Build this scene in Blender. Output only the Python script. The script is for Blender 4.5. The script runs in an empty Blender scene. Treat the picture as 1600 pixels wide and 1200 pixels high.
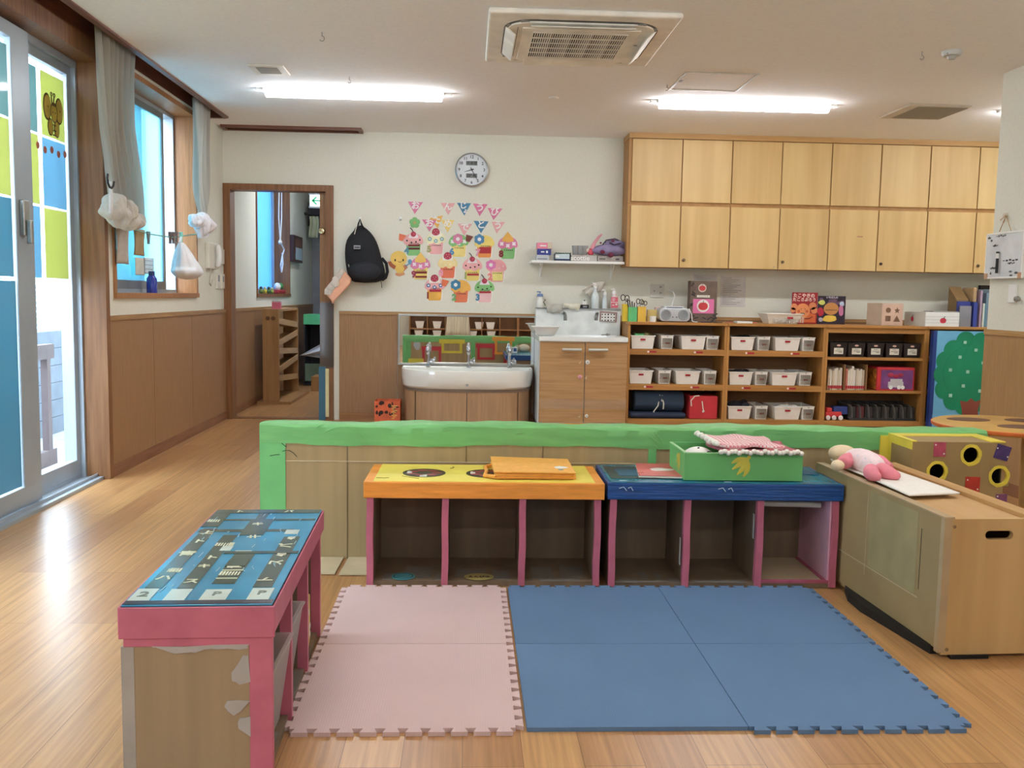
import bpy, math, random
from mathutils import Vector, Matrix, Euler
random.seed(7)
S = bpy.context.scene
COL = S.collection
PI = math.pi

# ---------------------------------------------------------------- camera
H = 1.16
YAW, PITCH, ROLL, F = math.radians(2.781), math.radians(5.446), math.radians(0.9835), 1450.0
_f = Vector((math.sin(YAW)*math.cos(PITCH), math.cos(YAW)*math.cos(PITCH), -math.sin(PITCH)))
_r0 = Vector((math.cos(YAW), -math.sin(YAW), 0)); _u0 = _r0.cross(_f)
_r = math.cos(ROLL)*_r0 + math.sin(ROLL)*_u0; _u = -math.sin(ROLL)*_r0 + math.cos(ROLL)*_u0
cam = bpy.data.objects.new('camera', bpy.data.cameras.new('camera')); COL.objects.link(cam)
M = Matrix((( _r.x, _u.x, -_f.x, 0), (_r.y, _u.y, -_f.y, 0), (_r.z, _u.z, -_f.z, H), (0, 0, 0, 1)))
cam.matrix_world = M
cam.data.sensor_width = 36.0; cam.data.lens = F/1600*36.0; cam.data.clip_start = 0.05
S.camera = cam
def at(px, py, ax, val):
    """the point of the plane x/y/z = val that the photo shows at pixel (px, py)"""
    d = (px-800)/F*_r - (py-600)/F*_u + _f
    i = 'xyz'.index(ax); o = Vector((0, 0, H))
    return o + d*((val-o[i])/d[i])

# ---------------------------------------------------------------- view, daylight
S.view_settings.view_transform = 'Standard'; S.view_settings.look = 'None'
S.view_settings.exposure = 0.40; S.view_settings.gamma = 1.0; S.view_settings.use_curve_mapping = False
W = bpy.data.worlds.new('world'); S.world = W; W.use_nodes = True
bg = W.node_tree.nodes['Background']; bg.inputs[0].default_value = (0.68, 0.84, 1.0, 1); bg.inputs[1].default_value = 10
try:
    S.cycles.max_bounces = 10; S.cycles.transparent_max_bounces = 16; S.cycles.sample_clamp_indirect = 6
    S.cycles.use_denoising = True
except Exception: pass

# ---------------------------------------------------------------- materials
def hexc(h):
    if isinstance(h, (tuple, list)): c = [v/255 for v in h]
    else: c = [int(h[i:i+2], 16)/255 for i in (0, 2, 4)]
    return tuple(((v/12.92) if v <= 0.04045 else ((v+0.055)/1.055)**2.4) for v in c) + (1,)
MC = {}
def mat(col, rough=0.6, metal=0.0, var=0.06, scale=8, stretch=(1, 1, 1), bump=0.0, spec=0.5, col2=None, alpha=1.0, trans=0.0, name=None, bscale=None):
    key = (str(col), rough, metal, var, scale, stretch, bump, spec, str(col2), alpha, trans)
    if key in MC: return MC[key]
    m = bpy.data.materials.new(name or 'mat_%d' % len(MC)); m.use_nodes = True; nt = m.node_tree
    b = nt.nodes['Principled BSDF']; c = hexc(col)
    b.inputs['Roughness'].default_value = rough; b.inputs['Metallic'].default_value = metal
    b.inputs['Specular IOR Level'].default_value = spec; b.inputs['Alpha'].default_value = alpha
    b.inputs['Transmission Weight'].default_value = trans
    tc = nt.nodes.new('ShaderNodeTexCoord'); mp = nt.nodes.new('ShaderNodeMapping'); mp.inputs['Scale'].default_value = stretch
    nz = nt.nodes.new('ShaderNodeTexNoise'); nz.inputs['Scale'].default_value = scale; nz.inputs['Detail'].default_value = 4
    nt.links.new(tc.outputs['Object'], mp.inputs[0]); nt.links.new(mp.outputs[0], nz.inputs['Vector'])
    rp = nt.nodes.new('ShaderNodeValToRGB')
    d = hexc(col2) if col2 else tuple(max(0, v*(1-var*2.2)) for v in c[:3]) + (1,)
    e = c if col2 else tuple(min(1, v*(1+var)) for v in c[:3]) + (1,)
    rp.color_ramp.elements[0].position = 0.32; rp.color_ramp.elements[1].position = 0.68
    rp.color_ramp.elements[0].color = d; rp.color_ramp.elements[1].color = e
    nt.links.new(nz.outputs['Fac'], rp.inputs[0]); nt.links.new(rp.outputs[0], b.inputs['Base Color'])
    if bump:
        bp = nt.nodes.new('ShaderNodeBump'); bp.inputs['Strength'].default_value = bump; bp.inputs['Distance'].default_value = 0.01
        src = nz
        if bscale:
            src = nt.nodes.new('ShaderNodeTexNoise'); src.inputs['Scale'].default_value = bscale; nt.links.new(mp.outputs[0], src.inputs['Vector'])
        nt.links.new(src.outputs['Fac'], bp.inputs['Height']); nt.links.new(bp.outputs[0], b.inputs['Normal'])
    MC[key] = m; return m
def glow(col, s):
    m = bpy.data.materials.new('glow'); m.use_nodes = True; nt = m.node_tree; b = nt.nodes['Principled BSDF']
    b.inputs['Base Color'].default_value = hexc(col); b.inputs['Emission Color'].default_value = hexc(col); b.inputs['Emission Strength'].default_value = s
    return m
def film(col, tcol=None, body=0.55, gloss=0.08):
    """thin see-through sheet: part passes light straight, part scatters it"""
    m = bpy.data.materials.new('film'); m.use_nodes = True; nt = m.node_tree; nt.nodes.remove(nt.nodes['Principled BSDF'])
    out = nt.nodes['Material Output']
    t = nt.nodes.new('ShaderNodeBsdfTransparent'); t.inputs[0].default_value = hexc(tcol or col)
    s = nt.nodes.new('ShaderNodeBsdfTranslucent'); s.inputs[0].default_value = hexc(col)
    d = nt.nodes.new('ShaderNodeBsdfDiffuse'); d.inputs[0].default_value = hexc(col)
    g = nt.nodes.new('ShaderNodeBsdfGlossy'); g.inputs['Roughness'].default_value = 0.05
    a = nt.nodes.new('ShaderNodeMixShader'); a.inputs[0].default_value = 0.4
    b = nt.nodes.new('ShaderNodeMixShader'); b.inputs[0].default_value = body
    c = nt.nodes.new('ShaderNodeMixShader'); c.inputs[0].default_value = gloss
    nt.links.new(s.outputs[0], a.inputs[1]); nt.links.new(d.outputs[0], a.inputs[2])
    nt.links.new(t.outputs[0], b.inputs[1]); nt.links.new(a.outputs[0], b.inputs[2])
    nt.links.new(b.outputs[0], c.inputs[1]); nt.links.new(g.outputs[0], c.inputs[2]); nt.links.new(c.outputs[0], out.inputs[0])
    return m
def wood(c1, c2, axis='z', rough=0.45, fine=60, bump=0.05, spec=0.4):
    st = {'x': (0.06, 1, 1), 'y': (1, 0.06, 1), 'z': (1, 1, 0.06)}[axis]
    return mat(c1, rough, 0, 0.1, fine, st, bump, spec, c2)
M_wall = mat('E5E4D6', 0.9, 0, 0.015, 60, bump=0.08, spec=0.2)
M_ceil = mat('FAF9F8', 0.95, 0, 0.015, 50, bump=0.05, spec=0.1)
M_wains = wood('A17C57', '946F4C', 'z', 0.5, 90)
M_wains_d = wood('93673F', '80572F', 'z', 0.5, 60)
M_trimw = wood('8E6440', '744C2C', 'z', 0.45, 40)
M_trimy = wood('96684A', '7A5238', 'y', 0.45, 40)
M_trimx = wood('A5754A', '8A5E38', 'x', 0.45, 40)
M_dark = mat('4A3226', 0.7)
M_maple = wood('E3C185', 'D3AE70', 'z', 0.4, 14, 0.02)
M_maple2 = wood('D8B47A', 'C8A062', 'z', 0.4, 14, 0.02)
M_maple_s = wood('B98A52', 'A87A45', 'z', 0.5, 20)
M_shelf = wood('BE8A4C', 'A4733B', 'x', 0.5, 30)
M_shelfz = wood('BE8A4C', 'A4733B', 'z', 0.5, 30)
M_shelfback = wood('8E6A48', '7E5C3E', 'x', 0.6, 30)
M_vanity = wood('BD9567', 'A98153', 'x', 0.5, 50)
M_sinkbase = wood('B48E68', 'A68260', 'z', 0.5, 60)
M_card = mat('A28B60', 0.85, 0, 0.05, 5, bump=0.03)
M_card2 = mat('A68F67', 0.85, 0, 0.05, 25, (1, 1, 0.05))
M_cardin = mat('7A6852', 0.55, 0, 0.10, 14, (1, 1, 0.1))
M_cardlight = mat('C9B896', 0.8, 0, 0.05, 5)
M_pink = mat('C26A80', 0.5, 0, 0.06, 12, bump=0.06)
M_pink_d = mat('B0586E', 0.5, 0, 0.06, 12, bump=0.1)
M_orange = mat('F09A3E', 0.42, 0, 0.08, 6, (1, 3, 8), 0.25)
M_yellow = mat('EEDC62', 0.45, 0, 0.05, 6)
M_navy = mat('1D4C8C', 0.28, 0, 0.12, 10, (1, 3, 14), 0.35)
M_teal = mat('1F7E96', 0.22, 0, 0.15, 5, (3, 1, 1), 0.3)
M_green = mat('74B870', 0.5, 0, 0.06, 5, (1, 2, 6), 0.25)
M_green2 = mat('6DB96D', 0.5, 0, 0.05, 5)
M_ytape = mat('E2CF4C', 0.5, 0, 0.05, 8)
M_white = mat('F0F0EC', 0.4, 0, 0.01)
M_offw = mat('E4E0D2', 0.5, 0, 0.02)
M_plastic = mat('FBF9F2', 0.4, 0, 0.02)
M_chrome = mat('C8CCD0', 0.15, 1.0, 0.02)
M_steel = mat('A8A8A4', 0.35, 0.9, 0.05)
M_alu = mat('A4B0BA', 0.4, 0.15, 0.02)
M_aluw = mat('C9C6B8', 0.5, 0.2, 0.02)
M_black = mat('1A1A1C', 0.5)
M_grey = mat('8A8C8E', 0.6)
M_red = mat('D13A3A', 0.5)
M_lblred = mat('B02433', 0.5)
M_clear = film('F4F6F8', body=0.25, gloss=0.12)
M_glass = film('FFFFFF', body=0.0, gloss=0.06)

# ---------------------------------------------------------------- mesh builder
class MB:
    def __init__(s): s.v = []; s.f = []; s.sm = []; s.nb = 0
    def add(s, vs, fs, sm=False):
        n = len(s.v); s.v += [tuple(v) for v in vs]; s.f += [tuple(i+n for i in f) for f in fs]; s.sm += [sm]*len(fs); return s
    def box(s, x0, x1, y0, y1, z0, z1, rz=0, rx=0, ry=0):
        x0, x1 = sorted((x0, x1)); y0, y1 = sorted((y0, y1)); z0, z1 = sorted((z0, z1)); e = .00017*(s.nb % 9); s.nb += 1
        x0 -= e; x1 += e; y0 -= e; y1 += e; z0 -= e; z1 += e      # keeps joined faces from lying in one plane
        vs = [Vector(p) for p in ((x0, y0, z0), (x1, y0, z0), (x1, y1, z0), (x0, y1, z0), (x0, y0, z1), (x1, y0, z1), (x1, y1, z1), (x0, y1, z1))]
        if rz or rx or ry:
            c = Vector(((x0+x1)/2, (y0+y1)/2, (z0+z1)/2)); R = Euler((rx, ry, rz)).to_matrix(); vs = [c+R@(v-c) for v in vs]
        return s.add(vs, [(0, 3, 2, 1), (4, 5, 6, 7), (0, 1, 5, 4), (1, 2, 6, 5), (2, 3, 7, 6), (3, 0, 4, 7)])
    def frus(s, c, w0, d0, w1, d1, z0, z1):      # box that tapers from bottom (w0,d0) to top (w1,d1)
        x, y = c; vs = []
        for (w, d, z) in ((w0, d0, z0), (w1, d1, z1)):
            vs += [(x-w/2, y-d/2, z), (x+w/2, y-d/2, z), (x+w/2, y+d/2, z), (x-w/2, y+d/2, z)]
        return s.add(vs, [(0, 3, 2, 1), (4, 5, 6, 7), (0, 1, 5, 4), (1, 2, 6, 5), (2, 3, 7, 6), (3, 0, 4, 7)])
    def prism(s, pts, vec):
        pts = [Vector(p) for p in pts]; vec = Vector(vec); n = len(pts)
        nrm = Vector((0, 0, 0))
        for i in range(n): nrm += (pts[i]-pts[0]).cross(pts[(i+1) % n]-pts[0])
        if nrm.dot(vec) > 0: pts = pts[::-1]
        vs = pts + [p+vec for p in pts]
        return s.add(vs, [tuple(range(n)), tuple(range(2*n-1, n-1, -1))] + [(i, i+n, (i+1) % n+n, (i+1) % n) for i in range(n)])
    def tube(s, pts, r, n=8, closed=False):
        pts = [Vector(p) for p in pts]; rs = r if isinstance(r, (list, tuple)) else [r]*len(pts); vs = []; prev = None
        for i, p in enumerate(pts):
            a = pts[max(i-1, 0)]; b = pts[min(i+1, len(pts)-1)]
            if closed: a = pts[i-1]; b = pts[(i+1) % len(pts)]
            t = (b-a).normalized()
            if prev is None: prev = t.orthogonal().normalized()
            x = (prev-t*prev.dot(t)).normalized(); y = t.cross(x); prev = x
            vs += [p+(x*math.cos(2*PI*k/n)+y*math.sin(2*PI*k/n))*rs[i] for k in range(n)]
        fs = []; m = len(pts)
        for i in range(m if closed else m-1):
            j = (i+1) % m
            fs += [(i*n+k, i*n+(k+1) % n, j*n+(k+1) % n, j*n+k) for k in range(n)]
        if not closed: fs += [tuple(range(n-1, -1, -1)), tuple((m-1)*n+k for k in range(n))]
        return s.add(vs, fs, True)
    def lathe(s, prof, c=(0, 0, 0), n=24, axis='z', sx=1, sy=1):
        c = Vector(c); vs = []
        for (r, z) in prof:
            for k in range(n):
                a = 2*PI*k/n; p = (r*math.cos(a)*sx, r*math.sin(a)*sy, z)
                if axis == 'y': p = (p[0], p[2], p[1])
                if axis == 'x': p = (p[2], p[0], p[1])
                vs.append(c+Vector(p))
        m = len(prof); fs = []
        for i in range(m-1):
            for k in range(n):
                q = (i*n+k, i*n+(k+1) % n, (i+1)*n+(k+1) % n, (i+1)*n+k)
                fs.append(q[::-1] if axis == 'y' else q)
        a, b = tuple(range(n-1, -1, -1)), tuple((m-1)*n+k for k in range(n))
        if axis == 'y': a, b = a[::-1], b[::-1]
        if prof[0][0] > .0011 and prof[-1][0] > .0011:       # an open ring: close its section instead of capping it
            i = m-1
            for k in range(n):
                q = (i*n+k, i*n+(k+1) % n, (k+1) % n, k); fs.append(q[::-1] if axis == 'y' else q)
        else:
            if prof[0][0] > 1e-6: fs.append(a)
            if prof[-1][0] > 1e-6: fs.append(b)
        return s.add(vs, fs, True)
    def blob(s, c, r, n=16, m=10, bump=0.0, seed=0):
        rnd = random.Random(seed); c = Vector(c); r = Vector(r) if not isinstance(r, (int, float)) else Vector((r, r, r)); vs = []
        ph = [rnd.uniform(0, 6.28) for _ in range(6)]
        for i in range(m+1):
            th = PI*i/m
            for k in range(n):
                a = 2*PI*k/n
                q = 1+bump*(math.sin(3*a+ph[0]+2*th)+0.7*math.sin(5*a+ph[1]-3*th)+0.6*math.sin(4*th+ph[2])+(.55*math.sin(13*a+5*th+ph[3]) if n > 30 else 0))*math.sin(th)
                vs.append(c+Vector((math.sin(th)*math.cos(a)*r.x*q, math.sin(th)*math.sin(a)*r.y*q, -math.cos(th)*r.z*q)))
        fs = [(i*n+k, i*n+(k+1) % n, (i+1)*n+(k+1) % n, (i+1)*n+k) for i in range(m) for k in range(n)]
        return s.add(vs, fs, True)
    def grid(s, fn, nu, nv, sm=True):
        vs = [fn(i/nu, j/nv) for j in range(nv+1) for i in range(nu+1)]
        fs = [(j*(nu+1)+i, j*(nu+1)+i+1, (j+1)*(nu+1)+i+1, (j+1)*(nu+1)+i) for j in range(nv) for i in range(nu)]
        return s.add(vs, fs, sm)
    def build(s, name, m, parent=None, bevel=0, solid=0, sub=0, label=None):
        me = bpy.data.meshes.new(name); me.from_pydata(s.v, [], s.f); me.update()
        for p, q in zip(me.polygons, s.sm): p.use_smooth = q
        me.materials.append(m)
        if any(s.sm) and not sub: me.set_sharp_from_angle(angle=.7)
        o = bpy.data.objects.new(name, me); COL.objects.link(o)
        if parent: o.parent = parent
        if solid: md = o.modifiers.new('s', 'SOLIDIFY'); md.thickness = solid; md.offset = 0
        if sub: md = o.modifiers.new('u', 'SUBSURF'); md.levels = sub; md.render_levels = sub
        if bevel: md = o.modifiers.new('b', 'BEVEL'); md.width = bevel; md.segments = 2; md.limit_method = 'ANGLE'; md.angle_limit = 0.7
        if label: o['label'] = label
        return o
def box(*a, **k): return MB().box(*a, **k)
def each(name, m, par, boxes, label=None, bevel=0, **k):
    return [MB().box(*b, **k).build(name, m, par, bevel, label=label) for b in boxes]
FIX = []
def thing(name, label, cat, group=None, loc=None, rz=0):
    o = bpy.data.objects.new(name, None); COL.objects.link(o); o.empty_display_size = 0.05
    o['label'] = label; o['category'] = cat
    if group: o['group'] = group
    if loc is not None: o.location = loc; o.rotation_euler = (0, 0, rz)
    else: FIX.append(o)
    return o
def tag(o, label, cat, group=None, kind=None, fix=True):
    o['label'] = label; o['category'] = cat
    if group: o['group'] = group
    if kind: o['kind'] = kind
    if fix: FIX.append(o)
    return o
def struct(o): o['kind'] = 'structure'; return o
def copy_tree(o, parent=None):
    c = o.copy(); COL.objects.link(c)
    if parent: c.parent = parent
    for ch in list(o.children): copy_tree(ch, c)
    return c
def dup(o, label, loc, rz=0, group=None):
    c = copy_tree(o); c['label'] = label; c.location = loc; c.rotation_euler = (0, 0, rz)
    if group: c['group'] = group
    return c
def text(name, body, size, loc, rot, m, parent=None, ex=0.0008, bold=0.0, align='CENTER'):
    c = bpy.data.curves.new(name, 'FONT'); c.body = body; c.size = size; c.extrude = ex; c.offset = bold
    c.align_x = align; c.align_y = 'CENTER'; c.resolution_u = 3
    t = bpy.data.objects.new(name, c); COL.objects.link(t)
    dg = bpy.context.evaluated_depsgraph_get(); me = bpy.data.meshes.new_from_object(t.evaluated_get(dg))
    bpy.data.objects.remove(t); bpy.data.curves.remove(c)
    me.transform(Matrix.Translation(loc) @ Euler(rot).to_matrix().to_4x4()); me.materials.clear(); me.materials.append(m)
    o = bpy.data.objects.new(name, me); COL.objects.link(o)
    if parent: o.parent = parent
    return o
FRONT = (PI/2, 0, 0)           # text that faces -Y
def arc(c, r, a0, a1, n, ax='xz'):
    out = []
    for i in range(n+1):
        a = a0+(a1-a0)*i/n; p = [c[0], c[1], c[2]]
        p['xyz'.index(ax[0])] += r*math.cos(a); p['xyz'.index(ax[1])] += r*math.sin(a); out.append(tuple(p))
    return out
# ================================================================ THE SETTING
LX, BY, CZ = -2.19, 8.50, 2.59      # left wall, back wall, ceiling
RX, RY = 3.32, 5.80                 # right wall and where it ends
FY = -4.0                           # wall behind the photographer
D0, D1 = 0.90, 5.72                 # sliding doors along the left wall
W0, W1, WZ0, WZ1 = 5.90, 7.62, 1.13, 2.53
TW = 0.24

def floor_mat():
    m = bpy.data.materials.new('floor_boards'); m.use_nodes = True; nt = m.node_tree; b = nt.nodes['Principled BSDF']
    tc = nt.nodes.new('ShaderNodeTexCoord'); mp = nt.nodes.new('ShaderNodeMapping'); mp.inputs['Rotation'].default_value = (0, 0, PI/2)
    br = nt.nodes.new('ShaderNodeTexBrick'); br.inputs['Scale'].default_value = 1; br.inputs['Brick Width'].default_value = 1.6
    br.inputs['Row Height'].default_value = 0.152; br.inputs['Mortar Size'].default_value = 0.0009; br.offset = 0.37; br.offset_frequency = 2
    br.inputs['Color1'].default_value = hexc('B08256'); br.inputs['Color2'].default_value = hexc('C99C67'); br.inputs['Mortar'].default_value = hexc('7A5230')
    nt.links.new(tc.outputs['Object'], mp.inputs[0]); nt.links.new(mp.outputs[0], br.inputs['Vector'])
    m2 = nt.nodes.new('ShaderNodeMapping'); m2.inputs['Scale'].default_value = (1, 0.03, 1); nz = nt.nodes.new('ShaderNodeTexNoise'); nz.inputs['Scale'].default_value = 70; nz.inputs['Detail'].default_value = 3
    nt.links.new(tc.outputs['Object'], m2.inputs[0]); nt.links.new(m2.outputs[0], nz.inputs['Vector'])
    rp = nt.nodes.new('ShaderNodeValToRGB'); rp.color_ramp.elements[0].color = (0.70, 0.66, 0.60, 1); rp.color_ramp.elements[1].color = (1.08, 1.06, 1.04, 1)
    rp.color_ramp.elements[0].position = .3; rp.color_ramp.elements[1].position = .7
    nt.links.new(nz.outputs['Fac'], rp.inputs[0])
    mx = nt.nodes.new('ShaderNodeMix'); mx.data_type = 'RGBA'; mx.blend_type = 'MULTIPLY'; mx.inputs[0].default_value = 0.95
    nt.links.new(br.outputs['Color'], mx.inputs[6]); nt.links.new(rp.outputs[0], mx.inputs[7])
    b.inputs['Roughness'].default_value = .30
    nt.links.new(mx.outputs[2], b.inputs['Base Color'])
    bp = nt.nodes.new('ShaderNodeBump'); bp.inputs['Strength'].default_value = .12; bp.inputs['Distance'].default_value = .004
    nt.links.new(nz.outputs['Fac'], bp.inputs['Height']); nt.links.new(bp.outputs[0], b.inputs['Normal'])
    b.inputs['Specular IOR Level'].default_value = 0.65
    return m
struct(box(LX-TW, 5.6, FY-.2, 13.6, -.06, 0).build('floor', floor_mat()))

# ceiling with the curtain recess left open
BX0, BX1, BX2 = LX, -2.02, 7.95       # recess x range and its far end
cl = MB()
cl.box(BX1, 5.6, FY-.2, 13.6, CZ, CZ+.12); cl.box(LX-TW, BX1, BX2, 13.6, CZ, CZ+.12); cl.box(LX-TW, BX1, FY-.2, -3.6, CZ, CZ+.12)
struct(cl.build('ceiling', M_ceil))
tr = MB()
tr.box(BX1-.018, BX1+.022, -3.6, BX2, CZ-.012, CZ+.16); tr.box(LX-TW, BX1, -3.6, BX2, CZ+.14, CZ+.16); tr.box(LX, BX1, BX2-.02, BX2+.02, CZ-.012, CZ+.16); tr.box(LX-.02, LX+.004, -3.6, BX2, CZ+.0, CZ+.16)
struct(tr.build('trim_1', wood('7C5040', '664034', 'y')))
# slim curtain recess in front of the doorway
a = at(341, 194, 'z', CZ); b_ = at(572, 203, 'z', CZ)
t2 = MB(); t2.box(-2.16, -.95, 8.30, 8.33, CZ-.022, CZ+.01); t2.box(-2.16, -.95, 8.45, 8.48, CZ-.022, CZ+.01); t2.box(-2.16, -2.13, 8.30, 8.48, CZ-.022, CZ+.01); t2.box(-.98, -.95, 8.30, 8.48, CZ-.022, CZ+.01); t2.box(-2.14, -.97, 8.33, 8.45, CZ-.006, CZ+.004)
struct(t2.build('trim_2', wood('7C5040', '664034', 'x')))

# left wall: pieces round the sliding doors and the windows, on to the end of the corridor
w = MB()
def wl(y0, y1, z0, z1): w.box(LX-TW, LX, y0, y1, z0, z1)
wl(FY, D0, 0, CZ+.14); wl(D0, D1, 2.50, CZ+.14); wl(D1, W0, 0, CZ+.14); wl(W0, W1, 0, WZ0); wl(W0, W1, WZ1, CZ+.14); wl(W1, 9.79, 0, CZ+.14)
wl(9.79, 11.52, 0, WZ0); wl(9.79, 11.52, 2.42, CZ); wl(11.52, 13.6, 0, CZ)
struct(w.build('wall_left', M_wall))
# back wall with the doorway
DX0, DX1, DZ = -2.17, -1.215, 2.10
w = MB(); w.box(DX1, 5.4, BY, BY+.12, 0, CZ); w.box(LX, DX1, BY, BY+.12, DZ, CZ)
struct(w.build('wall_back', M_wall))
struct(box(RX, RX+.15, FY, RY, 0, CZ).build('wall_right', M_wall))
struct(box(5.25, 5.4, RY, BY, 0, CZ).build('wall_right_far', M_wall))
struct(box(RX+.15, 5.4, RY-.12, RY, 0, CZ).build('wall_right_front', M_wall))
struct(box(LX-TW, RX+.15, FY-.12, FY, 0, CZ).build('wall_front', M_wall))
# wainscot boards, rails and skirting
def wains(n, x0, x1, y0, y1): struct(box(x0, x1, y0, y1, 0.0, 0.97).build('trim_%d' % n, M_wains))
ws = MB()
for (y0, y1) in ((D1+.0, 6.55), (6.555, 7.45), (7.455, BY), (BY+.12, 9.6), (9.605, 10.9), (10.905, 13.2)): ws.box(LX, LX+.012, y0, y1, .07, .97)
struct(ws.build('trim_3', M_wains))
ws = MB()
for (x0, x1) in ((DX1+.05, -.64), (-.635, .6), (.605, 1.4), (1.405, 5.2)): ws.box(x0, x1, BY-.012, BY, .07, .97)
struct(ws.build('trim_4', M_wains))
ws = MB()
for (y0, y1) in ((1.0, 2.9), (2.905, 4.4), (4.405, RY)): ws.box(RX-.012, RX, y0, y1, .07, .97)
struct(ws.build('trim_5', wood('B08B60', 'A58056', 'z', 0.5, 90)))
r = MB(); r.box(LX, LX+.02, D1, BY, .965, .995); r.box(LX, LX+.02, BY+.12, 13.2, .965, .995)
struct(r.build('trim_6', wood('B08A5C', '9A7448', 'y')))
r = MB(); r.box(DX1+.05, 5.2, BY-.02, BY, .965, .995); struct(r.build('trim_7', wood('B08A5C', '9A7448', 'x')))
r = MB(); r.box(RX-.02, RX, 1, RY+.0, .965, .998); struct(r.build('trim_8', wood('C09A68', 'AA8450', 'y')))
r = MB(); r.box(LX, LX+.016, D1, BY, 0, .075); r.box(LX, LX+.016, BY+.12, 13.2, 0, .075); struct(r.build('baseboard_left', M_trimy))
r = MB(); r.box(DX1+.05, 5.2, BY-.016, BY, 0, .075); struct(r.build('baseboard_back', M_trimx))
r = MB(); r.box(RX-.016, RX, 1, RY, 0, .075); struct(r.build('baseboard_right', M_trimy))

# ---- door_1: aluminium sliding doors with coloured film
root = struct(bpy.data.objects.new('door_1', None)); COL.objects.link(root)
f = MB()
f.box(LX-.15, LX+.001, D1-.02, D1+.012, 0, 2.52); f.box(LX-.15, LX+.004, D0, D0+.03, 0, 2.52); f.box(LX-.15, LX+.006, D0, D1, 2.48, CZ)
f.box(LX-.001, LX+.02, D1-.02, D1+.035, 0, CZ)
f.build('wooden_frame', M_trimw, root)
f = MB(); f.box(LX-TW, LX-.12, D0, D1, 2.44, 2.5); f.box(LX-TW, LX-.12, D1-.04, D1, 0, 2.46); f.box(LX-TW, LX-.12, D0, D0+.04, 0, 2.46)
f.box(LX-TW, LX-.02, D0, D1, 0, .018); f.box(LX-.15, LX-.145, D0, D1, .018, .035); f.box(LX-.06, LX-.055, D0, D1, .018, .035)
f.build('track_frame', M_alu, root)
F_teal = film('94AEAA', '88A4A6', 0.8, .05); F_blue = film('94B8C8', '8CB4C4', 0.8, .05); F_lime = film('C6C88C', 'C0C480', 0.8, .05); F_cyan = film('74A0AC', '6C98A8', 0.8, .05)
def sash(x, y0, y1, cols, name='door_panel', z0=.03, z1=2.46, st=.07, knob=False, rail=.10):
    p = MB(); p.box(x-.018, x+.018, y0, y0+st, z0, z1); p.box(x-.018, x+.018, y1-st, y1, z0, z1); p.box(x-.018, x+.018, y0, y1, z1-.07, z1); p.box(x-.018, x+.018, y0, y1, z0, z0+rail)
    s = p.build(name, M_alu, root, 0.003)
    box(x-.003, x+.003, y0+st, y1-st, z0+rail, z1-.07).build('glass', M_glass, s)
    if cols:
        ya, yb = y0+st, y1-st; mid = ya+(yb-ya)*.42; zz = [2.345, 1.985, 1.60, 1.20]
        for i in range(3):
            for (a, b, c) in ((ya+.004, mid-.025, cols[0][i]), (mid+.025, yb-.02, cols[1][i])):
                box(x+.0045, x+.0065, a, b, zz[i+1]+.012, zz[i]).build('colour_film', c, s)
    return s
pA = sash(LX-.165, 4.98, D1-.02, ((F_teal, F_lime, F_blue), (F_lime, F_blue, F_lime)))
pB = sash(LX-.10, 3.78, 5.02, ((F_lime, F_teal, F_lime), (F_teal, F_lime, F_cyan)), st=.19)
pC = sash(LX-.165, 2.45, 3.9, ((F_teal, F_lime, F_blue), (F_lime, F_blue, F_lime)))
pD = sash(LX-.10, D0+.03, 2.6, ((F_lime, F_teal, F_lime), (F_teal, F_lime, F_cyan)))
# cloudy lower film of the near door
box(LX-.094, LX-.092, 3.98, 4.82, .14, 1.19).build('lower_film', F_cyan, pB)
k = MB(); k.box(LX-.082, LX-.055, 4.86, 4.92, 1.42, 1.60); k.box(LX-.055, LX-.03, 4.875, 4.905, 1.38, 1.5); k.build('latch', M_steel, pB, 0.005)
# bee picture on the lime film
bee = MB(); by, bz, bx = 5.46, 2.14, LX-.165+.008
def bp(y, z): return (bx, by+y, bz+z)
Mo = mat('5E4A20', .6); Mbee = mat('C8B04A', .6)
b1 = MB()
for s_ in (-1, 1):
    b1.lathe([(0.001, 0), (.05, .0005), (.05, .002), (.001, .0025)], bp(s_*.075, .02), 16, 'x', 1, 1.5)
    b1.lathe([(0.001, 0), (.035, .0005), (.035, .002), (.001, .0025)], bp(s_*.04, -.085), 16, 'x', 1, 1.4)
bo = b1.build('bee_outline', Mo, pA)
b2 = MB()
for s_ in (-1, 1):
    b2.lathe([(0.001, .003), (.043, .003), (.001, .0045)], bp(s_*.075, .02), 16, 'x', 1, 1.5)
    b2.lathe([(0.001, .003), (.029, .003), (.001, .0045)], bp(s_*.04, -.085), 16, 'x', 1, 1.4)
b2.lathe([(0.001, .0052), (.04, .0052), (.001, .006)], bp(0, .0), 18, 'x', 1, 1.35)
b2.build('bee_body', Mbee, bo)
b3 = MB(); b3.lathe([(.038, .005), (.043, .005), (.043, .0065), (.038, .0065)], bp(0, 0), 20, 'x', 1, 1.35); b3.box(bx+.006, bx+.007, by-.03, by+.03, bz+.035, bz+.05)
for s_ in (-1, 1):
    b3.tube([bp(s_*.01, .05), bp(s_*.018, .085)], .004); b3.lathe([(.007, 0), (.013, 0), (.013, .003), (.007, .003)], bp(s_*.018, .098), 12, 'x'); b3.lathe([(0.001, .007), (.006, .007), (.001, .008)], bp(s_*.015, .0), 8, 'x'); b3.lathe([(0.001, .007), (.006, .007), (.001, .008)], bp(s_*.075, .02), 8, 'x')
for q in (-.07, -.1, -.125): b3.box(bx+.0055, bx+.0065, by-.02, by+.02, bz+q-.004, bz+q+.004)
b3.build('bee_lines', Mo, bo)
g = MB()
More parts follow.
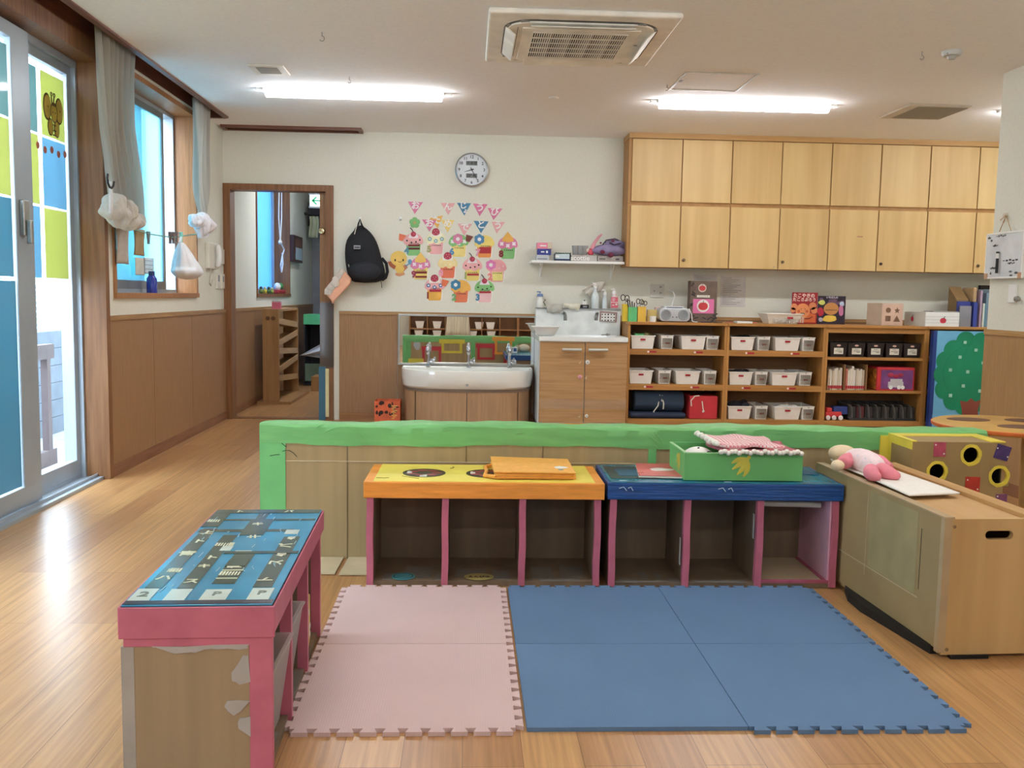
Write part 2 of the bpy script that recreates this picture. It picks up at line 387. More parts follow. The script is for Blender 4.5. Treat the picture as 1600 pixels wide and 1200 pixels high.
for i in range(5): g.lathe([(0.001, 0), (.02, 0), (.02, .002), (.001, .0025)], (bx, 5.26+i*.085, 1.93-.012*(i % 2)), 10, 'x')
g.build('flower_sticker', mat('C0705E', .6), pA)

# ---- window_1: frosted sliding window with a wooden reveal
root = struct(bpy.data.objects.new('window_1', None)); COL.objects.link(root)
f = MB(); f.box(LX-.22, LX+.012, W1-.006, W1+.028, WZ0-.02, WZ1+.03); f.box(LX-.22, LX+.012, W0-.028, W0+.006, WZ0-.02, WZ1+.03); f.box(LX-.22, LX+.012, W0-.028, W1+.028, WZ1-.006, WZ1+.03); f.box(LX-.22, LX+.02, W0-.028, W1+.028, WZ0-.028, WZ0+.004)
f.build('wooden_reveal', wood('B07C50', '9A6A42', 'z'), root)
f = MB(); f.box(LX-.235, LX-.15, W1-.035, W1, WZ0, WZ1); f.box(LX-.235, LX-.15, W0, W0+.035, WZ0, WZ1); f.box(LX-.235, LX-.15, W0, W1, WZ1-.035, WZ1); f.box(LX-.235, LX-.15, W0, W1, WZ0, WZ0+.03)
f.build('window_frame', M_alu, root)
F_frost = film('BFE6EE', 'C4ECF4', 0.65, .06)
for (x, y0, y1) in ((LX-.165, 5.94, 7.36), (LX-.205, 6.3, 7.0)):
    p = MB(); st = .045; p.box(x-.012, x+.012, y0, y0+st, WZ0+.03, WZ1-.03); p.box(x-.012, x+.012, y1-st, y1, WZ0+.03, WZ1-.03); p.box(x-.012, x+.012, y0, y1, WZ1-.08, WZ1-.03); p.box(x-.012, x+.012, y0, y1, WZ0+.03, WZ0+.09)
    s = p.build('sash', mat('8E979C', .4, .6), root)
    box(x-.003, x+.003, y0+st, y1-st, WZ0+.09, WZ1-.08).build('frosted_glass', F_frost, s)

# ---- window_2: corridor window
root = struct(bpy.data.objects.new('window_2', None)); COL.objects.link(root)
f = MB(); f.box(LX-.22, LX+.012, 11.514, 11.55, 1.10, 2.45); f.box(LX-.22, LX+.012, 9.76, 9.796, 1.10, 2.45); f.box(LX-.22, LX+.012, 9.76, 11.55, 2.414, 2.45); f.box(LX-.22, LX+.02, 9.76, 11.55, 1.10, 1.134)
f.build('wooden_reveal', M_trimw, root)
f = MB(); f.box(LX-.235, LX-.17, 11.48, 11.52, 1.13, 2.42); f.box(LX-.235, LX-.17, 9.79, 9.83, 1.13, 2.42); f.box(LX-.22, LX-.18, 10.35, 10.41, 1.13, 2.42); f.box(LX-.22, LX-.18, 9.83, 11.5, 1.13, 1.19); f.box(LX-.22, LX-.18, 9.83, 11.5, 2.36, 2.42)
f.build('window_frame', M_alu, root)
box(LX-.203, LX-.197, 9.83, 11.48, 1.19, 2.36).build('frosted_glass', film('86B8E0', '9CC8EA', .8, .05), root)

# ---- door_2: wooden doorway and its sliding door
root = struct(bpy.data.objects.new('door_2', None)); COL.objects.link(root)
f = MB(); f.box(LX+.001, LX+.065, BY-.03, BY+.14, 0, 2.11); f.box(DX1-.07, DX1, BY-.03, BY+.14, 0, 2.11); f.box(LX+.001, DX1, BY-.03, BY+.14, 2.055, 2.11); f.box(LX+.065, DX1-.07, BY, BY+.1, 0, .008)
f.build('door_frame', M_trimw, root, 0.003)
d = MB(); d.box(-1.345, -1.275, BY+.04, BY+.075, .01, 2.05); d.box(-1.275, -1.25, BY+.04, BY+.075, .01, .95); d.box(-1.275, -1.25, BY+.04, BY+.075, 1.93, 2.05); d.box(-1.25, -1.215, BY+.04, BY+.075, .01, 2.05)
dl = d.build('sliding_door', wood('A0764E', '8C6540', 'z'), root)
box(-1.275, -1.25, BY+.052, BY+.06, .95, 1.93).build('glass_slit', mat('2A2420', .2), dl)
kk = at(503, 361, 'y', BY+.03); MB().lathe([(.001, -.022), (.024, -.02), (.03, -.008), (.022, .0), (.022, .012)], kk, 20, 'y').build('door_knob', mat('C8B890', .2, .9), dl)
# clear film over the frame's foot, with blue and cream strips
c = MB(); c.box(-1.335, -1.21, BY-.036, BY-.033, .48, 1.07); c.build('clear_film', film('A09080', 'B8A898', .55, .02), root)
c = MB(); c.box(-1.345, -1.285, BY-.040, BY-.033, .0, .49); c.build('blue_strip', mat('3A6C84', .5), root)
c = MB(); c.box(-1.285, -1.255, BY-.041, BY-.033, .03, .47); c.build('cream_strip', mat('E0DCA8', .5), root)

# ---- the corridor beyond
struct(box(-1.0, -.88, BY+.12, 11.9, 0, CZ).build('wall_corridor_right', M_wall))
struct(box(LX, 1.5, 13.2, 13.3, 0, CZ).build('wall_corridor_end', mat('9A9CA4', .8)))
struct(box(1.4, 1.5, 11.9, 13.2, 0, CZ).build('wall_corridor_side', M_wall))
struct(box(-.88, 1.5, 11.85, 11.95, 0, CZ).build('wall_corridor_inner', M_wall))

# ---- outside
O_white = mat('D8DCE0', .8); O_block = mat('5E6A76', .9, 0, .08, 6)
struct(box(-14, LX-TW, -8, 16, -.55, -.45).build('terrain', mat('8C9294', .9, 0, .1, 3)))
# deck rail, block wall and the neighbour's house outside the sliding doors
r_ = thing('deck_railing', 'tan wooden deck railing seen through the clear foot of the sliding door', 'railing')
Mr = mat('64585A', .7)
q = MB(); q.box(-3.24, -3.18, 2.0, 7.3, .62, .73); q.build('top_rail', Mr, r_); q = MB(); q.box(-3.24, -3.18, 2.0, 7.3, -.2, -.08); q.build('bottom_rail', Mr, r_)
for i in range(12): box(-3.235, -3.185, 7.18-i*.33, 7.24-i*.33, -.08, .62).build('baluster', Mr, r_)
for y in (2.4, 4.6, 6.75): box(-3.25, -3.17, y, y+.09, -.45, .62).build('post', Mr, r_)
tag(box(-3.14, -2.45, 1.5, 7.38, -.45, -.22).build('wooden_deck', mat('B8BCBC', .8), None), 'pale deck outside the sliding door', 'deck')
bw = MB()
for i in range(6): bw.box(-4.7, -4.55, -2, 15, -.45+i*.19, -.45+i*.19+.184)
tag(bw.build('block_wall', O_block), 'grey concrete block wall behind the deck railing', 'garden wall')
hs = thing('neighbour_house', 'white house with louvred shutters beyond the block wall', 'house')
box(-7.6, -7.2, -4, 24, -.45, 5.5).build('wall', mat('F2F4F4', .8), hs)
for y in (8.2, 13.6, 17.6):
    fr = MB(); fr.box(-7.2, -7.14, y, y+.12, -.2, 1.4); fr.box(-7.2, -7.14, y+2.2, y+2.32, -.2, 1.4); fr.box(-7.2, -7.14, y, y+2.32, 1.3, 1.4); fr.box(-7.2, -7.14, y+1.1, y+1.2, -.2, 1.4)
    for i in range(16): fr.box(-7.2, -7.12, y+.1, y+2.2, -.15+i*.09, -.12+i*.09)
    fr.build('louvred_shutter', mat('B4CCD0', .7), hs)
tag(box(-3.1, -2.75, 7.42, 7.8, -.45, 3).build('porch_post', mat('F4F6F6', .8)), 'white porch post outside, right of the deck railing', 'post')

# ================================================================ CARDBOARD CUBBY BENCHES
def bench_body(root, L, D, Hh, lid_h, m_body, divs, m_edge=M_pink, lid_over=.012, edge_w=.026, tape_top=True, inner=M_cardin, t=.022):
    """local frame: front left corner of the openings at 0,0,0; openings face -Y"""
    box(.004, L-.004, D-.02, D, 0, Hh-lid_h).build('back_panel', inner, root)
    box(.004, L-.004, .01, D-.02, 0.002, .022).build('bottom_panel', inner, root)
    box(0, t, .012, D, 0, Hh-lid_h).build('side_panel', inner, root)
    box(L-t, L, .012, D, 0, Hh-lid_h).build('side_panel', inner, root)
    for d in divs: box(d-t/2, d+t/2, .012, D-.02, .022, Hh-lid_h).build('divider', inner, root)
    for d in [t/2]+list(divs)+[L-t/2]:
        def fn(u, v, d=d):
            return (d+(u-.5)*edge_w+.0025*math.sin(v*9+d*20), -.002+.0, .012+v*(Hh-lid_h-.014))
        e = MB(); n = 10; vs = []
        for i in range(n+1):
            z = .006+(Hh-lid_h-.008)*i/n; o = .0012*math.sin(i*.8+d*17)
            for (dx, dy) in ((-edge_w/2, .03), (-edge_w/2, 0), (edge_w/2, 0), (edge_w/2, .03)): vs.append((d+o+dx, dy, z))
        fs = []
        for i in range(n):
            for k in range(4): fs.append((i*4+k, i*4+(k+1) % 4, (i+1)*4+(k+1) % 4, (i+1)*4+k))
        e.add(vs, fs+[(3, 2, 1, 0), (n*4, n*4+1, n*4+2, n*4+3)]); e.build('edge_tape', m_edge, root, label='pink tape along the panel edge')
def lid(root, L, D, Hh, lh, m_top, m_rim, over=.012, inset=.03, rim_top=True, right_over=.012):
    o = over
    q = MB(); q.box(-o, L+right_over, -o, 0.0-o+.006, Hh-lh, Hh); q.box(-o, L+right_over, D-.006, D, Hh-lh, Hh); q.box(-o, -o+.006, -o, D, Hh-lh, Hh); q.box(L+right_over-.006, L+right_over, -o, D, Hh-lh, Hh)
    q.box(-o, L+right_over, -o, D, Hh-.012, Hh)
    r = q.build('lid_rim', m_rim, root, 0.004)
    s = MB(); s.box(-o+inset, L+right_over-inset, -o+inset*.35, D-.003, Hh, Hh+.0025)
    s.build('lid_top', m_top, root, 0.001)
    return r
def tapes(root, spots, m, z=.024):
    for (x0, x1, y0, y1) in spots: each('clear_tape', m, root, [(x0, x1, y0, y1, z-.001, z+.0006)], 'cloudy clear tape patch', rz=random.uniform(-.06, .06))
M_ctape = film('D8D4CC', 'E8E4DC', .45, .2)
# --- yellow play stove
yb = thing('play_stove_bench', 'cardboard cubby bench with yellow top edged in orange tape and two round burners', 'bench', loc=(-.388, 3.612, 0), rz=math.radians(-.4))
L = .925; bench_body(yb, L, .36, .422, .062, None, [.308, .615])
lid(yb, L, .37, .424, .064, M_yellow, M_orange, inset=.036)
for (cx, cy) in ((.215, .17), (.475, .17)):
    b = MB().lathe([(.001, 0), (.088, 0), (.088, .0012), (.001, .0014)], (cx, cy, .4268), 26).build('burner', mat('2A1E20', .35), yb, label='round black burner picture with red flames')
    q = MB()
    for k in range(7):
        a = 2*PI*k/7; q.blob((cx+.052*math.cos(a), cy+.052*math.sin(a), .4284), (.022, .014, .0008), 10, 4)
    q.build('flame', mat('A83C48', .4), b); each('knob_mark', mat('D8DCD8', .4), b, [(cx-.014, cx+.014, cy-.09, cy-.045, .4283, .4290), (cx-.07, cx-.05, cy-.02, cy+.03, .4283, .4290)])
q = MB(); q.tube([(.32, .27, .4275), (.335, .295, .4275), (.33, .31, .4275)], .0016, 5); q.tube([(.03, .06, .4275), (.06, .055, .4275), (.08, .06, .4275)], .0012, 5); q.tube([(.13, .1, .4275), (.2, .05, .4275)], .001, 5); q.build('pen_scribble', mat('8C7A3C'), yb)
tapes(yb, [(.06, .13, .02, .1), (.14, .25, .05, .2), (.27, .3, .02, .1), (.35, .47, .05, .17), (.5, .57, .03, .15), (.66, .75, .04, .2), (.78, .88, .06, .22), (.69, .85, .01, .05)], M_ctape)
b = MB().lathe([(.001, 0), (.048, 0), (.048, .001), (.001, .0012)], (.14, .055, .0262), 24).build('round_sticker', mat('4C9AA4', .35), yb); MB().lathe([(.036, .0012), (.040, .0012), (.040, .002), (.036, .002)], (.14, .055, .0262), 24).build('ring', mat('2C5A66'), b)
b = MB().lathe([(.001, 0), (.06, 0), (.06, .001), (.001, .0012)], (.445, .052, .0262), 24, sx=1, sy=.75).build('oval_label', mat('A89A5C', .4), yb); text('lettering', 'えんぴつ', .022, (.445, .048, .0278), (0, 0, 0), mat('3A3A30'), b)
# orange satchel on it
og = thing('orange_bag', 'flat orange fabric bag lying on the yellow bench top', 'bag')
M_ob = mat('F0A848', .7, 0, .05, 30, bump=.1); zt = .4275
c0 = [at(x, y, 'z', zt) for (x, y) in ((782, 748), (904, 749), (890, 718), (774, 716))]
q = MB(); q.prism([(-.253+.03, 3.655, zt), (.44, 3.655, zt), (.47, 3.94, zt), (-.0+.09, 3.97, zt)][:0] or [(.118, 3.655, zt), (.442, 3.66, zt), (.432, 3.93, zt), (.105, 3.95, zt)], (0, 0, .026)); q.build('body', M_ob, og, .009)
q = MB(); q.prism([(.112, 3.648, zt+.027), (.44, 3.652, zt+.024), (.437, 3.93, zt+.03), (.104, 3.955, zt+.034)], (0, 0, .007)); fl_ = q.build('flap', mat('EFAF55', .7, 0, .04, 30), og, .003)
MB().blob((.388, 3.745, zt+.034), (.028, .024, .002), 14, 6, .1).build('white_badge', M_white, fl_); MB().blob((.384, 3.70, zt+.033), (.012, .01, .002), 10, 5).build('badge_dot', mat('7CA0A0'), fl_)
q = MB(); q.tube([(.135, 3.93, zt+.014), (.08, 3.88, zt+.008), (.085, 3.78, zt+.01), (.075, 3.69, zt+.008), (.12, 3.66, zt+.01)], .008, 8); q.build('strap', M_ob, og)
MB().box(.115, .44, 3.646, 3.65, zt+.005, zt+.01).build('piping', M_orange, og)

# --- blue bench
bb = thing('blue_cubby_bench', 'cardboard cubby bench with glossy blue taped top beside the yellow one', 'bench', loc=(.575, 3.60, 0), rz=math.radians(-.6))
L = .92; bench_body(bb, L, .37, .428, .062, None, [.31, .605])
lid(bb, L, .375, .43, .066, M_teal, M_navy, inset=.012, over=.014)
q = MB(); q.box(.0, .92, -.014, .03, .431, .4335); q.build('front_tape', mat('1A6E90', .2, 0, .12, 20, (1, 6, 1), .4), bb)
q = MB(); q.box(.01, .24, .06, .33, .4322, .4342); q.build('dark_panel', mat('2C4248', .3), bb); each('blue_panel', mat('1E5C80', .3), bb, [(.05, .24, .12, .26, .4342, .4352), (.78, .9, .18, .27, .4335, .4352)])
q = MB(); 
for (x, y, w_, a) in ((.05, .02, .03, .3), (.075, -.016, .02, .8), (.045, -.016, .03, .2), (.47, .012, .03, .5), (.44, -.016, .03, .2), (.475, -.016, .02, 1.0)):
    q.tube([(x-w_/2, y, .434 if y > 0 else .41), (x+w_*.1, y, .4345 if y > 0 else .415), (x+w_/2, y, .434 if y > 0 else .40)], .0013, 5)
q.build('tape_crinkle', mat('C8DCE4', .2), bb)
box(.622, .895, .012, .35, .023, .030).build('card_floor', M_cardlight, bb)
box(.889, .896, .012, .35, .03, .364).build('pink_lining', mat('E4AFC0', .6), bb)
q = MB(); q.box(.62, .895, .008, .02, .022, .034); q.box(.875, .893, .012, .35, .029, .034); q.build('floor_tape', M_pink_d, bb)
q = MB(); q.tube([(.60, .06, .338), (.865, .055, .335)], .012, 14); rod = q.build('paper_rod', mat('C8C4BE', .6), bb); q = MB(); q.tube([(.686, .06, .365), (.684, .06, .352), (.69, .052, .345)], .0015, 6); q.build('string', M_offw, rod)
tapes(bb, [(.05, .12, .0, .06), (.14, .17, .05, .15), (.2, .23, .02, .12), (.24, .29, .01, .05), (.35, .56, .005, .04), (.03, .28, .006, .02)], M_ctape)
each('torn_tape', mat('B8B4B0', .5), bb, [(.2895, .291, .02, .04, .09, .2), (.5855, .587, .02, .04, .2, .3)])
bk = thing('picture_book', 'thin coral red book with a white blot lying on the blue bench', 'book')
p = [at(x, y, 'z', .436) for (x, y) in ((998, 746), (1074, 748), (1069, 728), (993, 727))]
q = MB(); q.prism(p, (0, 0, .007)); q.build('pages', M_offw, bk)
q = MB(); q.prism([v+Vector((0, 0, .0072)) for v in p], (0, 0, .002)); cv = q.build('cover', mat('D8706C', .5), bk)
c = (p[0]+p[1]+p[2]+p[3])/4; MB().blob(c+Vector((0, .0, .0095)), (.05, .032, .001), 18, 4, .12).build('white_blot', mat('E8E0D8'), cv); q = MB(); q.tube([p[0]+Vector((.004, .0, .0095)), p[0]+Vector((.006, .06, .0095))], .0012, 5); q.tube([p[0]+Vector((.006, .05, .0095)), p[0]+Vector((.03, .05, .0095))], .001, 5); q.build('spine_line', mat('8C4040'), cv)
# green box
gx = thing('green_box', 'green open box with a yellow banana bunch, on the blue bench', 'box')
gx0, gx1, gy0, gy1, gz0, gz1 = .872, 1.352, 3.625, 3.90, .436, .547
zt = .436
for (a0, a1, b0, b1, nm) in ((gx0, gx1, gy0, gy0+.008, 'front_side'), (gx0, gx1, gy1-.008, gy1, 'rear_side'), (gx0, gx0+.008, gy0+.0085, gy1-.0085, 'left_side'), (gx1-.008, gx1, gy0+.0085, gy1-.0085, 'right_side')):
    g_ = box(a0, a1, b0, b1, gz0, gz1).build(nm, M_green2, gx)
    if nm == 'front_side': front = g_
    if nm == 'left_side': left = g_
box(gx0+.0085, gx1-.0085, gy0+.0085, gy1-.0085, gz0+.001, gz0+.006).build('base', M_green2, gx)
q = MB(); q.box(gx0-.002, gx1+.002, gy0-.002, gy0+.01, gz1-.003, gz1+.001); q.box(gx0-.002, gx0+.01, gy0, gy1, gz1-.003, gz1+.001); q.build('rim_edge', mat('98D090', .5), gx)
def banana(px, pz, sc, m, par, axis='y', x0=0):
    q = MB(); S_ = (.024, .034)
    for (T_, C_) in (((-.048, .016), (-.012, .040)), ((-.044, -.012), (-.004, .016)), ((-.022, -.036), (.012, -.004)), ((.006, -.044), (.034, -.014))):
        pts = []; rs = []
        for i in range(10):
            t = i/9; u_ = (1-t)**2*S_[0]+2*t*(1-t)*C_[0]+t*t*T_[0]; v_ = (1-t)**2*S_[1]+2*t*(1-t)*C_[1]+t*t*T_[1]
            if axis == 'x': u_ = -u_
            u_, v_ = px+u_*sc*.72, pz+v_*sc*.72
            pts.append((u_, x0, v_) if axis == 'y' else (x0, u_, v_)); rs.append((.0022+.0062*math.sin(PI*min(1, t*1.02)))*sc)
        q.tube(pts, rs, 8)
    sg = 1 if axis == 'y' else -1; e0, e1 = (px+sg*.016*sc, pz+.024*sc), (px+sg*.024*sc, pz+.036*sc)
    q.tube([(e0[0], x0, e0[1]), (e1[0], x0, e1[1])] if axis == 'y' else [(x0, e0[0], e0[1]), (x0, e1[0], e1[1])], .006*sc, 6)
    b = q.build('banana_bunch', m, par)
    return b
for (ob, args) in ((front, (1.105, .492, 1.25, mat('D8CC50', .5), front, 'y', gy0-.001)), (left, (3.73, .492, 1.1, mat('C8BE50', .5), left, 'x', gx0-.001))):
    bn = banana(*args)
    ax = 1 if args[5] == 'y' else 0
    for v in bn.data.vertices: v.co[ax] = args[6]+(v.co[ax]-args[6])*.12
pl_ = thing('plush_toy', 'white round plush head with a black eye, inside the green box', 'soft toy')
q = MB().blob((.95, 3.72, .495), (.075, .07, .062), 24, 14); q.build('head', mat('F2EEE8', .9, bump=.1), pl_, sub=1)
q = MB().blob((.985, 3.685, .538), (.012, .010, .006), 12, 8); q.blob((.945, 3.70, .555), (.005, .004, .003), 10, 6); q.build('eye', M_black, pl_); MB().blob((1.03, 3.70, .50), (.05, .05, .035), 16, 10).build('ear', mat('EAE0D6', .9), pl_)
# checked blanket
def check_mat():
    m = bpy.data.materials.new('pink_check'); m.use_nodes = True; nt = m.node_tree; b = nt.nodes['Principled BSDF']; b.inputs['Roughness'].default_value = .9
    tc = nt.nodes.new('ShaderNodeTexCoord'); mp = nt.nodes.new('ShaderNodeMapping'); mp.inputs['Rotation'].default_value = (0, 0, .785)
    ch = nt.nodes.new('ShaderNodeTexChecker'); ch.inputs['Scale'].default_value = 95; ch.inputs[1].default_value = hexc('D88890'); ch.inputs[2].default_value = hexc('EEDCD8')
    nt.links.new(tc.outputs['Object'], mp.inputs[0]); nt.links.new(mp.outputs[0], ch.inputs['Vector']); nt.links.new(ch.outputs[0], b.inputs['Base Color']); return m
bl = thing('blanket', 'folded pink checked blanket with white frilly edge on the green box', 'blanket'); M_ck = check_mat()
def sheet(x0, x1, y0, y1, z, wob, s): 
    return lambda u, v: (x0+(x1-x0)*u+.01*math.sin(v*7+s), y0+(y1-y0)*v+.006*math.sin(u*9+s), z+wob*math.sin(u*11+s)*math.sin(v*5+s)-.018*max(0, u-.72)*3*.3)
q = MB(); q.grid(sheet(1.01, 1.335, 3.60, 3.86, .556, .003, 0), 24, 14); q.build('lower_fold', mat('B86870', .9, 0, .1, 60), bl, solid=.012)
q = MB(); q.grid(sheet(1.0, 1.27, 3.63, 3.90, .574, .005, 2), 24, 14); q.build('upper_fold', M_ck, bl, solid=.014)
q = MB()
for (xa, ya, xb, yb_, z, n) in ((1.0, 3.62, .985, 3.90, .586, 16), (1.01, 3.597, 1.335, 3.60, .556, 22)):
    for i in range(n+1):
        t = i/n; q.blob((xa+(xb-xa)*t, ya+(yb_-ya)*t, z+.004*math.sin(i*2.2)), (.011, .011, .010), 8, 6)
q.build('frill', mat('EEE8DC', .9), bl)

# --- foreground bench (openings to the right)
fb = thing('printed_top_bench', 'foreground cardboard bench wrapped in pink tape with a blue printed top', 'bench', loc=(-.452, 2.135, 0), rz=math.radians(92.0))
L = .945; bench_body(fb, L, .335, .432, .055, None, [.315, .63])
q = MB(); o = .010
q.box(-o, L+o, -o, -o+.005, .365, .43); q.box(-o, -o+.005, -o, .345, .355, .43); q.box(L+o-.005, L+o, -o, .345, .365, .43); q.box(-o, L+o, .34, .345, .365, .43)
q.build('rim_tape', M_pink, fb, .003)
q = MB(); q.box(-.006, .012, -.004, .05, 0, .37); q.box(-.006, -.002, .0, .335, .335, .37); q.build('corner_tape', M_pink, fb, .002)
q = MB(); q.box(-.005, .002, .312, .341, 0, .335); q.build('edge_tape', mat('A8A29A', .4), fb, label='cloudy grey tape on the rear corner')
# torn clear tape on the end panel
def patch(pts, x, m, nm, par): MB().prism([(x-.0042, a, b) for a, b in pts], (-.0012, 0, 0)).build(nm, m, par)
Mtp = mat('AFAAA6', .35)
def jag(pts, n=4, amp=.004, seed=1):
    rnd = random.Random(seed); out = []
    for i in range(len(pts)):
        a, b = pts[i], pts[(i+1) % len(pts)]
        for k in range(n):
            t = k/n; out.append((a[0]+(b[0]-a[0])*t+rnd.uniform(-amp, amp), a[1]+(b[1]-a[1])*t+rnd.uniform(-amp, amp)))
    return out
patch(jag([(.052, .336), (.052, .327), (.12, .33), (.17, .322), (.22, .318), (.26, .333), (.27, .336)], 3, .003), -.001, Mtp, 'torn_tape', fb)
patch(jag([(.05, .315), (.062, .31), (.09, .27), (.09, .25), (.07, .24), (.05, .25)], 2, .003, 2), -.001, Mtp, 'torn_tape', fb)
patch(jag([(.05, .20), (.1, .205), (.11, .19), (.085, .165), (.055, .19)], 2, .003, 3), -.001, Mtp, 'torn_tape', fb)
patch(jag([(.05, .165), (.075, .16), (.075, .135), (.05, .115)], 2, .003, 4), -.001, Mtp, 'torn_tape', fb)
bpat = box(-.004, .0, .05, .335, .0, .34).build('end_panel', mat('A08A6C', .5, 0, .08, 12, (1, 1, .06)), fb)
# printed top
M_pb = mat('3A90B4', .16, 0, .10, 6, bump=.12); M_pg = mat('46564A', .18, 0, .12, 9, bump=.12); M_pw = mat('C8D4C8', .2); M_lt = mat('D8D8B8', .3)
MB().box(-.004, L+.004, -.004, .339, .430, .434).build('lid_top', M_pb, fb, .001)
q = MB(); z0, z1 = .434, .4348
q.box(.0, .025, -.002, .337, z0, z1+.0004); q.build('dark_edge_strip', mat('2A2430', .25), fb)
q = MB()
for (x0, x1, y0, y1) in ((.12, .60, .018, .065), (.15, .42, .115, .170), (.115, .62, .205, .245), (.12, .7, .282, .322), (.62, .80, .13, .2), (.72, .93, .285, .335), (.9, .945, .0, .335), (.42, .44, .0, .2), (.3, .36, .12, .17), (.66, .69, .05, .33), (.8, .82, .0, .33), (.8, .9, .16, .19)): q.box(x0, x1, y0, y1, z0, z1)
q.build('dark_print', M_pg, fb)
q = MB()
for (x0, x1, y0, y1) in ((.026, .112, .01, .062), (.026, .105, .11, .172), (.026, .11, .205, .255), (.026, .115, .285, .335), (.42, .45, .13, .175), (.45, .5, .19, .22), (.63, .68, .03, .07), (.7, .8, .14, .16), (.915, .94, .29, .33)): each('white_print', M_pw, fb, [(x0, x1, y0, y1, z1, z1+.0005)])
q = MB()
for (x0, y0, n) in ((.22, .12, 7), (.5, .195, 7), (.25, .275, 5), (.78, .29, 6)):
    for i in range(n): q.box(x0, x0+.03, y0+i*.0075, y0+i*.0075+.0035, z1, z1+.0006)
for (x0, x1, y) in ((.19, .193, .143), (.26, .262, .143)): q.box(x0, x1, y-.025, y+.025, z1, z1+.0006)
q.build('bar_print', M_lt, fb)
for (s_, x, y, sz, r_z) in (('40', .405, .040, .034, PI/2), ('ス', .33, .042, .045, PI/2), ('ト', .18, .042, .045, PI/2), ('40', .58, .040, .03, PI/2), ('バ', .5, .042, .045, PI/2), ('青', .30, .143, .04, PI/2), ('キ', .60, .15, .045, PI/2), ('P', .075, .035, .04, 0), ('P', .07, .14, .04, 0), ('2', .07, .31, .05, 0), ('ト', .38, .225, .04, 0), ('キ', .3, .225, .035, 0), ('青', .42, .3, .05, 0), ('ハ', .2, .3, .04, 0), ('上', .65, .30, .04, 0), ('ト', .55, .3, .04, 0), ('キ', .75, .17, .04, 0), ('ス', .17, .225, .04, 0), ('ト', .92, .26, .03, 0), ('バ', .92, .1, .03, 0)):
    text('lettering', s_, sz, (x, y, z1+.0008), (0, 0, r_z-PI/2), M_lt if s_ not in 'P2' else mat('6A7468'), fb, .0003, .0012)
rr = random.Random(3)
for i in range(34):
    q = MB()
    x = rr.uniform(.05, .9); y = rr.uniform(.02, .32); a = rr.uniform(-.5, .5); l = rr.uniform(.01, .05)
    q.tube([(x, y, z1+.0006), (x+l*.5, y+l*.5*a, z1+.001), (x+l, y+l*a*.5, z1+.0006)], .0009, 4); q.build('tape_crinkle', mat('B8DCEA', .25), fb)
tapes(fb, [(.03, .2, .02, .1), (.35, .5, .03, .2), (.4, .6, .01, .05)], M_ctape)
# things in its cubbies
def bin_open(root, c, w0, d0, w1, d1, h, m, t=.004, rim=.006, name='body', rz=0):
    """open tapered tub, c = centre of its base"""
    x, y, z = c; vs = []; 
    for (w, d, zz) in ((w0, d0, z), (w1, d1, z+h), (w1+2*rim, d1+2*rim, z+h), (w1+2*rim, d1+2*rim, z+h-rim), (w1+.2*rim, d1+.2*rim, z+h-rim*1.0),):
        vs += [(x-w/2, y-d/2, zz), (x+w/2, y-d/2, zz), (x+w/2, y+d/2, zz), (x-w/2, y+d/2, zz)]
    # inner skin
    for (w, d, zz) in ((w1-2*t, d1-2*t, z+h), (w0-2*t, d0-2*t, z+t)):
        vs += [(x-w/2, y-d/2, zz), (x+w/2, y-d/2, zz), (x+w/2, y+d/2, zz), (x-w/2, y+d/2, zz)]
    fs = [(0, 3, 2, 1)]
    def ring(a, b): return [(a*4+k, a*4+(k+1) % 4, b*4+(k+1) % 4, b*4+k) for k in range(4)]
    fs += ring(0, 4)+ring(4, 3)+ring(3, 2)+ring(2, 5)+ring(5, 6)+[(24, 25, 26, 27)]
    vs2 = [tuple(v) for v in vs]
    q = MB(); q.add(vs2, fs); return q.build(name, m, root)
cb = thing('clear_bin', 'clear plastic bin in the first cubby of the foreground bench', 'bin')
bin_open(cb, (-.60, 2.30, .024), .22, .22, .28, .25, .23, film('F6F5F2', 'FFFFFF', .45, .08)); q = MB(); q.box(-.67, -.53, 2.22, 2.38, .03, .09); q.build('contents', mat('A8745C', .7, 0, .3, 20), cb)
cb2 = thing('clear_bin', 'small clear plastic bin in the second cubby of the foreground bench', 'bin')
bin_open(cb2, (-.62, 2.60, .024), .22, .2, .28, .22, .22, film('F6F5F2', 'FFFFFF', .45, .08))
yx = thing('yellow_box', 'yellow box with white flower print in the third cubby of the foreground bench', 'box')
q = MB(); q.box(-.70, -.50, 2.86, 3.0, .024, .17, rz=.12); q.build('body', mat('DCC060', .5), yx, .004); q = MB()
for i in range(8): q.blob((-.502+rr.uniform(-.002, .004), 2.88+rr.uniform(0, .1), .05+rr.uniform(0, .1)), (.002, .012, .012), 8, 5)
q.build('flower_print', M_offw, yx); MB().tube([(-.60, 2.86, .17), (-.60, 2.87, .21), (-.60, 2.96, .215), (-.60, 2.97, .17)], .006).build('handle', mat('5A4A2C'), yx)

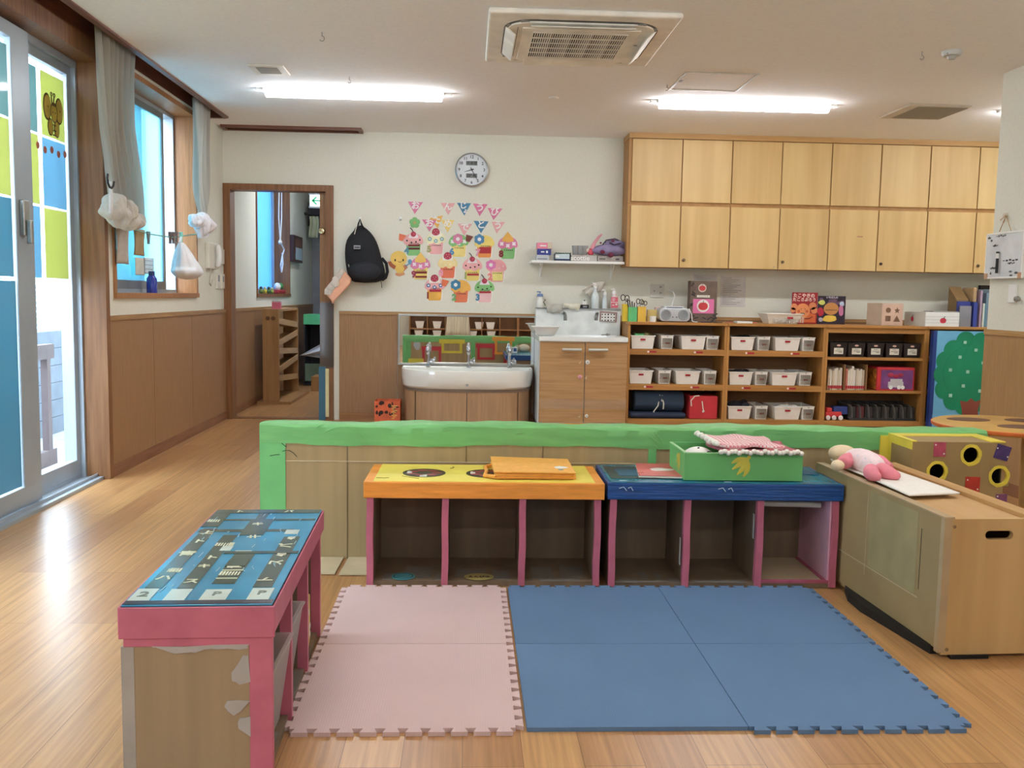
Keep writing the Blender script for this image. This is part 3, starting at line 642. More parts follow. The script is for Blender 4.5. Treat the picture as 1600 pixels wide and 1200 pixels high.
# ================================================================ FOAM MATS
def mat_tile(x0, y0, s, m, edges, th=.012):
    """one joint mat; edges = which sides carry teeth (l r f b)"""
    n = 10; pts = []; p = s/n; d = .022
    def side(a, b, teeth, inward_seam=False):
        a = Vector(a); b = Vector(b); u_ = (b-a).normalized(); nrm = Vector((u_.y, -u_.x)); out = [a]
        if teeth:
            for i in range(n):
                k = .18*p; c0 = a+u_*(p*(i+.25)); c1 = a+u_*(p*(i+.75))
                out += [c0, c0+nrm*d-u_*k*.7, c1+nrm*d+u_*k*.7, c1]
        return out
    x1, y1 = x0+s, y0+s
    pts += side((x0, y0), (x1, y0), 'f' in edges); pts += side((x1, y0), (x1, y1), 'r' in edges)
    pts += side((x1, y1), (x0, y1), 'b' in edges); pts += side((x0, y1), (x0, y0), 'l' in edges)
    q = MB(); q.prism([(v.x, v.y, .0) for v in pts], (0, 0, th)); return q
def foam(col):
    m = mat(col, .85, 0, .02, 3); nt = m.node_tree; b = nt.nodes['Principled BSDF']
    tc = nt.nodes.new('ShaderNodeTexCoord'); w1 = nt.nodes.new('ShaderNodeTexWave'); w1.inputs['Scale'].default_value = 45; w2 = nt.nodes.new('ShaderNodeTexWave'); w2.inputs['Scale'].default_value = 45; w2.bands_direction = 'Y'
    ad = nt.nodes.new('ShaderNodeMath'); ad.operation = 'ADD'; bp = nt.nodes.new('ShaderNodeBump'); bp.inputs['Strength'].default_value = .12; bp.inputs['Distance'].default_value = .002
    for w_ in (w1, w2): nt.links.new(tc.outputs['Object'], w_.inputs['Vector'])
    nt.links.new(w1.outputs['Fac'], ad.inputs[0]); nt.links.new(w2.outputs['Fac'], ad.inputs[1]); nt.links.new(ad.outputs[0], bp.inputs['Height']); nt.links.new(bp.outputs[0], b.inputs['Normal'])
    return m
M_fp, M_fbl = foam('D3B8B5'), foam('5C7A9C'); s = .600; g = .0012; X0 = -.458; Y0 = 2.375
lab = {(0, 0): 'pale pink foam mat tile at the front left, nearest the foreground bench', (0, 1): 'pale pink foam mat tile in front of the yellow bench', (1, 0): 'blue foam mat tile in front, right beside the pink tiles', (1, 1): 'blue foam mat tile behind, between the pink tile and the rear right tile', (2, 0): 'blue foam mat tile at the front right corner', (2, 1): 'blue foam mat tile at the rear right, in front of the blue bench'}
for i in range(3):
    for j in range(2):
        ed = ('f' if j == 0 else '')+('b' if j == 1 else '')+('l' if i == 0 else '')+('r' if i in (0, 2) else '')
        if (i, j) == (1, 0): ed = ''
        if (i, j) == (1, 1): ed = 'b'
        off = .028 if i > 0 else 0
        q = mat_tile(X0+i*(s+g)+off, Y0+j*(s+g), s-g, M_fp if i == 0 else M_fbl, ed)
        o = q.build('foam_mat', M_fp if i == 0 else M_fbl); tag(o, lab[(i, j)], 'foam mat', 'joint foam mats on the floor')

# ================================================================ GREEN-TAPED CARDBOARD BARRIER
br_ = thing('cardboard_barrier', 'long low cardboard barrier with a wrinkled green taped top', 'barrier')
B0, B1, BYF, BYB, BZ = -.885, 2.32, 4.005, 4.13, .592
MB().box(B0, B1, BYF, BYB, 0, BZ-.01).build('cardboard_core', M_card2, br_)
def wrin(u, v, x0, x1, f=1.0, dz=0):
    x = x0+(x1-x0)*u
    return x
q = MB(); n = 120; vs = []; prof = ((BYF-.004, BZ-.088), (BYF-.006, BZ-.04), (BYF-.006, BZ-.008), (BYF+.004, BZ+.002), (BYF+.06, BZ+.004), (BYB-.002, BZ+.002), (BYB+.005, BZ-.01), (BYB+.005, BZ-.085))
for i in range(n+1):
    x = B0-.004+(B1-B0+.008)*i/n
    for k, (y, z) in enumerate(prof):
        wv = .004*math.sin(x*5+k*.3)+.003*math.sin(x*13.7+k)+.0015*math.sin(x*41+k*2)
        vs.append((x, y-(abs(.002*math.sin(x*23+k*1.7)) if k in (1, 2) else 0), z+(wv if k in (0, 2, 3, 4, 5, 7) else wv*.5)))
m_ = len(prof); q.add(vs, [(i*m_+k, (i+1)*m_+k, (i+1)*m_+k+1, i*m_+k+1) for i in range(n) for k in range(m_-1)], True)
q.build('top_tape', M_green, br_)
q = MB(); q.box(B0-.005, B0+.105, BYF-.0035, BYF, .0, BZ-.08); q.box(B0-.005, B0, BYF-.0035, BYB+.004, .0, BZ-.005); q.box(B0-.005, B0+.105, BYB, BYB+.004, 0, BZ-.08); q.build('side_tape', mat('6DB870', .5), br_); each('side_tape', mat('6DB870', .5), br_, [(.80, .835, BYF-.004, BYF, .3, BZ-.08), (.045, .105, BYB, BYB+.004, 0, BZ-.05), (.60, .69, BYB, BYB+.004, 0, BZ-.05)])
q = MB()   # creases and seams in the card
for x in (-.515, -.0, .335): q.box(x-.0022, x+.0022, BYF-.0016, BYF, .43, .505)
for x in (-.515,): q.box(x-.0015, x+.0015, BYF-.0016, BYF, .0, .43)
q.build('seam', mat('6E5C40'), br_)
q = MB(); q.box(B0+.105, .80, BYF-.0022, BYF, .430, .4335); q.box(.5, .80, BYF-.0022, BYF, .405, .41); q.build('crease', M_cardlight, br_)
q = MB(); q.prism([(B0+.01, BYF-.002, .003), (-.53, BYF-.002, .003), (-.535, 3.762, .003), (B0+.01, 3.76, .003)], (0, 0, .005)); q.prism([(-.508, BYF-.002, .003), (-.30, BYF-.002, .003), (-.30, 3.755, .003), (-.518, 3.752, .003)], (0, 0, .005)); q.build('bottom_flap', M_cardlight, br_)
q = MB()
for (x, z, l, a) in ((-.66, .57, .05, .5), (-.62, .555, .07, .4), (-.48, .57, .05, -.9), (.79, .56, .06, -.7), (.82, .575, .05, -1.2), (.80, .54, .05, -1.0), (1.35, .575, .08, -.1), (.2, .555, .06, .2), (-.1, .565, .05, .3)):
    q.tube([(x, BYF-.0075, z), (x+l*.5, BYF-.009, z+l*.5*a+.004), (x+l, BYF-.0075, z+l*a)], [.0006, .0024, .0006], 6)
q.build('tape_wrinkle', M_green, br_)
q = MB()
for c_ in (((440, 692), (444, 696), (448, 698)), ((441, 705), (447, 703.5), (453, 704), (459, 708), (464, 714)), ((422, 712), (430, 710.5), (437, 710))):
    q.tube([at(a_, b_, 'y', BYF-.004) for a_, b_ in c_], .0016, 5)
q.build('pen_scribble', mat('2E4A34'), br_)
# painted windows on its far side, seen in the mirror
def MI(px, py): p = at(px, py, 'y', 2*8.466-BYB); return p.x, p.z
for (xa, xb, ya, yb, col, lid_) in ((660, 689, 541, 572, 'C23A44', .010), (690, 722, 530, 552, 'D8C84A', .035), (746, 773, 537, 562, 'C23A44', .02), (773, 800, 526, 554, 'E8A040', .035), (639, 662, 560, 585, 'D8C84A', .01), (692, 722, 566, 590, 'C8607A', .01)):
    x0, z1 = MI(xa, ya); x1, z0 = MI(xb, yb); z0 = max(z0, .02); t = .034; y = BYB+.001; q = MB(); q.box(x0-lid_, x1+lid_, y, y+.006, z1-t*1.7, z1); q.box(x0, x0+t, y, y+.006, z0, z1); q.box(x1-t, x1, y, y+.006, z0, z1); q.box(x0, x1, y, y+.006, z0, z0+t*.9)
    q.build('tape_window', mat(col, .5), br_, label='taped window outline on the far side')
x0, z1 = MI(646, 530); x1, z0 = MI(658, 547); q = MB(); q.blob(((x0+x1)/2, BYB+.002, (z0+z1)/2), (.045, .002, .075), 14, 10, .08, 3); q.build('grey_picture', mat('A8B0B4'), br_)

# ================================================================ WOODEN TOY BOX WITH CARD SIDE
tb = thing('toy_box', 'light wooden toy chest with a cut-out handle and a cardboard sheet on its left side', 'chest', loc=(1.560, 2.872, 0), rz=math.radians(2.6))
Mb = wood('CDAC78', 'B6925E', 'z', .45, 7); BW, BD, BH = .322, .96, .465
q = MB()
# front board with slot: four pieces round an oval hole
hx0, hx1, hz0, hz1 = .127, .223, .397, .426
def board_with_slot(m, y0, y1):
    q = MB(); n = 12; hole = []
    cz = (hz0+hz1)/2; r = (hz1-hz0)/2
    for i in range(n+1): a = PI/2+PI*i/n; hole.append((hx0+r+r*math.cos(a), cz+r*math.sin(a)))
    for i in range(1, 12): hole.append((hx0+r+(hx1-hx0-2*r)*i/12, cz-r))
    for i in range(n+1): a = -PI/2+PI*i/n; hole.append((hx1-r+r*math.cos(a), cz+r*math.sin(a)))
    for i in range(1, 12): hole.append((hx1-r-(hx1-hx0-2*r)*i/12, cz+r))
    # ring the hole: triangulate as fans to outer rectangle edges
    out = []
    for (x, z) in hole:
        dx, dz = x-(hx0+hx1)/2, z-cz
        tx = ((BW if dx > 0 else 0)-(hx0+hx1)/2)/dx if abs(dx) > 1e-9 else 1e9; tz = ((BH if dz > 0 else .012)-cz)/dz if abs(dz) > 1e-9 else 1e9
        t = min(abs(tx), abs(tz)); out.append(((hx0+hx1)/2+dx*t, cz+dz*t))
    N = len(hole); vs = []
    for y in (y0, y1): vs += [(x, y, z) for x, z in hole]+[(x, y, z) for x, z in out]
    fs = []
    for i in range(N):
        j = (i+1) % N
        fs += [(i, N+i, N+j, j)[::1], (2*N+i, 2*N+j, 3*N+j, 3*N+i), (i, j, 2*N+j, 2*N+i), (N+i, 3*N+i, 3*N+j, N+j)]
    q.add(vs, fs)
    # corners of the rectangle
    for (cx, cz_) in ((0, .012), (BW, .012), (BW, BH), (0, BH)):
        near = sorted(range(N), key=lambda k: (out[k][0]-cx)**2+(out[k][1]-cz_)**2)
        ks = [k for k in range(N) if abs(out[k][0]-cx) < 1e-6]; kz = [k for k in range(N) if abs(out[k][1]-cz_) < 1e-6]
        if ks and kz:
            a = min(ks, key=lambda k: abs(out[k][1]-cz_)); b = min(kz, key=lambda k: abs(out[k][0]-cx))
            q.prism([(out[a][0], y0, out[a][1]), (cx, y0, cz_), (out[b][0], y0, out[b][1])], (0, y1-y0, 0))
    return q.build('front_panel', m, tb)
fp = board_with_slot(Mb, 0, .018)
for v in ((.02, .03), (.02, .44)): MB().lathe([(.001, -.003), (.006, -.002), (.006, .001)], (v[0], .0, v[1]), 12, 'y').build('screw_cap', mat('8A7050'), fp)
box(0, .018, .018, BD, .012, BH).build('side_panel', Mb, tb); box(BW-.018, BW, .018, BD, .012, BH).build('side_panel', Mb, tb)
box(.0, BW, BD-.018, BD, .012, BH).build('rear_panel', Mb, tb); box(.018, BW-.018, .018, BD-.018, .02, .035).build('bottom_panel', Mb, tb)
box(.0, BW-.03, .018, BD-.018, BH-.02, BH-.004).build('top_panel', wood('CDA878', 'BE9664', 'y', .45, 9), tb)
q = MB(); q.box(BW-.055, BW, .0, BD, BH-.006, BH+.012); q.build('top_rim', wood('C6A06A', 'B48A56', 'y', .5, 20), tb, .003)
# cardboard sheet leaning on the left side
cd = MB(); cd.box(-.012, -.002, .002, BD+.04, .03, BH+.004); cs = cd.build('card_sheet', M_card, tb)
q = MB(); q.box(-.0135, -.012, .135, .137, .19, .40); q.build('slit', mat('4A3E28'), cs)
q = MB(); q.box(-.0135, -.012, .14, .75, .158, .161); q.box(-.0135, -.012, .52, .522, .12, .45); q.build('crease', M_cardlight, cs); q = MB(); q.box(-.0128, -.0118, .16, .50, .165, .45); q.build('pale_patch', mat('A3946A', .8), cs)
q = MB(); q.box(-.014, .012, -.002, .02, .02, BH+.004); q.box(-.014, .02, .0, BD+.03, BH+.002, BH+.006); q.build('corner_tape', mat('B49C78', .5), cs)
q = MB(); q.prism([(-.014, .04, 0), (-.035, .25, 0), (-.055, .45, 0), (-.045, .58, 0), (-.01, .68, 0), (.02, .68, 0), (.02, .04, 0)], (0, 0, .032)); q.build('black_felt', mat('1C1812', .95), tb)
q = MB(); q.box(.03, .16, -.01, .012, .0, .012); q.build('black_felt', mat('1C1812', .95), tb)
zt = .474
def towf(u, v):
    A, B, C_, D_ = Vector((1.570, 3.165)), Vector((1.775, 3.205)), Vector((1.555, 3.85)), Vector((1.73, 3.93))
    p = (A*(1-u)+B*u)*(1-v)+(C_*(1-u)+D_*u)*v
    return (p.x, p.y, zt+.005+.004*math.sin(u*8+v*5)*v+.012*max(0, v-.85)*6*(1-u))
tag(MB().grid(towf, 12, 30).build('towel', mat('EFEAE0', .95, 0, .02, 60, bump=.2), solid=.006), 'white towel spread under the doll on the toy chest', 'towel')
dl_ = thing('rag_doll', 'soft doll in pink and white clothes lying face down on the toy chest', 'doll')
M_dp = mat('E88C98', .9, 0, .04, 30, bump=.1); M_dw = mat('F4DCDC', .9, 0, .04, 40); M_sk = mat('EAD2AE', .9)
def P3(x, y, z): return at(x, y, 'z', z)
t0, t1 = P3(1334, 716, .515), P3(1368, 729, .51)
MB().tube([t0+Vector((-.005, .05, 0)), t0, (t0+t1)/2+Vector((0, 0, .006)), t1, t1+Vector((.0, -.04, -.01))], [.018, .046, .052, .046, .03], 18).build('torso', M_dw, dl_, sub=1)
MB().blob(P3(1318, 712, .518)+Vector((.02, .06, 0)), (.060, .055, .036), 20, 12).build('head', M_sk, dl_, sub=1)
a0 = P3(1309, 727, .505); a1 = P3(1318, 723, .51); a2 = P3(1332, 715, .52)
MB().tube([a2, (a1+a2)/2, a1, a1-(a2-a1)*.15], [.026, .032, .030, .024], 14).build('sleeve', M_dp, dl_, sub=1)
MB().blob(a0, (.026, .03, .022), 16, 10).build('hand', M_sk, dl_)
c0 = P3(1374, 722, .50)+Vector((.02, .02, 0)); MB().tube([c0+Vector((-.03, .03, .01)), c0, c0+Vector((.012, -.06, -.012))], [.022, .022, .012], 12).build('sleeve', M_dp, dl_)
for (k0, k1, k2) in (((1360, 733), (1362, 741), (1376, 747)), ((1372, 731), (1388, 740), (1408, 745))):
    p0, p1, p2 = P3(*k0, .51), P3(*k1, .502), P3(*k2, .495)
    MB().tube([p0, (p0+p1)/2, p1, (p1+p2)/2, p2], [.026, .032, .03, .022, .010], 14).build('trouser_leg', M_dp, dl_, sub=1)
q = MB()
for (x, y) in ((1340, 712), (1352, 716), (1360, 722), (1347, 722)): q.blob(P3(x, y, .565), (.004, .004, .001), 8, 4)
q.build('print_dots', mat('A8C0D8'), dl_)

# ================================================================ YELLOW-EDGED CARD BOX WITH HOLES
hb = thing('ball_hole_box', 'cardboard box with yellow ringed round holes behind the toy chest', 'box')
hx0, hx1, hy0, hz = 1.872, 2.272, 3.772, .574
M_c3 = mat('9C8458', .85, 0, .05, 5)
def HP(px, py): p = at(px, py, 'y', hy0); return p.x, p.z
holes = [HP(1517, 711), HP(1464, 737), HP(1561, 744)]
q = MB()       # front built as a lattice with round holes cut by boolean-free fans
R = .0345
def plate(q, x0, x1, z0, z1, y, holes, r, t):
    """sheet facing -Y with round holes, one cell per hole joined edge to edge"""
    n = 24; xs = [x0]+sorted({round(h[0]-r*1.25, 4) for h in holes} | {round(h[0]+r*1.25, 4) for h in holes})+[x1]
    xs = [x for x in xs if x0 <= x <= x1]
    for i in range(len(xs)-1):
        a, b = xs[i], xs[i+1]
        hh = [h for h in holes if abs((a+b)/2-h[0]) < r*1.2 and a >= h[0]-r*1.26 and b <= h[0]+r*1.26]
        if not hh: q.box(a, b, y, y+t, z0, z1); continue
        h = hh[0]; za, zb = h[1]-r*1.25, h[1]+r*1.25
        q.box(a, b, y, y+t, z0, za); q.box(a, b, y, y+t, zb, z1)
        vs = []; N = 0; cx, cz = h
        for k in range(n):
            an = 2*PI*k/n; c_, s_ = math.cos(an), math.sin(an); m = max(abs(c_), abs(s_)); k_ = r*1.25/m
            for yy in (y, y+t): vs += [(cx+r*c_, yy, cz+r*s_), (cx+k_*c_, yy, cz+k_*s_)]
        fs = []
        for k in range(n):
            j = (k+1) % n; A, B = 4*k, 4*j
            fs += [(A, A+1, B+1, B), (A+2, B+2, B+3, A+3), (A, B, B+2, A+2)]
        q.add(vs, fs)
plate(q, hx0, hx1, .0, hz, hy0, holes, R, .006)
q.build('front_side', M_c3, hb)
for (a, nm) in (((hx0, hx0+.006, hy0+.006, 3.995, 0, hz), 'left_side'), ((hx1-.006, hx1, hy0+.006, 3.995, 0, hz), 'right_side'), ((hx1-.012, hx1-.006, hy0+.01, 3.98, 0.01, hz-.01), 'shade_lining'), ((hx0+.008, hx1-.014, hy0+.008, 3.98, 0.002, .02), 'shade_lining'), ((hx0, hx1, hy0, 3.995, hz, hz+.004), 'lid'), ((hx0+.006, hx1-.006, 3.985, 3.995, 0, hz), 'rear_side')): box(*a).build(nm, M_c3 if nm not in ('rear_side', 'shade_lining') else mat('1A120E', .95), hb)  # near-black lining and rear put the box's inner shade into colour
for h in holes:
    q = MB(); n = 18; vs = []
    for k in range(n):
        an = 2*PI*k/n; w_ = 1+.03*math.sin(k*2.5)
        vs += [(h[0]+R*.97*math.cos(an), hy0-.002, h[1]+R*.97*math.sin(an)), (h[0]+R*1.36*w_*math.cos(an), hy0-.002, h[1]+R*1.36*w_*math.sin(an)), (h[0]+R*.97*math.cos(an), hy0+.01, h[1]+R*.97*math.sin(an))]
    q.add(vs, [(3*k, 3*k+1, 3*((k+1) % n)+1, 3*((k+1) % n)) for k in range(n)]+[(3*k+2, 3*k, 3*((k+1) % n), 3*((k+1) % n)+2) for k in range(n)]); q.build('yellow_ring', M_ytape, hb, label='yellow tape round the hole')
q = MB(); q.box(hx0-.002, hx0, hy0, 3.99, hz-.03, hz+.002); q.box(hx0-.002, hx0, 3.965, 3.997, 0, hz+.002); q.box(hx0-.002, hx1-.06, 3.93, 3.997, hz+.004, hz+.007); q.box(hx1-.06, hx1, hy0, 3.997, hz+.004, hz+.0075); q.box(hx0-.002, hx0+.018, hy0, 3.997, hz+.004, hz+.007)
q.box(1.835, hx0, 3.99, 4.0, .05, hz-.005); q.build('yellow_tape', M_ytape, hb)
for (c, w_, h_, col, rz_) in (((1468, 702), .052, .062, 'B04A62', 0), ((1519, 757), .064, .066, 'B83A30', -.03), ((1566, 707), .064, .062, '4A3A72', -.28), ((1564, 781), .05, .05, '7A4A70', 0)):
    x, z = HP(*c); b = MB().box(x-w_/2, x+w_/2, hy0-.0025, hy0-.001, z-h_/2, z+h_/2, ry=-rz_).build('picture_card', mat(col, .35, 0, .1, 40), hb, label='small coloured picture card')
    q = MB()
    for (dx, dz) in ((-.35, .3), (.36, -.3)): q.blob((x+dx*w_, hy0-.003, z+dz*h_), (.0035, .001, .0035), 8, 5)
    q.build('pin_dot', M_white, b)
rt = thing('round_hole_board', 'orange rimmed round play table with dark oval holes beyond the barrier', 'table')
q = MB().lathe([(.001, .545), (.33, .545), (.34, .555), (.34, .568), (.33, .574), (.001, .574)], (2.72, 4.53, -.014), 48); q.build('tabletop', mat('D0A458', .5), rt)
MB().lathe([(.341, .552), (.344, .556), (.344, .568), (.341, .570)], (2.72, 4.53, -.014), 48).build('orange_rim', mat('E07A40', .5), rt); 
for (x, y, a, b) in ((2.60, 4.66, .11, .075), (2.72, 4.40, .11, .075), (2.88, 4.64, .09, .075)): MB().lathe([(.001, .0), (1, .0), (1, .0015), (.001, .002)], (x, y, .560), 28, sx=a, sy=b).build('dark_hole', mat('6E4A38', .6), rt)
for a in (0.6, 2.2, 3.8, 5.4): MB().tube([(2.72+.26*math.cos(a), 4.53+.26*math.sin(a), 0), (2.72+.24*math.cos(a), 4.53+.24*math.sin(a), .535)], .022, 12).build('leg', mat('C09858'), rt)
# ================================================================ CEILING FITTINGS
L_tube = glow((248, 250, 255), 38.0)
lamp0 = thing('ceiling_lamp', '', 'ceiling light', 'long ceiling tube lights', loc=(0, 0, 0))
q = MB(); q.box(-.64, .64, -.036, .036, -.024, 0); q.box(-.69, -.64, -.02, .02, -.02, 0); q.box(.64, .69, -.02, .02, -.02, 0); q.build('housing', M_white, lamp0, .004)
q = MB(); n = 12; pts = [(-.62, .046*math.cos(PI*1.2*k/n-.1*PI), -.034-.026*math.sin(PI*1.2*k/n-.1*PI)) for k in range(n+1)]; q.prism(pts, (1.24, 0, 0)); q.build('diffuser', L_tube, lamp0)
p = (at(410, 150, 'z', 2.54)+at(697, 156, 'z', 2.54))/2; p2 = (at(1022, 168, 'z', 2.54)+at(1302, 174, 'z', 2.54))/2
lamps = [(p.x, p.y, 'lit ceiling tube light on the left, above the doorway side'), (p2.x, p2.y, 'lit ceiling tube light on the right, in front of the wall cabinets'), (p2.x+2.60, p2.y+.02, 'lit ceiling tube light hidden mostly behind the right wall end')]
for yy in (3.3, -.1, -2.8):  # unseen lamp rows, added overhead and behind to light the near room
    lamps += [(p.x, yy, 'unseen lit ceiling tube light behind the camera, left row at %s' % yy), (p2.x, yy, 'unseen lit ceiling tube light behind the camera, right row at %s' % yy)]
for i, (x, y, lb) in enumerate(lamps):
    lb = ['', '', '', 'unseen lit ceiling tube light overhead on the left, in front of the air conditioner', 'unseen lit ceiling tube light overhead on the right, in front of the air conditioner', 'unseen lit ceiling tube light above the photographer, left row', 'unseen lit ceiling tube light above the photographer, right row', 'unseen lit ceiling tube light by the wall behind, left row', 'unseen lit ceiling tube light by the wall behind, right row'][i] or lb
    if i == 0: lamp0.location = (x, y, CZ); lamp0['label'] = lb
    else: dup(lamp0, lb, (x, y, CZ))
# corridor lamp
dup(lamp0, 'ceiling light of the corridor beyond the doorway', (-1.4, 10.4, CZ), PI/2)
# air conditioner
ac = thing('air_conditioner', 'white ceiling cassette air conditioner with open louvre flaps', 'air conditioner')
ax0, ax1, ay0, ay1 = .085, 1.065, 4.77, 5.765; az = CZ-.03; acx, acy = (ax0+ax1)/2, (ay0+ay1)/2
M_ac = mat('F6F2E8', .5)
q = MB(); q.box(ax0, ax1, ay0, ay1, az, CZ); q.build('panel', M_ac, ac, .012)
def rr_pts(cx, cy, hw, hh, r, z, n=8):
    out = []
    for (sx, sy, a0) in ((1, 1, 0), (-1, 1, PI/2), (-1, -1, PI), (1, -1, 3*PI/2)):
        for k in range(n+1):
            a = a0+PI/2*k/n; out.append((cx+sx*(hw-r)+r*math.cos(a), cy+sy*(hh-r)+r*math.sin(a), z))
    return out
q = MB(); q.prism(rr_pts(acx, acy, .405, .405, .16, az-.003), (0, 0, .004)); q.build('air_outlet', mat('5A5650', .7), ac)
q = MB(); q.prism(rr_pts(acx, acy, .385, .385, .12, az-.012), (0, 0, .01)); q.build('inner_panel', M_ac, ac, .004)
q = MB(); q.box(acx-.31, acx+.31, acy-.31, acy+.31, az-.02, az-.012); q.build('grille_frame', M_ac, ac, .004)
gb = box(acx-.25, acx+.25, acy-.25, acy+.25, az-.0205, az-.019).build('grille_opening', mat('1E1A16', .9), ac)
q = MB()
for i in range(43): x = acx-.25+.5*i/42; q.box(x-.0021, x+.0021, acy-.25, acy+.25, az-.023, az-.0195)
for i in range(6): y = acy-.25+.5*i/5; q.box(acx-.25, acx+.25, y-.004, y+.004, az-.024, az-.0195)
q.build('grille', M_ac, gb)
for (a0, a1, b0, b1, rx_, ry_) in ((acx-.27, acx+.27, acy-.40, acy-.335, .35, 0), (acx-.27, acx+.27, acy+.335, acy+.40, -.35, 0), (acx-.41, acx-.335, acy-.27, acy+.27, 0, .7), (acx+.335, acx+.41, acy-.27, acy+.27, 0, -.7)):
    q = MB(); q.box(a0, a1, b0, b1, az-.024, az-.018, rx=rx_, ry=ry_); q.build('louvre_flap', M_ac, ac, .003)
for (x, y) in ((acx-.3, acy-.37), (acx+.3, acy-.37), (acx-.37, acy-.3), (acx-.37, acy+.3), (acx+.37, acy-.3), (acx+.37, acy+.3), (acx-.3, acy+.37), (acx+.3, acy+.37)): each('outlet_bracket', mat('8C8880'), ac, [(x-.022, x+.022, y-.022, y+.022, az-.009, az-.001)])
pass; box(acx-.335, acx-.332, acy-.3, acy+.3, az-.0126, az-.011).build('panel_seam', mat('4A443C'), ac); MB().blob((acx+.33, acy-.02, az-.014), (.012, .008, .002), 10, 5).build('mark', M_grey, ac)
# vents, hatch, detector, hooks
v1 = thing('ceiling_vent', 'small square ceiling vent above the doorway side', 'vent'); q = MB(); q.box(-1.415, -1.19, 6.10, 6.36, CZ-.012, CZ); b = q.build('frame', M_ac, v1, .004); q = MB(); q.box(-1.37, -1.235, 6.14, 6.30, CZ-.015, CZ-.010); b = q.build('grille', mat('A8A498', .8), b)
v2 = thing('ceiling_vent', 'larger square ceiling vent beside the right wall end', 'vent'); q = MB(); q.box(3.17, 3.63, 6.72, 7.22, CZ-.014, CZ); b = q.build('frame', mat('D8D0C4', .6), v2, .004); q = MB(); q.box(3.25, 3.62, 6.76, 7.18, CZ-.018, CZ-.012); q.build('grille', mat('9A9488', .8, 0, .1, 300), b)
h1 = thing('access_hatch', 'square ceiling access hatch between the lights and the air conditioner', 'hatch'); q = MB(); t = .018
q.box(1.355, 1.835, 5.98, 5.98+t, CZ-.006, CZ); q.box(1.355, 1.835, 6.49-t, 6.49, CZ-.006, CZ); q.box(1.355, 1.355+t, 5.98, 6.49, CZ-.006, CZ); q.box(1.835-t, 1.835, 5.98, 6.49, CZ-.006, CZ); q.build('frame', mat('C4BEB4', .5), h1); box(1.376, 1.814, 6.001, 6.469, CZ-.003, CZ).build('panel', M_ceil, h1); box(1.37, 1.39, 6.2, 6.24, CZ-.008, CZ-.002).build('catch', M_grey, h1)
d1 = thing('smoke_detector', 'white round smoke detector on the ceiling at the upper right', 'detector'); c = (2.74, 5.33, 0)
MB().lathe([(.001, CZ), (.055, CZ), (.055, CZ-.014), (.046, CZ-.026), (.001, CZ-.028)][::-1], c, 24).build('body', mat('D8DCDC', .5), d1); MB().lathe([(.001, CZ-.045), (.02, CZ-.045), (.026, CZ-.028), (.001, CZ-.027)], c, 16).build('sensor', mat('C0C4C4', .4), d1); MB().blob((2.70, 5.30, CZ-.02), .004).build('lamp_dot', M_grey, d1)
def hook(c, r, lb, m=M_steel):
    q = MB(); q.tube([(c[0], c[1], CZ), (c[0], c[1], c[2]+r)]+[(c[0]+r*math.sin(a), c[1], c[2]+r*math.cos(a)) for a in [0, .6, 1.2, 1.8, 2.4, 3, 3.6, 4.2]], .0022, 6); return tag(q.build('ceiling_hook', m), lb, 'hook')
hook((-.825, 5.33, CZ-.035), .014, 'open metal hook in the ceiling at the upper left')
hook((-.808, 6.386, CZ-.03), .010, 'tiny metal hook in the ceiling above the left tube light')
hook((.598+.72, 6.35, CZ-.03), .010, 'tiny metal hook in the ceiling left of the right tube light')
hook((2.574, 5.346, CZ-.035), .012, 'tiny metal hook in the ceiling beside the smoke detector')
tag(MB().lathe([(.001, -.012), (.03, -.01), (.04, 0), (.001, 0)], (.60, 6.85, CZ), 16).build('ceiling_rosette', M_ceil), 'small round white fitting on the ceiling between the two lights', 'fitting')

# ================================================================ WALL CABINETS
CX = [1.412, 1.857, 2.30, 2.745, 3.19, 3.635, 4.08, 4.525, 4.97]; CYF, CZT, CZM, CZB = 8.19, 2.545, 1.985, 1.432
CYB = BY-.002
struct(box(1.385, 5.2, CYF-.004, CYB, CZT, CZ).build('trim_9', wood('C49C64', 'B48A54', 'x', .5, 20)))
names = [('upper row', 'directly under the ceiling'), ('lower row', 'above the open shelves')]
ords = ['first', 'second', 'third', 'fourth']
for row, (z0, z1) in enumerate(((CZM, CZT), (CZB, CZM))):
    for k in range(4):
        x0, x1 = CX[2*k], CX[2*k+2]
        c = thing('wall_cabinet', 'pale maple two-door wall cabinet, %s from the left in the %s' % (ords[k], names[row][0]), 'cabinet', 'maple wall cabinets')
        q = MB(); q.box(x0+.0015 if k else x0-.022, x1-.0015, CYF+.02, CYB, z0+.001, z1-.001); q.build('body', M_maple_s, c)
        for j in (0, 1):
            a, b = CX[2*k+j], CX[2*k+j+1]
            zt_, zb_ = (z1-.006, z0+.016) if row == 0 else (z1-.018, z0)
            d = box(a+.005, b-.005, CYF, CYF+.019, zb_, zt_).build('door', wood('DCBE84', 'CEAC72', 'z', .42, 9) if (2*k+j+row) % 2 else wood('D8B87E', 'C8A66C', 'z', .42, 11), c, .002)
            idx = 2*k+j
            if row == 1 and idx in (1, 3, 5, 7): MB().lathe([(.001, -.016), (.012, -.014), (.014, -.004), (.010, 0)], (a+.04, CYF, z0+.065), 14, 'y').build('knob_lock', mat('6A5844', .4, .4) if idx != 5 else mat('4A3428', .4, .3), d)
            if row == 1 and idx == 2: MB().lathe([(.001, -.006), (.006, -.005), (.006, 0)], (b-.035, CYF, z0+.02), 12, 'y').build('knob_lock', M_steel, d)
            if row == 1 and idx == 4: box(a+.26, a+.31, CYF-.001, CYF, z0+.298, z0+.306).build('red_mark', mat('A86858'), d)

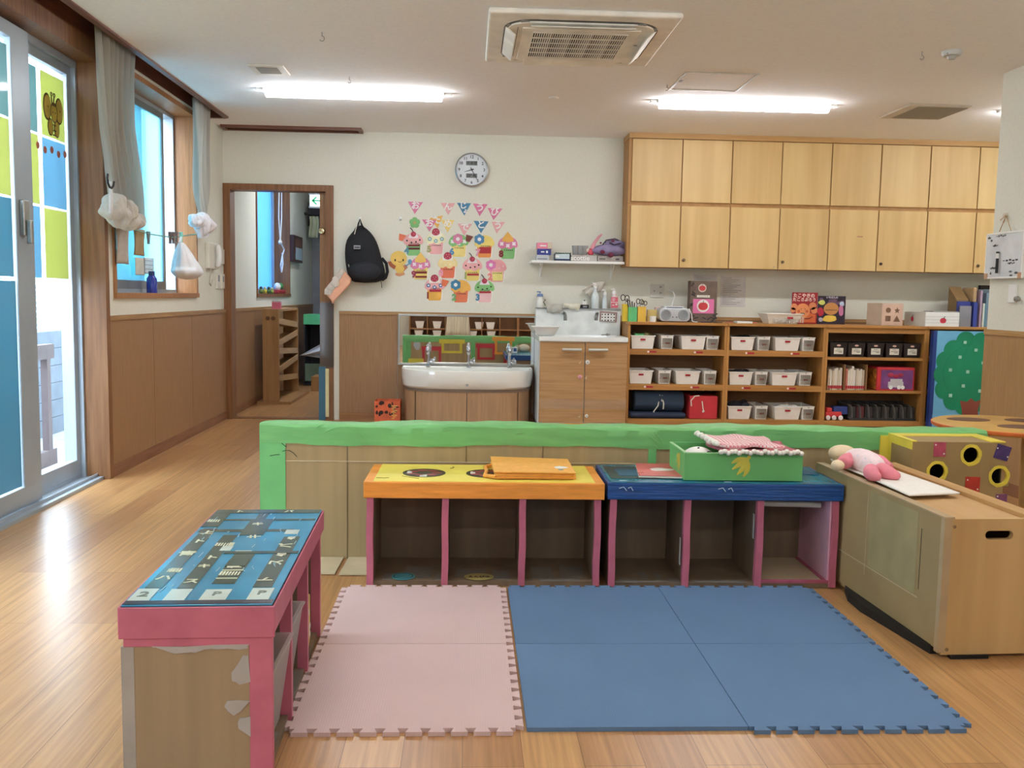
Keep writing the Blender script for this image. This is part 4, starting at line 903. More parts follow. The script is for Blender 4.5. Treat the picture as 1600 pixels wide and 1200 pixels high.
# ================================================================ OPEN SHELF UNITS
SX = [1.402, 2.283, 3.168, 4.083, 4.98]; SYF, SYB, SZT = 8.08, 8.475, .950
for k in range(4):
    x0, x1 = SX[k], SX[k+1]
    lb = ['low open wooden shelf unit beside the sink cabinet', 'low open wooden shelf unit in the middle of the row', 'low open wooden shelf unit holding black bins and books', 'low open wooden shelf unit behind the painted tree panel'][k]
    u = thing('shelf_unit', lb, 'shelf', 'low open shelf units')
    t = .022
    box(x0+.001, x0+t, SYF, SYB, 0, SZT-.025).build('side_panel', M_shelfz, u); box(x1-t, x1-.001, SYF, SYB, 0, SZT-.025).build('side_panel', M_shelfz, u)
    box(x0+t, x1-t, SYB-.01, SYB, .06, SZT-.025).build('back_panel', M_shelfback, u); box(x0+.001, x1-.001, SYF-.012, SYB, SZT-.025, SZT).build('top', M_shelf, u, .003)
    zs = ((.662, .712), (.352, .402), (.045, .095)) if k < 2 else ((.640, .664), (.345, .369), (.045, .095))
    if k == 2: box(x0+t, x1-t, SYF+.005, SYF+.02, SZT-.07, SZT-.025).build('top_rail', M_shelf, u)
    for i, (a, b) in enumerate(zs):
        if k < 2: q = MB(); q.box(x0+t, x1-t, SYF, SYF+.018, a, b); q.box(x0+t, x1-t, SYF+.018, SYB-.01, b-.022, b-.002)
        else: q = MB(); q.box(x0+t, x1-t, SYF+.01, SYB-.01, a, b)
        s_ = q.build('shelf_board', M_shelf, u)
        if k < 2 and i < 2:
            for fx in ((.25, .72) if k == 0 else (.24, .70)):
                m_ = x0+(x1-x0)*fx+(.0 if i == 0 else -.02)
                q = MB(); q.box(m_-.03, m_+.035, SYF-.0015, SYF, (a+b)/2-.006, (a+b)/2+.010); lr = q.build('red_label', M_lblred, s_); MB().lathe([(.001, -.003), (.010, -.002), (.010, 0)], (m_-.036, SYF-.0005, (a+b)/2+.002), 12, 'y').build('label_dot', mat('F0D8D0'), lr)
# ---- bins
def solid_bin(w=.215):
    r = thing('storage_bin', '', 'bin', 'white solid shelf bins', loc=(0, 0, 0))
    bin_open(r, (0, .17, 0), w-.03, .29, w-.008, .33, .118, M_plastic, .004, .007)
    l = box(-.022, .022, -.001, .001, .074, .090, rx=.08).build('red_label', M_lblred, r); l.location = (0, .004, 0)
    return r
def mesh_bin():
    r = thing('mesh_basket', '', 'basket', 'white latticed shelf baskets', loc=(0, 0, 0)); w = .108
    bin_open(r, (0, .17, 0), w-.012, .30, w, .33, .122, M_plastic, .003, .004)
    q = MB()
    for i in range(9): x = -.040+.08*i/8; q.box(x-.0017, x+.0017, .002, .004, .012, .095, rx=.07)
    for i in range(8): z = .016+.078*i/7; q.box(-.043, .043, .0025+.02*(1-z/.11), .0045+.02*(1-z/.11), z-.0012, z+.0012)
    q.build('lattice', mat('8C8478', .8), r)
    l = box(-.018, .022, -.001, .001, .045, .061, rx=.07).build('red_label', M_lblred, r); l.location = (.004, .0085, 0); MB().lathe([(.001, -.003), (.004, -.002), (.004, .0)], (0, .0, .112), 8, 'y').build('hole', M_black, r)
    return r
SB, SM_ = solid_bin(), mesh_bin()
first = {'s': True, 'm': True}
# (pixel of the bin's foot centre, kind); rows are shelves
rows = [('top', 'left', .712, [(1004, 's'), (1042, 'm'), (1083, 's', 1.03), (1113, 'm')]), ('middle', 'left', .402, [(1001, 's'), (1038, 'm'), (1074, 's', 1.03), (1109, 'm')]),
        ('top', 'middle', .712, [(1160, 's'), (1193, 'm'), (1230, 's', 1.08), (1263, 'm')]), ('middle', 'middle', .402, [(1157, 's'), (1189, 'm'), (1225, 's', 1.08), (1258, 'm')]), ('bottom', 'middle', .095, [(1155, 's'), (1189, 'm'), (1230, 's', 1.15), (1262, 'm')])]
pos_w = ['leftmost container', 'second container from left', 'third container from left', 'rightmost container']
binpos = {}
for (rn, un, z, bs) in rows:
    for i, b in enumerate(bs):
        px = b[0]; kind = b[1]
        py = 552 if z > .6 else (607 if z > .3 else 660)
        x = at(px, py, 'y', SYF+.03).x
        lb = ('solid white bin' if kind == 's' else 'white lattice basket')+', %s on the %s shelf of the %s unit' % (pos_w[i], rn, 'first' if un == 'left' else 'second')
        if first[kind]: o = SB if kind == 's' else SM_; o.location = (x, SYF+.025, z); o['label'] = lb; first[kind] = False
        else: o = dup(SB if kind == 's' else SM_, lb, (x, SYF+.025, z))
        if len(b) > 2: o.scale = (b[2], 1, 1)
        binpos[(rn, un, i)] = (x, z)
def clutter(key, cols, lb, cat, name, n=5, h=.03, w=.16):
    x, z = binpos[key]; rnd = random.Random(hash(key[2])+len(lb)); q = MB()
    for i in range(n): q.blob((x+rnd.uniform(-w/2, w/2), SYF+.1+rnd.uniform(-.03, .1), z+.105+rnd.uniform(0, .012)), (rnd.uniform(.03, .05), rnd.uniform(.03, .05), rnd.uniform(h*.6, h)), 12, 8, .12, i)
    q.build('clump', mat(*cols), None); o = COL.objects[-1]; o.name = name; tag(o, lb, cat)
clutter(('bottom', 'middle', 0), ('22242A', .9), 'black cloth heaped in the leftmost bin of the bottom shelf', 'cloth', 'black_cloth', 6, .06)
clutter(('top', 'left', 0), ('7A7448', .8, 0, .4, 30), 'small olive and grey toys heaped in the first top-shelf bin', 'toys', 'toy_heap', 7, .035)
clutter(('bottom', 'middle', 2), ('C8C4BC', .9), 'pale grey cloth heaped in the wide bottom-shelf bin', 'cloth', 'grey_cloth', 6, .03)
clutter(('top', 'middle', 0), ('3A423A', .8, 0, .3, 30), 'dark small things heaped in the first bin of the second unit', 'toys', 'toy_heap', 5, .025)
clutter(('middle', 'middle', 0), ('34303A', .8, 0, .3, 30), 'dark small things in the leftmost bin of the middle shelf', 'toys', 'toy_heap', 5, .022)
tag(box(1.53-.06, 1.53+.02, 8.11, 8.2, .82, .845).build('green_block', mat('4CA060')), 'small green block on the first top-shelf bin', 'block')
# ---- rolled mats, red box
for (z, lb, m, r) in ((.225, 'upper rolled navy mat tied with white string', mat('33475E', .7), .095), (.07+.05, 'dark navy folded mat lying under the rolled mat', mat('1C2A44', .7), .05)):
    rm = thing('rolled_mat', lb, 'mat', None)
    if r > .06:
        q = MB(); q.tube([(1.49, 8.24, z+.02), (1.50, 8.24, z+.02), (1.93, 8.24, z+.015), (1.94, 8.24, z+.015)], [r*.9, r*1.02, r*1.02, r*.9], 26); q.build('roll', m, rm)
        q = MB(); q.tube([(1.735, 8.24-r*1.03-.003, z+.02), (1.73, 8.26-r*.8, z+.085)], .006, 6); q.tube([(1.72, 8.25-r*.9, z+.075), (1.70, 8.24-r*1.05-.003, z-.02), (1.665, 8.14, z-.07), (1.655, 8.12, .10)], .005, 6); q.tube([(1.74, 8.25-r*.9, z+.07), (1.75, 8.24-r*1.05-.002, z+.0), (1.75, 8.15, z-.05)], .006, 6); q.build('white_string', M_offw, rm)
    else:
        q = MB(); q.box(1.44, 1.95, 8.10, 8.40, .096, .146); q.build('folded_mat', m, rm, .02)
tag(box(1.975, 2.225, 8.10, 8.44, .096, .30).build('red_board_box', mat('C42F38', .6), bevel=.004), 'red box with a white tied string beside the rolled mats', 'box')
rb = COL.objects[-1]; q = MB(); q.tube([(2.085, 8.096, .255), (2.095, 8.094, .19), (2.10, 8.092, .17), (2.092, 8.09, .155)], .005, 6); q.blob((2.10, 8.095, .165), (.012, .006, .010), 8, 6); q.tube([(1.99, 8.095, .21), (1.985, 8.095, .26), (2.02, 8.096, .30), (2.06, 8.1, .303)], .005, 6); q.build('white_string', M_offw, rb)
tag(MB().tube([(2.0, 8.2, .305), (2.05, 8.18, .33), (2.1, 8.2, .31), (2.15, 8.22, .335), (2.2, 8.2, .32)], .01, 6).build('cable_tangle', M_black), 'tangled black cable on the red box', 'cable')
# ---- unit 3
for i, px in enumerate((1310, 1338, 1368, 1397, 1425)):
    x = at(px, 545, 'y', 8.12).x; w_ = .155
    bb_ = thing('black_bin', 'black bin with a white label card, %s of five on the third unit' % ['leftmost', 'second from left', 'middle one', 'fourth from left', 'rightmost'][i], 'bin', 'black bins with label cards')
    bin_open(bb_, (x, 8.27, .665), .135, .30, w_, .31, .128, mat('241A1A', .4), .004, .004)
    l = MB().box(x-.042, x+.042, 8.112, 8.114, .69, .745, rx=.02).build('label_card', M_offw, bb_)
    q = MB(); 
    for (a, b, c_) in ((-.02, .015, .733), (-.03, .03, .718), (0, .03, .707)): q.box(x+a, x+b, 8.110, 8.112, c_, c_+.003)
    q.build('writing', M_black, l); MB().lathe([(.001, -.003), (.014, -.002), (.014, 0)], (x, 8.114, .768), 14, 'y', 1.3, .6).build('hand_hole', mat('E0B8A8'), bb_)
# picture books in two holders
def books(x0, x1, n, lab, gr, tilt=0, z=.37, hmin=.17, hmax=.215, cols=('E8E0D0', 'D8C8B0', 'C87868', 'F0ECE4')):
    rnd = random.Random(n); w_ = (x1-x0)/n
    for i in range(n):
        h_ = rnd.uniform(hmin, hmax); a = x0+i*w_; c_ = cols[rnd.randrange(len(cols))]
        o = MB().box(a+.0008, a+w_-.0012, 8.10+rnd.uniform(0, .02), 8.30, z, z+h_, ry=(tilt if i == 0 else 0)).build('picture_book', mat(c_, .6))
        tag(o, lab % ['first', 'second', 'third', 'fourth', 'fifth', 'sixth', 'seventh', 'eighth', 'ninth'][i], 'book', gr)
        box(a+.001, a+w_-.0014, 8.098, 8.0995, z+.015, z+.04).build('red_spine_label', M_lblred, o)
books(3.215, 3.345, 7, 'thin pale spine book, %s from the left in the left book stand', 'books in the left stand', .1)
books(3.375, 3.55, 9, 'thin pale spine book, %s from the left in the right book stand', 'books in the right stand')
bs_ = thing('book_stand', 'brown wooden book stand on the third unit', 'stand')
for x in (3.205, 3.357, 3.557): box(x, x+.006, 8.09, 8.42, .37, .60 if x > 3.3 else .56).build('divider_panel', wood('9C7650', '8A6642', 'z'), bs_)
box(3.205, 3.563, 8.41, 8.42, .37, .58).build('back_panel', wood('9C7650', '8A6642', 'z'), bs_)
rbx = thing('red_box', 'red box with a purple panel on the middle shelf of the third unit', 'box')
q = MB(); q.box(3.66, 4.0, 8.10, 8.38, .370, .578); q.build('body', mat('C8303A', .45), rbx, .003); box(3.695, 3.985, 8.0965, 8.0995, .385, .555).build('purple_panel', mat('7A4684', .4, 0, .15, 12), rbx); box(3.656, 3.6595, 8.12, 8.36, .38, .56).build('orange_side', mat('D08838', .5, 0, .3, 30), rbx)
q = MB(); x = 3.83
for (dx, dz, rr_) in ((-.05, .14, .03), (.0, .13, .028), (.04, .14, .028)): q.blob((x+dx, 8.096, .37+dz), (rr_, .002, rr_*.7), 12, 5)
q.build('flower_print', mat('A02848'), rbx); q = MB(); q.box(x-.07, x+.07, 8.0945, 8.0965, .40, .45); q.box(x-.05, x+.06, 8.0945, 8.0965, .45, .475); q.build('grey_print', mat('C8C4C8'), rbx); q = MB()
for dx in (-.045, .03, .065): q.lathe([(.001, -.002), (.018, -.002), (.018, 0)], (x+dx, 8.0945, .40), 12, 'y')
q.build('white_print', M_white, rbx)
# bottom shelf: toy train and dark divided rack
tt = thing('toy_train', 'small red and blue toy train with round white wheels on the bottom shelf', 'toy'); z = .096
q = MB(); q.box(3.21, 3.36, 8.11, 8.19, z+.03, z+.075); q.box(3.22, 3.27, 8.11, 8.19, z+.075, z+.11); q.build('body', M_red, tt, .006); q = MB(); q.box(3.29, 3.42, 8.13, 8.21, z+.05, z+.12); q.build('blue_carriage', mat('2A3E80', .5), tt, .006)
for x in (3.235, 3.29, 3.35): MB().lathe([(.001, -.012), (.018, -.010), (.022, 0), (.001, .002)], (x, 8.11, z+.022), 16, 'y').build('wheel', mat('F0E8E4', .5), tt)
rk = thing('divided_rack', 'dark divided rack with curved grey partitions on the bottom shelf', 'rack'); q = MB(); q.box(3.43, 4.045, 8.12, 8.40, z, z+.02); q.box(3.43, 4.045, 8.38, 8.40, z, z+.15); q.build('base', mat('2C2C2E'), rk)
for i in range(8):
    x = 3.45+i*.078
    pts = [(x+.03*math.sin(PI/2*k/6)-.02, 8.12, z+.14-.0*k+.13*(math.cos(PI/2*k/6)-1)) for k in range(7)]; q = MB()
    for k in range(6): q.prism([pts[k], pts[k+1], (pts[k+1][0]+.005, 8.12, pts[k+1][2]), (pts[k][0]+.005, 8.12, pts[k][2]+.003)], (0, .24, 0))
    q.build('partition', mat('6E6C68', .5), rk); box(x-.014, x+.055, 8.16, 8.36, z+.02, z+.12).build('dark_slip', mat('3C3A38') if i != 1 else mat('6A3034'), rk)
# painted tree panel
tp = thing('tree_panel', 'tall board with a green painted tree on blue, leaning by the shelves', 'painted board'); ty = 7.955
tx0 = at(1462, 560, 'y', ty).x; z1_ = at(1462, 517, 'y', ty).z; tx1 = tx0+.80
box(tx0, tx1, ty, ty+.05, 0, z1_).build('blue_board', mat('6EB4DC', .4, 0, .04, 3), tp); box(tx0-.03, tx0+.002, ty-.001, ty+.052, 0, z1_).build('navy_edge', mat('1E3C84', .4), tp); box(tx0, tx1, ty-.0012, ty, 0, at(1500, 648, 'y', ty).z).build('ground_strip', mat('78BCE8', .35), tp)
q = MB(); cen = [(1509, 533, 15.5), (1490, 547, 16), (1478, 564, 16), (1474, 585, 16), (1476, 608, 16), (1489, 625, 16), (1506, 634, 15), (1533, 535, 16), (1513, 583, 42), (1542, 600, 46), (1540, 562, 36)]
for i, (px, py, r) in enumerate(cen):
    p = at(px, py, 'y', ty); q.lathe([(.001, -.003-.0004*i), (r*.0055, -.003-.0004*i), (r*.0055, 0)], (p.x, ty, p.z), 28, 'y')
q.build('tree_crown', mat('108862', .35, 0, .06, 4), tp)
a, b = at(1504, 660, 'y', ty), at(1527, 622, 'y', ty); q = MB()
P_ = lambda x, y: at(x, y, 'y', ty-.0075)
q.prism([P_(1504, 668), P_(1529, 668), P_(1528, 640), P_(1533, 624), P_(1524, 628), P_(1517, 622), P_(1511, 628), P_(1500, 626), P_(1503, 640)], (0, .004, 0)); q.build('tree_trunk', mat('8C4638', .5), tp)
q = MB()
for (px, py) in ((1508, 535), (1525, 547), (1500, 558), (1536, 567), (1485, 578), (1512, 581), (1505, 603), (1531, 611), (1485, 618)): p = P_(px, py); q.box(p.x-.013, p.x+.013, ty-.009, ty-.0065, p.z-.013, p.z+.013)
q.build('pale_square', mat('A8D8C4', .4), tp)
# ================================================================ LEFT WALL
def XP(px, py, x): return at(px, py, 'x', x)
def curtain(name, label, rows, xw, m, folds=7, amp=.028):
    """rows: (pixel left, pixel right, pixel y) from the rail down, hung in the plane x = xw"""
    pl = [(XP(a, y, xw), XP(b, y2, xw)) for (a, b, y, y2) in rows]
    def fn(u, v):
        t = v*(len(pl)-1); i = min(int(t), len(pl)-2); k = t-i
        A = pl[i][0].lerp(pl[i+1][0], k); B = pl[i][1].lerp(pl[i+1][1], k); p = A.lerp(B, u)
        sq = min(1.0, abs(B.y-A.y)/.28); am = amp*(.4+.6*sq)
        p.x = xw+am*math.sin(u*folds*2*PI+v*1.3)*(.8+.3*math.sin(u*9+v*3))+.01*math.sin(v*6+u*4); return tuple(p)
    return MB().grid(fn, folds*10, 40)
M_cur = film('D6D2CA', 'E0DCD8', .9, .0); 
cu = thing('curtain', 'long sheer grey white curtain gathered and tied between the sliding door and the window', 'curtain')
curtain('', '', [(147, 212, 36, 80), (150, 211, 120, 130), (156, 210, 200, 200), (166, 214, 250, 250), (172, 219, 290, 295), (176, 222, 318, 340), (190, 218, 345, 352)], -2.095, M_cur).build('cloth', M_cur, cu, solid=.002)
M_cur2 = mat('D2CDC4', .95, 0, .05, 20, bump=.25)
q = MB()
for (px, py, r, s_) in ((179, 322, .075, 1), (186, 338, .07, 2), (200, 345, .06, 3), (211, 346, .05, 4), (195, 330, .07, 5), (174, 330, .05, 6)): q.blob(XP(px, py, -2.06), (.07, r, r), 44, 18, .11, s_)
q.build('knotted_end', M_cur2, cu, sub=1)
cu = thing('curtain', 'short sheer white curtain tied in a knot at the far side of the window', 'curtain')
curtain('', '', [(302, 327, 150, 166), (303, 327, 200, 210), (304, 326, 250, 255), (306, 324, 290, 293), (309, 322, 315, 318), (313, 320, 335, 337)], -2.10, M_cur, 5, .03).build('cloth', M_cur, cu, solid=.002)
M_cw = mat('E8E8EE', .9, 0, .03, 20, bump=.2)
q = MB()
for (px, py, a, b) in ((307, 345, .08, .05), (316, 350, .10, .09), (323, 352, .10, .06)): q.blob(XP(px, py, -2.06), (.06, a, b), 44, 18, .11, px)
pts = [XP(a, b, -2.05) for a, b in ((318, 342), (326, 347), (339, 353), (332, 360), (324, 371), (315, 372), (312, 358))]; q.prism([tuple(p) for p in pts], (-.03, 0, 0)); q.build('knotted_end', M_cw, cu)
# bags and cloths round the window
hk = thing('wall_hook', 'black S hook with a white cloth tag beside the long curtain', 'hook'); c = XP(173, 280, -2.03)
q = MB(); q.tube([tuple(c+Vector((0, -.05*math.cos(a)*1.0, .05*math.sin(a)))) for a in (.5, 0, -.6, -1.2, -1.8, -2.4, -3.0)][::-1]+[tuple(c+Vector((0, -.03, .0)))][:0], .006, 6); q.build('hook', M_black, hk); c = XP(173, 300, -2.04); MB().frus((c.x, c.y), .01, .05, .01, .02, c.z-.12, c.z+.06).build('cloth_tag', M_cw, hk)
wl_ = thing('clothes_line', 'thin green line with clothes pegs strung across the window', 'line')
p = [XP(200, 356, -2.14), XP(235, 366, -2.14), XP(270, 371, -2.14), XP(305, 366, -2.14), XP(315, 365, -2.14)]; MB().tube(p, .0045, 6).build('cord', mat('7AAE9C', .6), wl_)
for (px, col) in ((232, '8A9CA0'), (266, '7A6460'), (271, '8C6C60'), (276, '9C8078'), (283, '9ADCC8')):
    c = XP(px, 371, -2.14); q = MB(); q.box(c.x-.008, c.x+.008, c.y-.012, c.y-.002, c.z-.045, c.z+.04, rx=.25); q.box(c.x-.008, c.x+.008, c.y+.002, c.y+.012, c.z-.045, c.z+.04, rx=-.25); q.build('clothes_peg', mat(col, .5), wl_)
pb = thing('plastic_bag', 'bulging white plastic bag pegged to the line in front of the window', 'bag')
c = XP(289, 405, -2.12); top = XP(281, 379, -2.13)
M_pbag = film('F4F6FA', 'FFFFFF', .85, .06)
def bagfn(u, v):
    a = 2*PI*u; rr_ = .03+.17*min(1, v*1.35)**.8 if v < .75 else .2*math.sqrt(max(0, 1-((v-.75)/.25)**2))
    rr_ *= 1+.06*math.sin(5*a+v*5)+.035*math.sin(9*a)+.03*math.sin(17*a+v*3)*(1-v)
    z = top.z-(top.z-XP(289, 437, -2.12).z)*v; y = top.y+(c.y+.05-top.y)*min(1, v*1.5)
    return (c.x+rr_*.5*math.cos(a), y+rr_*1.0*math.sin(a), z)
MB().grid(bagfn, 72, 32).build('bag', mat('F0F2F6', .6, 0, .03, 12, bump=.3), pb); MB().tube([tuple(top), tuple(top+Vector((0, .03, .04)))], .01, 6).build('knot', M_white, pb)
for (x0, x1, y0, y1, col, lb) in ((181, 200, 345, 412, 'B8B0A4', 'pale beige towel hanging at the near side of the window'), (209, 225, 357, 399, 'A08A66', 'tan towel hanging from the line behind the long curtain'), (211, 226, 402, 430, 'D8D6C8', 'cream paper stuck low on the window pane'), (225, 240, 402, 428, 'E4F0F4', 'white note with lines stuck on the window pane')):
    xx = -2.16 if y0 < 400 else -2.325; A, B = XP(x0, y0, xx), XP(x1, y0, xx); C_ = XP((x0+x1)/2, y1, xx)
    o = MB().grid(lambda u, v: (xx+(.006*math.sin(u*9+v*3) if y0 < 400 else 0), A.y+(B.y-A.y)*u, A.z+(C_.z-A.z)*v), 10, 10).build('hanging_towel' if y0 < 400 else 'paper_note', mat(col, .9, 0, .04, 30), None, solid=.008 if y0 < 400 else .001)
    tag(o, lb, 'towel' if y0 < 400 else 'paper')
    if x0 == 225:
        q = MB()
        for i in range(4): z = A.z-.02-.03*i; q.box(xx+.001, xx+.002, A.y+.02, B.y-.03, z-.003, z)
        q.build('writing', M_grey, o)
bt = thing('blue_bottle', 'dark blue bottle standing on the window sill', 'bottle'); c = XP(237.5, 457, -2.26)
MB().lathe([(.001, 0), (.035, 0), (.036, .01), (.036, .105), (.022, .125), (.020, .13), (.001, .13)], (c.x, c.y, WZ0), 20).build('body', mat('2A3C9C', .2, 0, .05), bt); MB().lathe([(.001, 0), (.022, 0), (.022, .028), (.001, .028)], (c.x, c.y, WZ0+.13), 16).build('cap', mat('28366C', .3), bt)
# intercom, switches
ip = thing('intercom_phone', 'white wall intercom handset with curly cord beside the window', 'phone'); A = XP(320, 378, LX); B = XP(334, 421, LX)
q = MB(); q.box(LX, LX+.035, A.y, B.y, B.z, A.z); q.build('base', M_offw, ip, .008); q = MB(); m_ = (A.y+B.y)/2+.02; q.tube([(LX+.06, m_, B.z-.0), (LX+.085, m_+.01, (A.z+B.z)/2), (LX+.06, m_, A.z)], [.028, .02, .028], 12); q.build('handset', M_white, ip, sub=1); q = MB(); q.tube([(LX+.04, A.y+.02, B.z), (LX+.03, A.y+.01, B.z-.12), (LX+.03, A.y+.06, B.z-.14), (LX+.03, A.y+.09, B.z-.09)], .006, 6); q.build('cord', mat('B8B4A8'), ip)
tag(box(LX, LX+.008, A.y+.16, A.y+.20, A.z-.15, A.z-.05).build('black_slot', M_black), 'small black slot on the wall beside the intercom handset', 'slot') if False else None
for (x0, x1, y0, y1, lb, nm) in ((336, 343, 389, 413, 'white thermostat with dark display right of the intercom', 'thermostat'), (344, 348.5, 389, 413, 'narrow white control plate beside the thermostat', 'control_plate'), (337, 342, 426, 451, 'left white light switch plate below the thermostat', 'light_switch'), (344.5, 349, 428, 451, 'right white light switch plate below the thermostat', 'light_switch')):
    A, B = XP(x0, y0, LX), XP(x1, y1, LX); o = box(LX, LX+.014, A.y, B.y, B.z, A.z).build(nm, M_offw, bevel=.003); tag(o, lb, nm.replace('_', ' '))
    if nm != 'control_plate': h_ = A.z-B.z; box(LX+.014, LX+.0155, A.y+(B.y-A.y)*.3, A.y+(B.y-A.y)*.7, B.z+h_*.45, B.z+h_*.85).build('display' if nm == 'thermostat' else 'rocker', mat('5A605C') if nm == 'thermostat' else M_grey, o)

# ================================================================ BACK WALL
WYF = BY-.001
def BP(px, py, y=WYF): p = at(px, py, 'y', y); return (p.x, p.z)
ck = thing('wall_clock', 'round silver rimmed wall clock with two small displays', 'clock'); cx, cz = BP(737, 266); R = .150
MB().lathe([(R-.012, -.045), (R, -.038), (R+.001, 0), (R-.012, 0), (R-.012, -.03)], (cx, BY, cz), 48, 'y').build('rim', mat('B8BCC0', .3, .8), ck)
f_ = MB().lathe([(.001, -.030), (R-.010, -.030), (R-.010, 0), (.001, 0)], (cx, BY, cz), 48, 'y').build('face', mat('DDE4EA', .4, 0, .01), ck)
for k in range(1, 13):
    a = PI/2-2*PI*k/12; text('numeral', str(k), .036, (cx+.112*math.cos(a), BY-.0315, cz+.112*math.sin(a)), FRONT, M_black, f_, .0005, .0006)
for dz in (.058, -.052):
    d_ = box(cx-.05, cx+.05, BY-.032, BY-.030, cz+dz-.019, cz+dz+.019).build('display', mat('6E7674', .4), f_)
text('reading', '11 20 日', .026, (cx, BY-.033, cz+.058), FRONT, M_black, f_, .0004, .0008); text('reading', '23° 45', .030, (cx, BY-.033, cz-.052), FRONT, M_black, f_, .0004, .0008)
def hand(a, l, w_): 
    v = Vector((math.cos(a), 0, math.sin(a))); n = Vector((-v.z, 0, v.x)); c = Vector((cx, BY-.036, cz)); return MB().prism([tuple(c-v*.02+n*w_), tuple(c-v*.02-n*w_), tuple(c+v*l-n*w_*.4), tuple(c+v*l+n*w_*.4)], (0, -.0015, 0))
hand(math.radians(197), .068, .0045).build('hour_hand', M_black, ck); hand(math.radians(-60), .115, .0035).build('minute_hand', M_black, ck); hand(math.radians(110), .03, .001).build('second_hand', M_grey, ck)

def flat(pts, y0, t): return MB().prism([(x, y0, z) for x, z in pts], (0, -t, 0))
def disc(c, r, y0, t, n=20, sx=1, sz=1): return [(c[0]+r*sx*math.cos(2*PI*k/n), c[1]+r*sz*math.sin(2*PI*k/n)) for k in range(n)]
def flower_pts(c, r, petals=5, n=50, a0=PI/2, d=.22): return [(c[0]+r*(1-d+d*abs(math.cos(petals*(2*PI*k/n)/2))**.6)*math.cos(2*PI*k/n+a0), c[1]+r*(1-d+d*abs(math.cos(petals*(2*PI*k/n)/2))**.6)*math.sin(2*PI*k/n+a0)) for k in range(n)]
PX = BY/F          # metres per pixel on this wall
pink, lpink, blue_, yell, gold = mat('DC7EA2', .6), mat('E8AEB0', .6), mat('4A86AC', .6), mat('F0D480', .6), mat('EDB862', .6)
M_cream = mat('F8F4E8', .7)
flags = [((637.5, 315), (661, 316), (648, 334.5), 'お', pink, 'pink pennant at the far upper left of the banner', 0), ((688.5, 317), (711, 317.5), (700.5, 336), 'ん', lpink, 'pale pink pennant left of the blue one in the upper row', 0), ((714, 317), (736, 317.5), (725.5, 337), 'じょ', blue_, 'blue pennant in the upper banner row', 0), ((739, 318), (762, 319), (749.5, 338), 'う', pink, 'pink pennant right of the upper blue one', 0), ((762, 325), (785, 326), (771, 344), 'び', pink, 'pink pennant at the right end of the upper row, hung a little lower', 0),
  ((659.5, 343), (682, 344), (671, 362), 'お', pink, 'pink pennant at the left of the lower row, overlapping an orange one', .0025), ((671, 341), (692, 336.5), (684, 357), 'た', gold, 'orange pennant tucked behind the pink one in the lower row', 0), ((689, 343.5), (710, 344), (699.5, 363.5), 'め', yell, 'yellow pennant in the lower row', .001), ((715, 349.5), (737.5, 350), (725, 368.5), 'で', lpink, 'pale pink pennant in the middle of the lower row', 0), ((740, 345), (763.5, 346), (751.5, 364.5), 'と', blue_, 'blue pennant in the lower banner row', 0), ((768, 346.5), (789, 347), (776, 365), 'う', lpink, 'pale pink pennant at the right end of the lower row', 0)]
for (A, B, C_, ch, m_, lb, dy) in flags:
    a, b, c = BP(*A), BP(*B), BP(*C_); o = flat([a, c, b], WYF-dy, .0018).build('paper_pennant', m_); tag(o, lb, 'pennant', 'letter pennants on the wall')
    mx_, mz_ = (a[0]+b[0])/2*.8+c[0]*.2, (a[1]+b[1])/2*.68+c[1]*.32
    if len(ch) == 1: text('letter', ch, .078, (mx_, WYF-dy-.0028, mz_), FRONT, M_white, o, .0005, .0022)
    else: text('letter', ch[0], .068, (mx_-.008, WYF-.0028, mz_+.012), FRONT, M_white, o, .0005, .0022); text('letter', ch[1], .045, (mx_+.012, WYF-.0028, mz_-.034), FRONT, M_white, o, .0005, .0018)
fl_ = flat(flower_pts(BP(648, 348), .050), WYF, .002).build('paper_flower', mat('7CBC74', .6)); tag(fl_, 'green paper flower with a tan centre at the left of the banner', 'paper flower'); flat(disc(BP(648, 348), .013, 0, 0), WYF-.002, .0015).build('centre', mat('B8A868'), fl_)
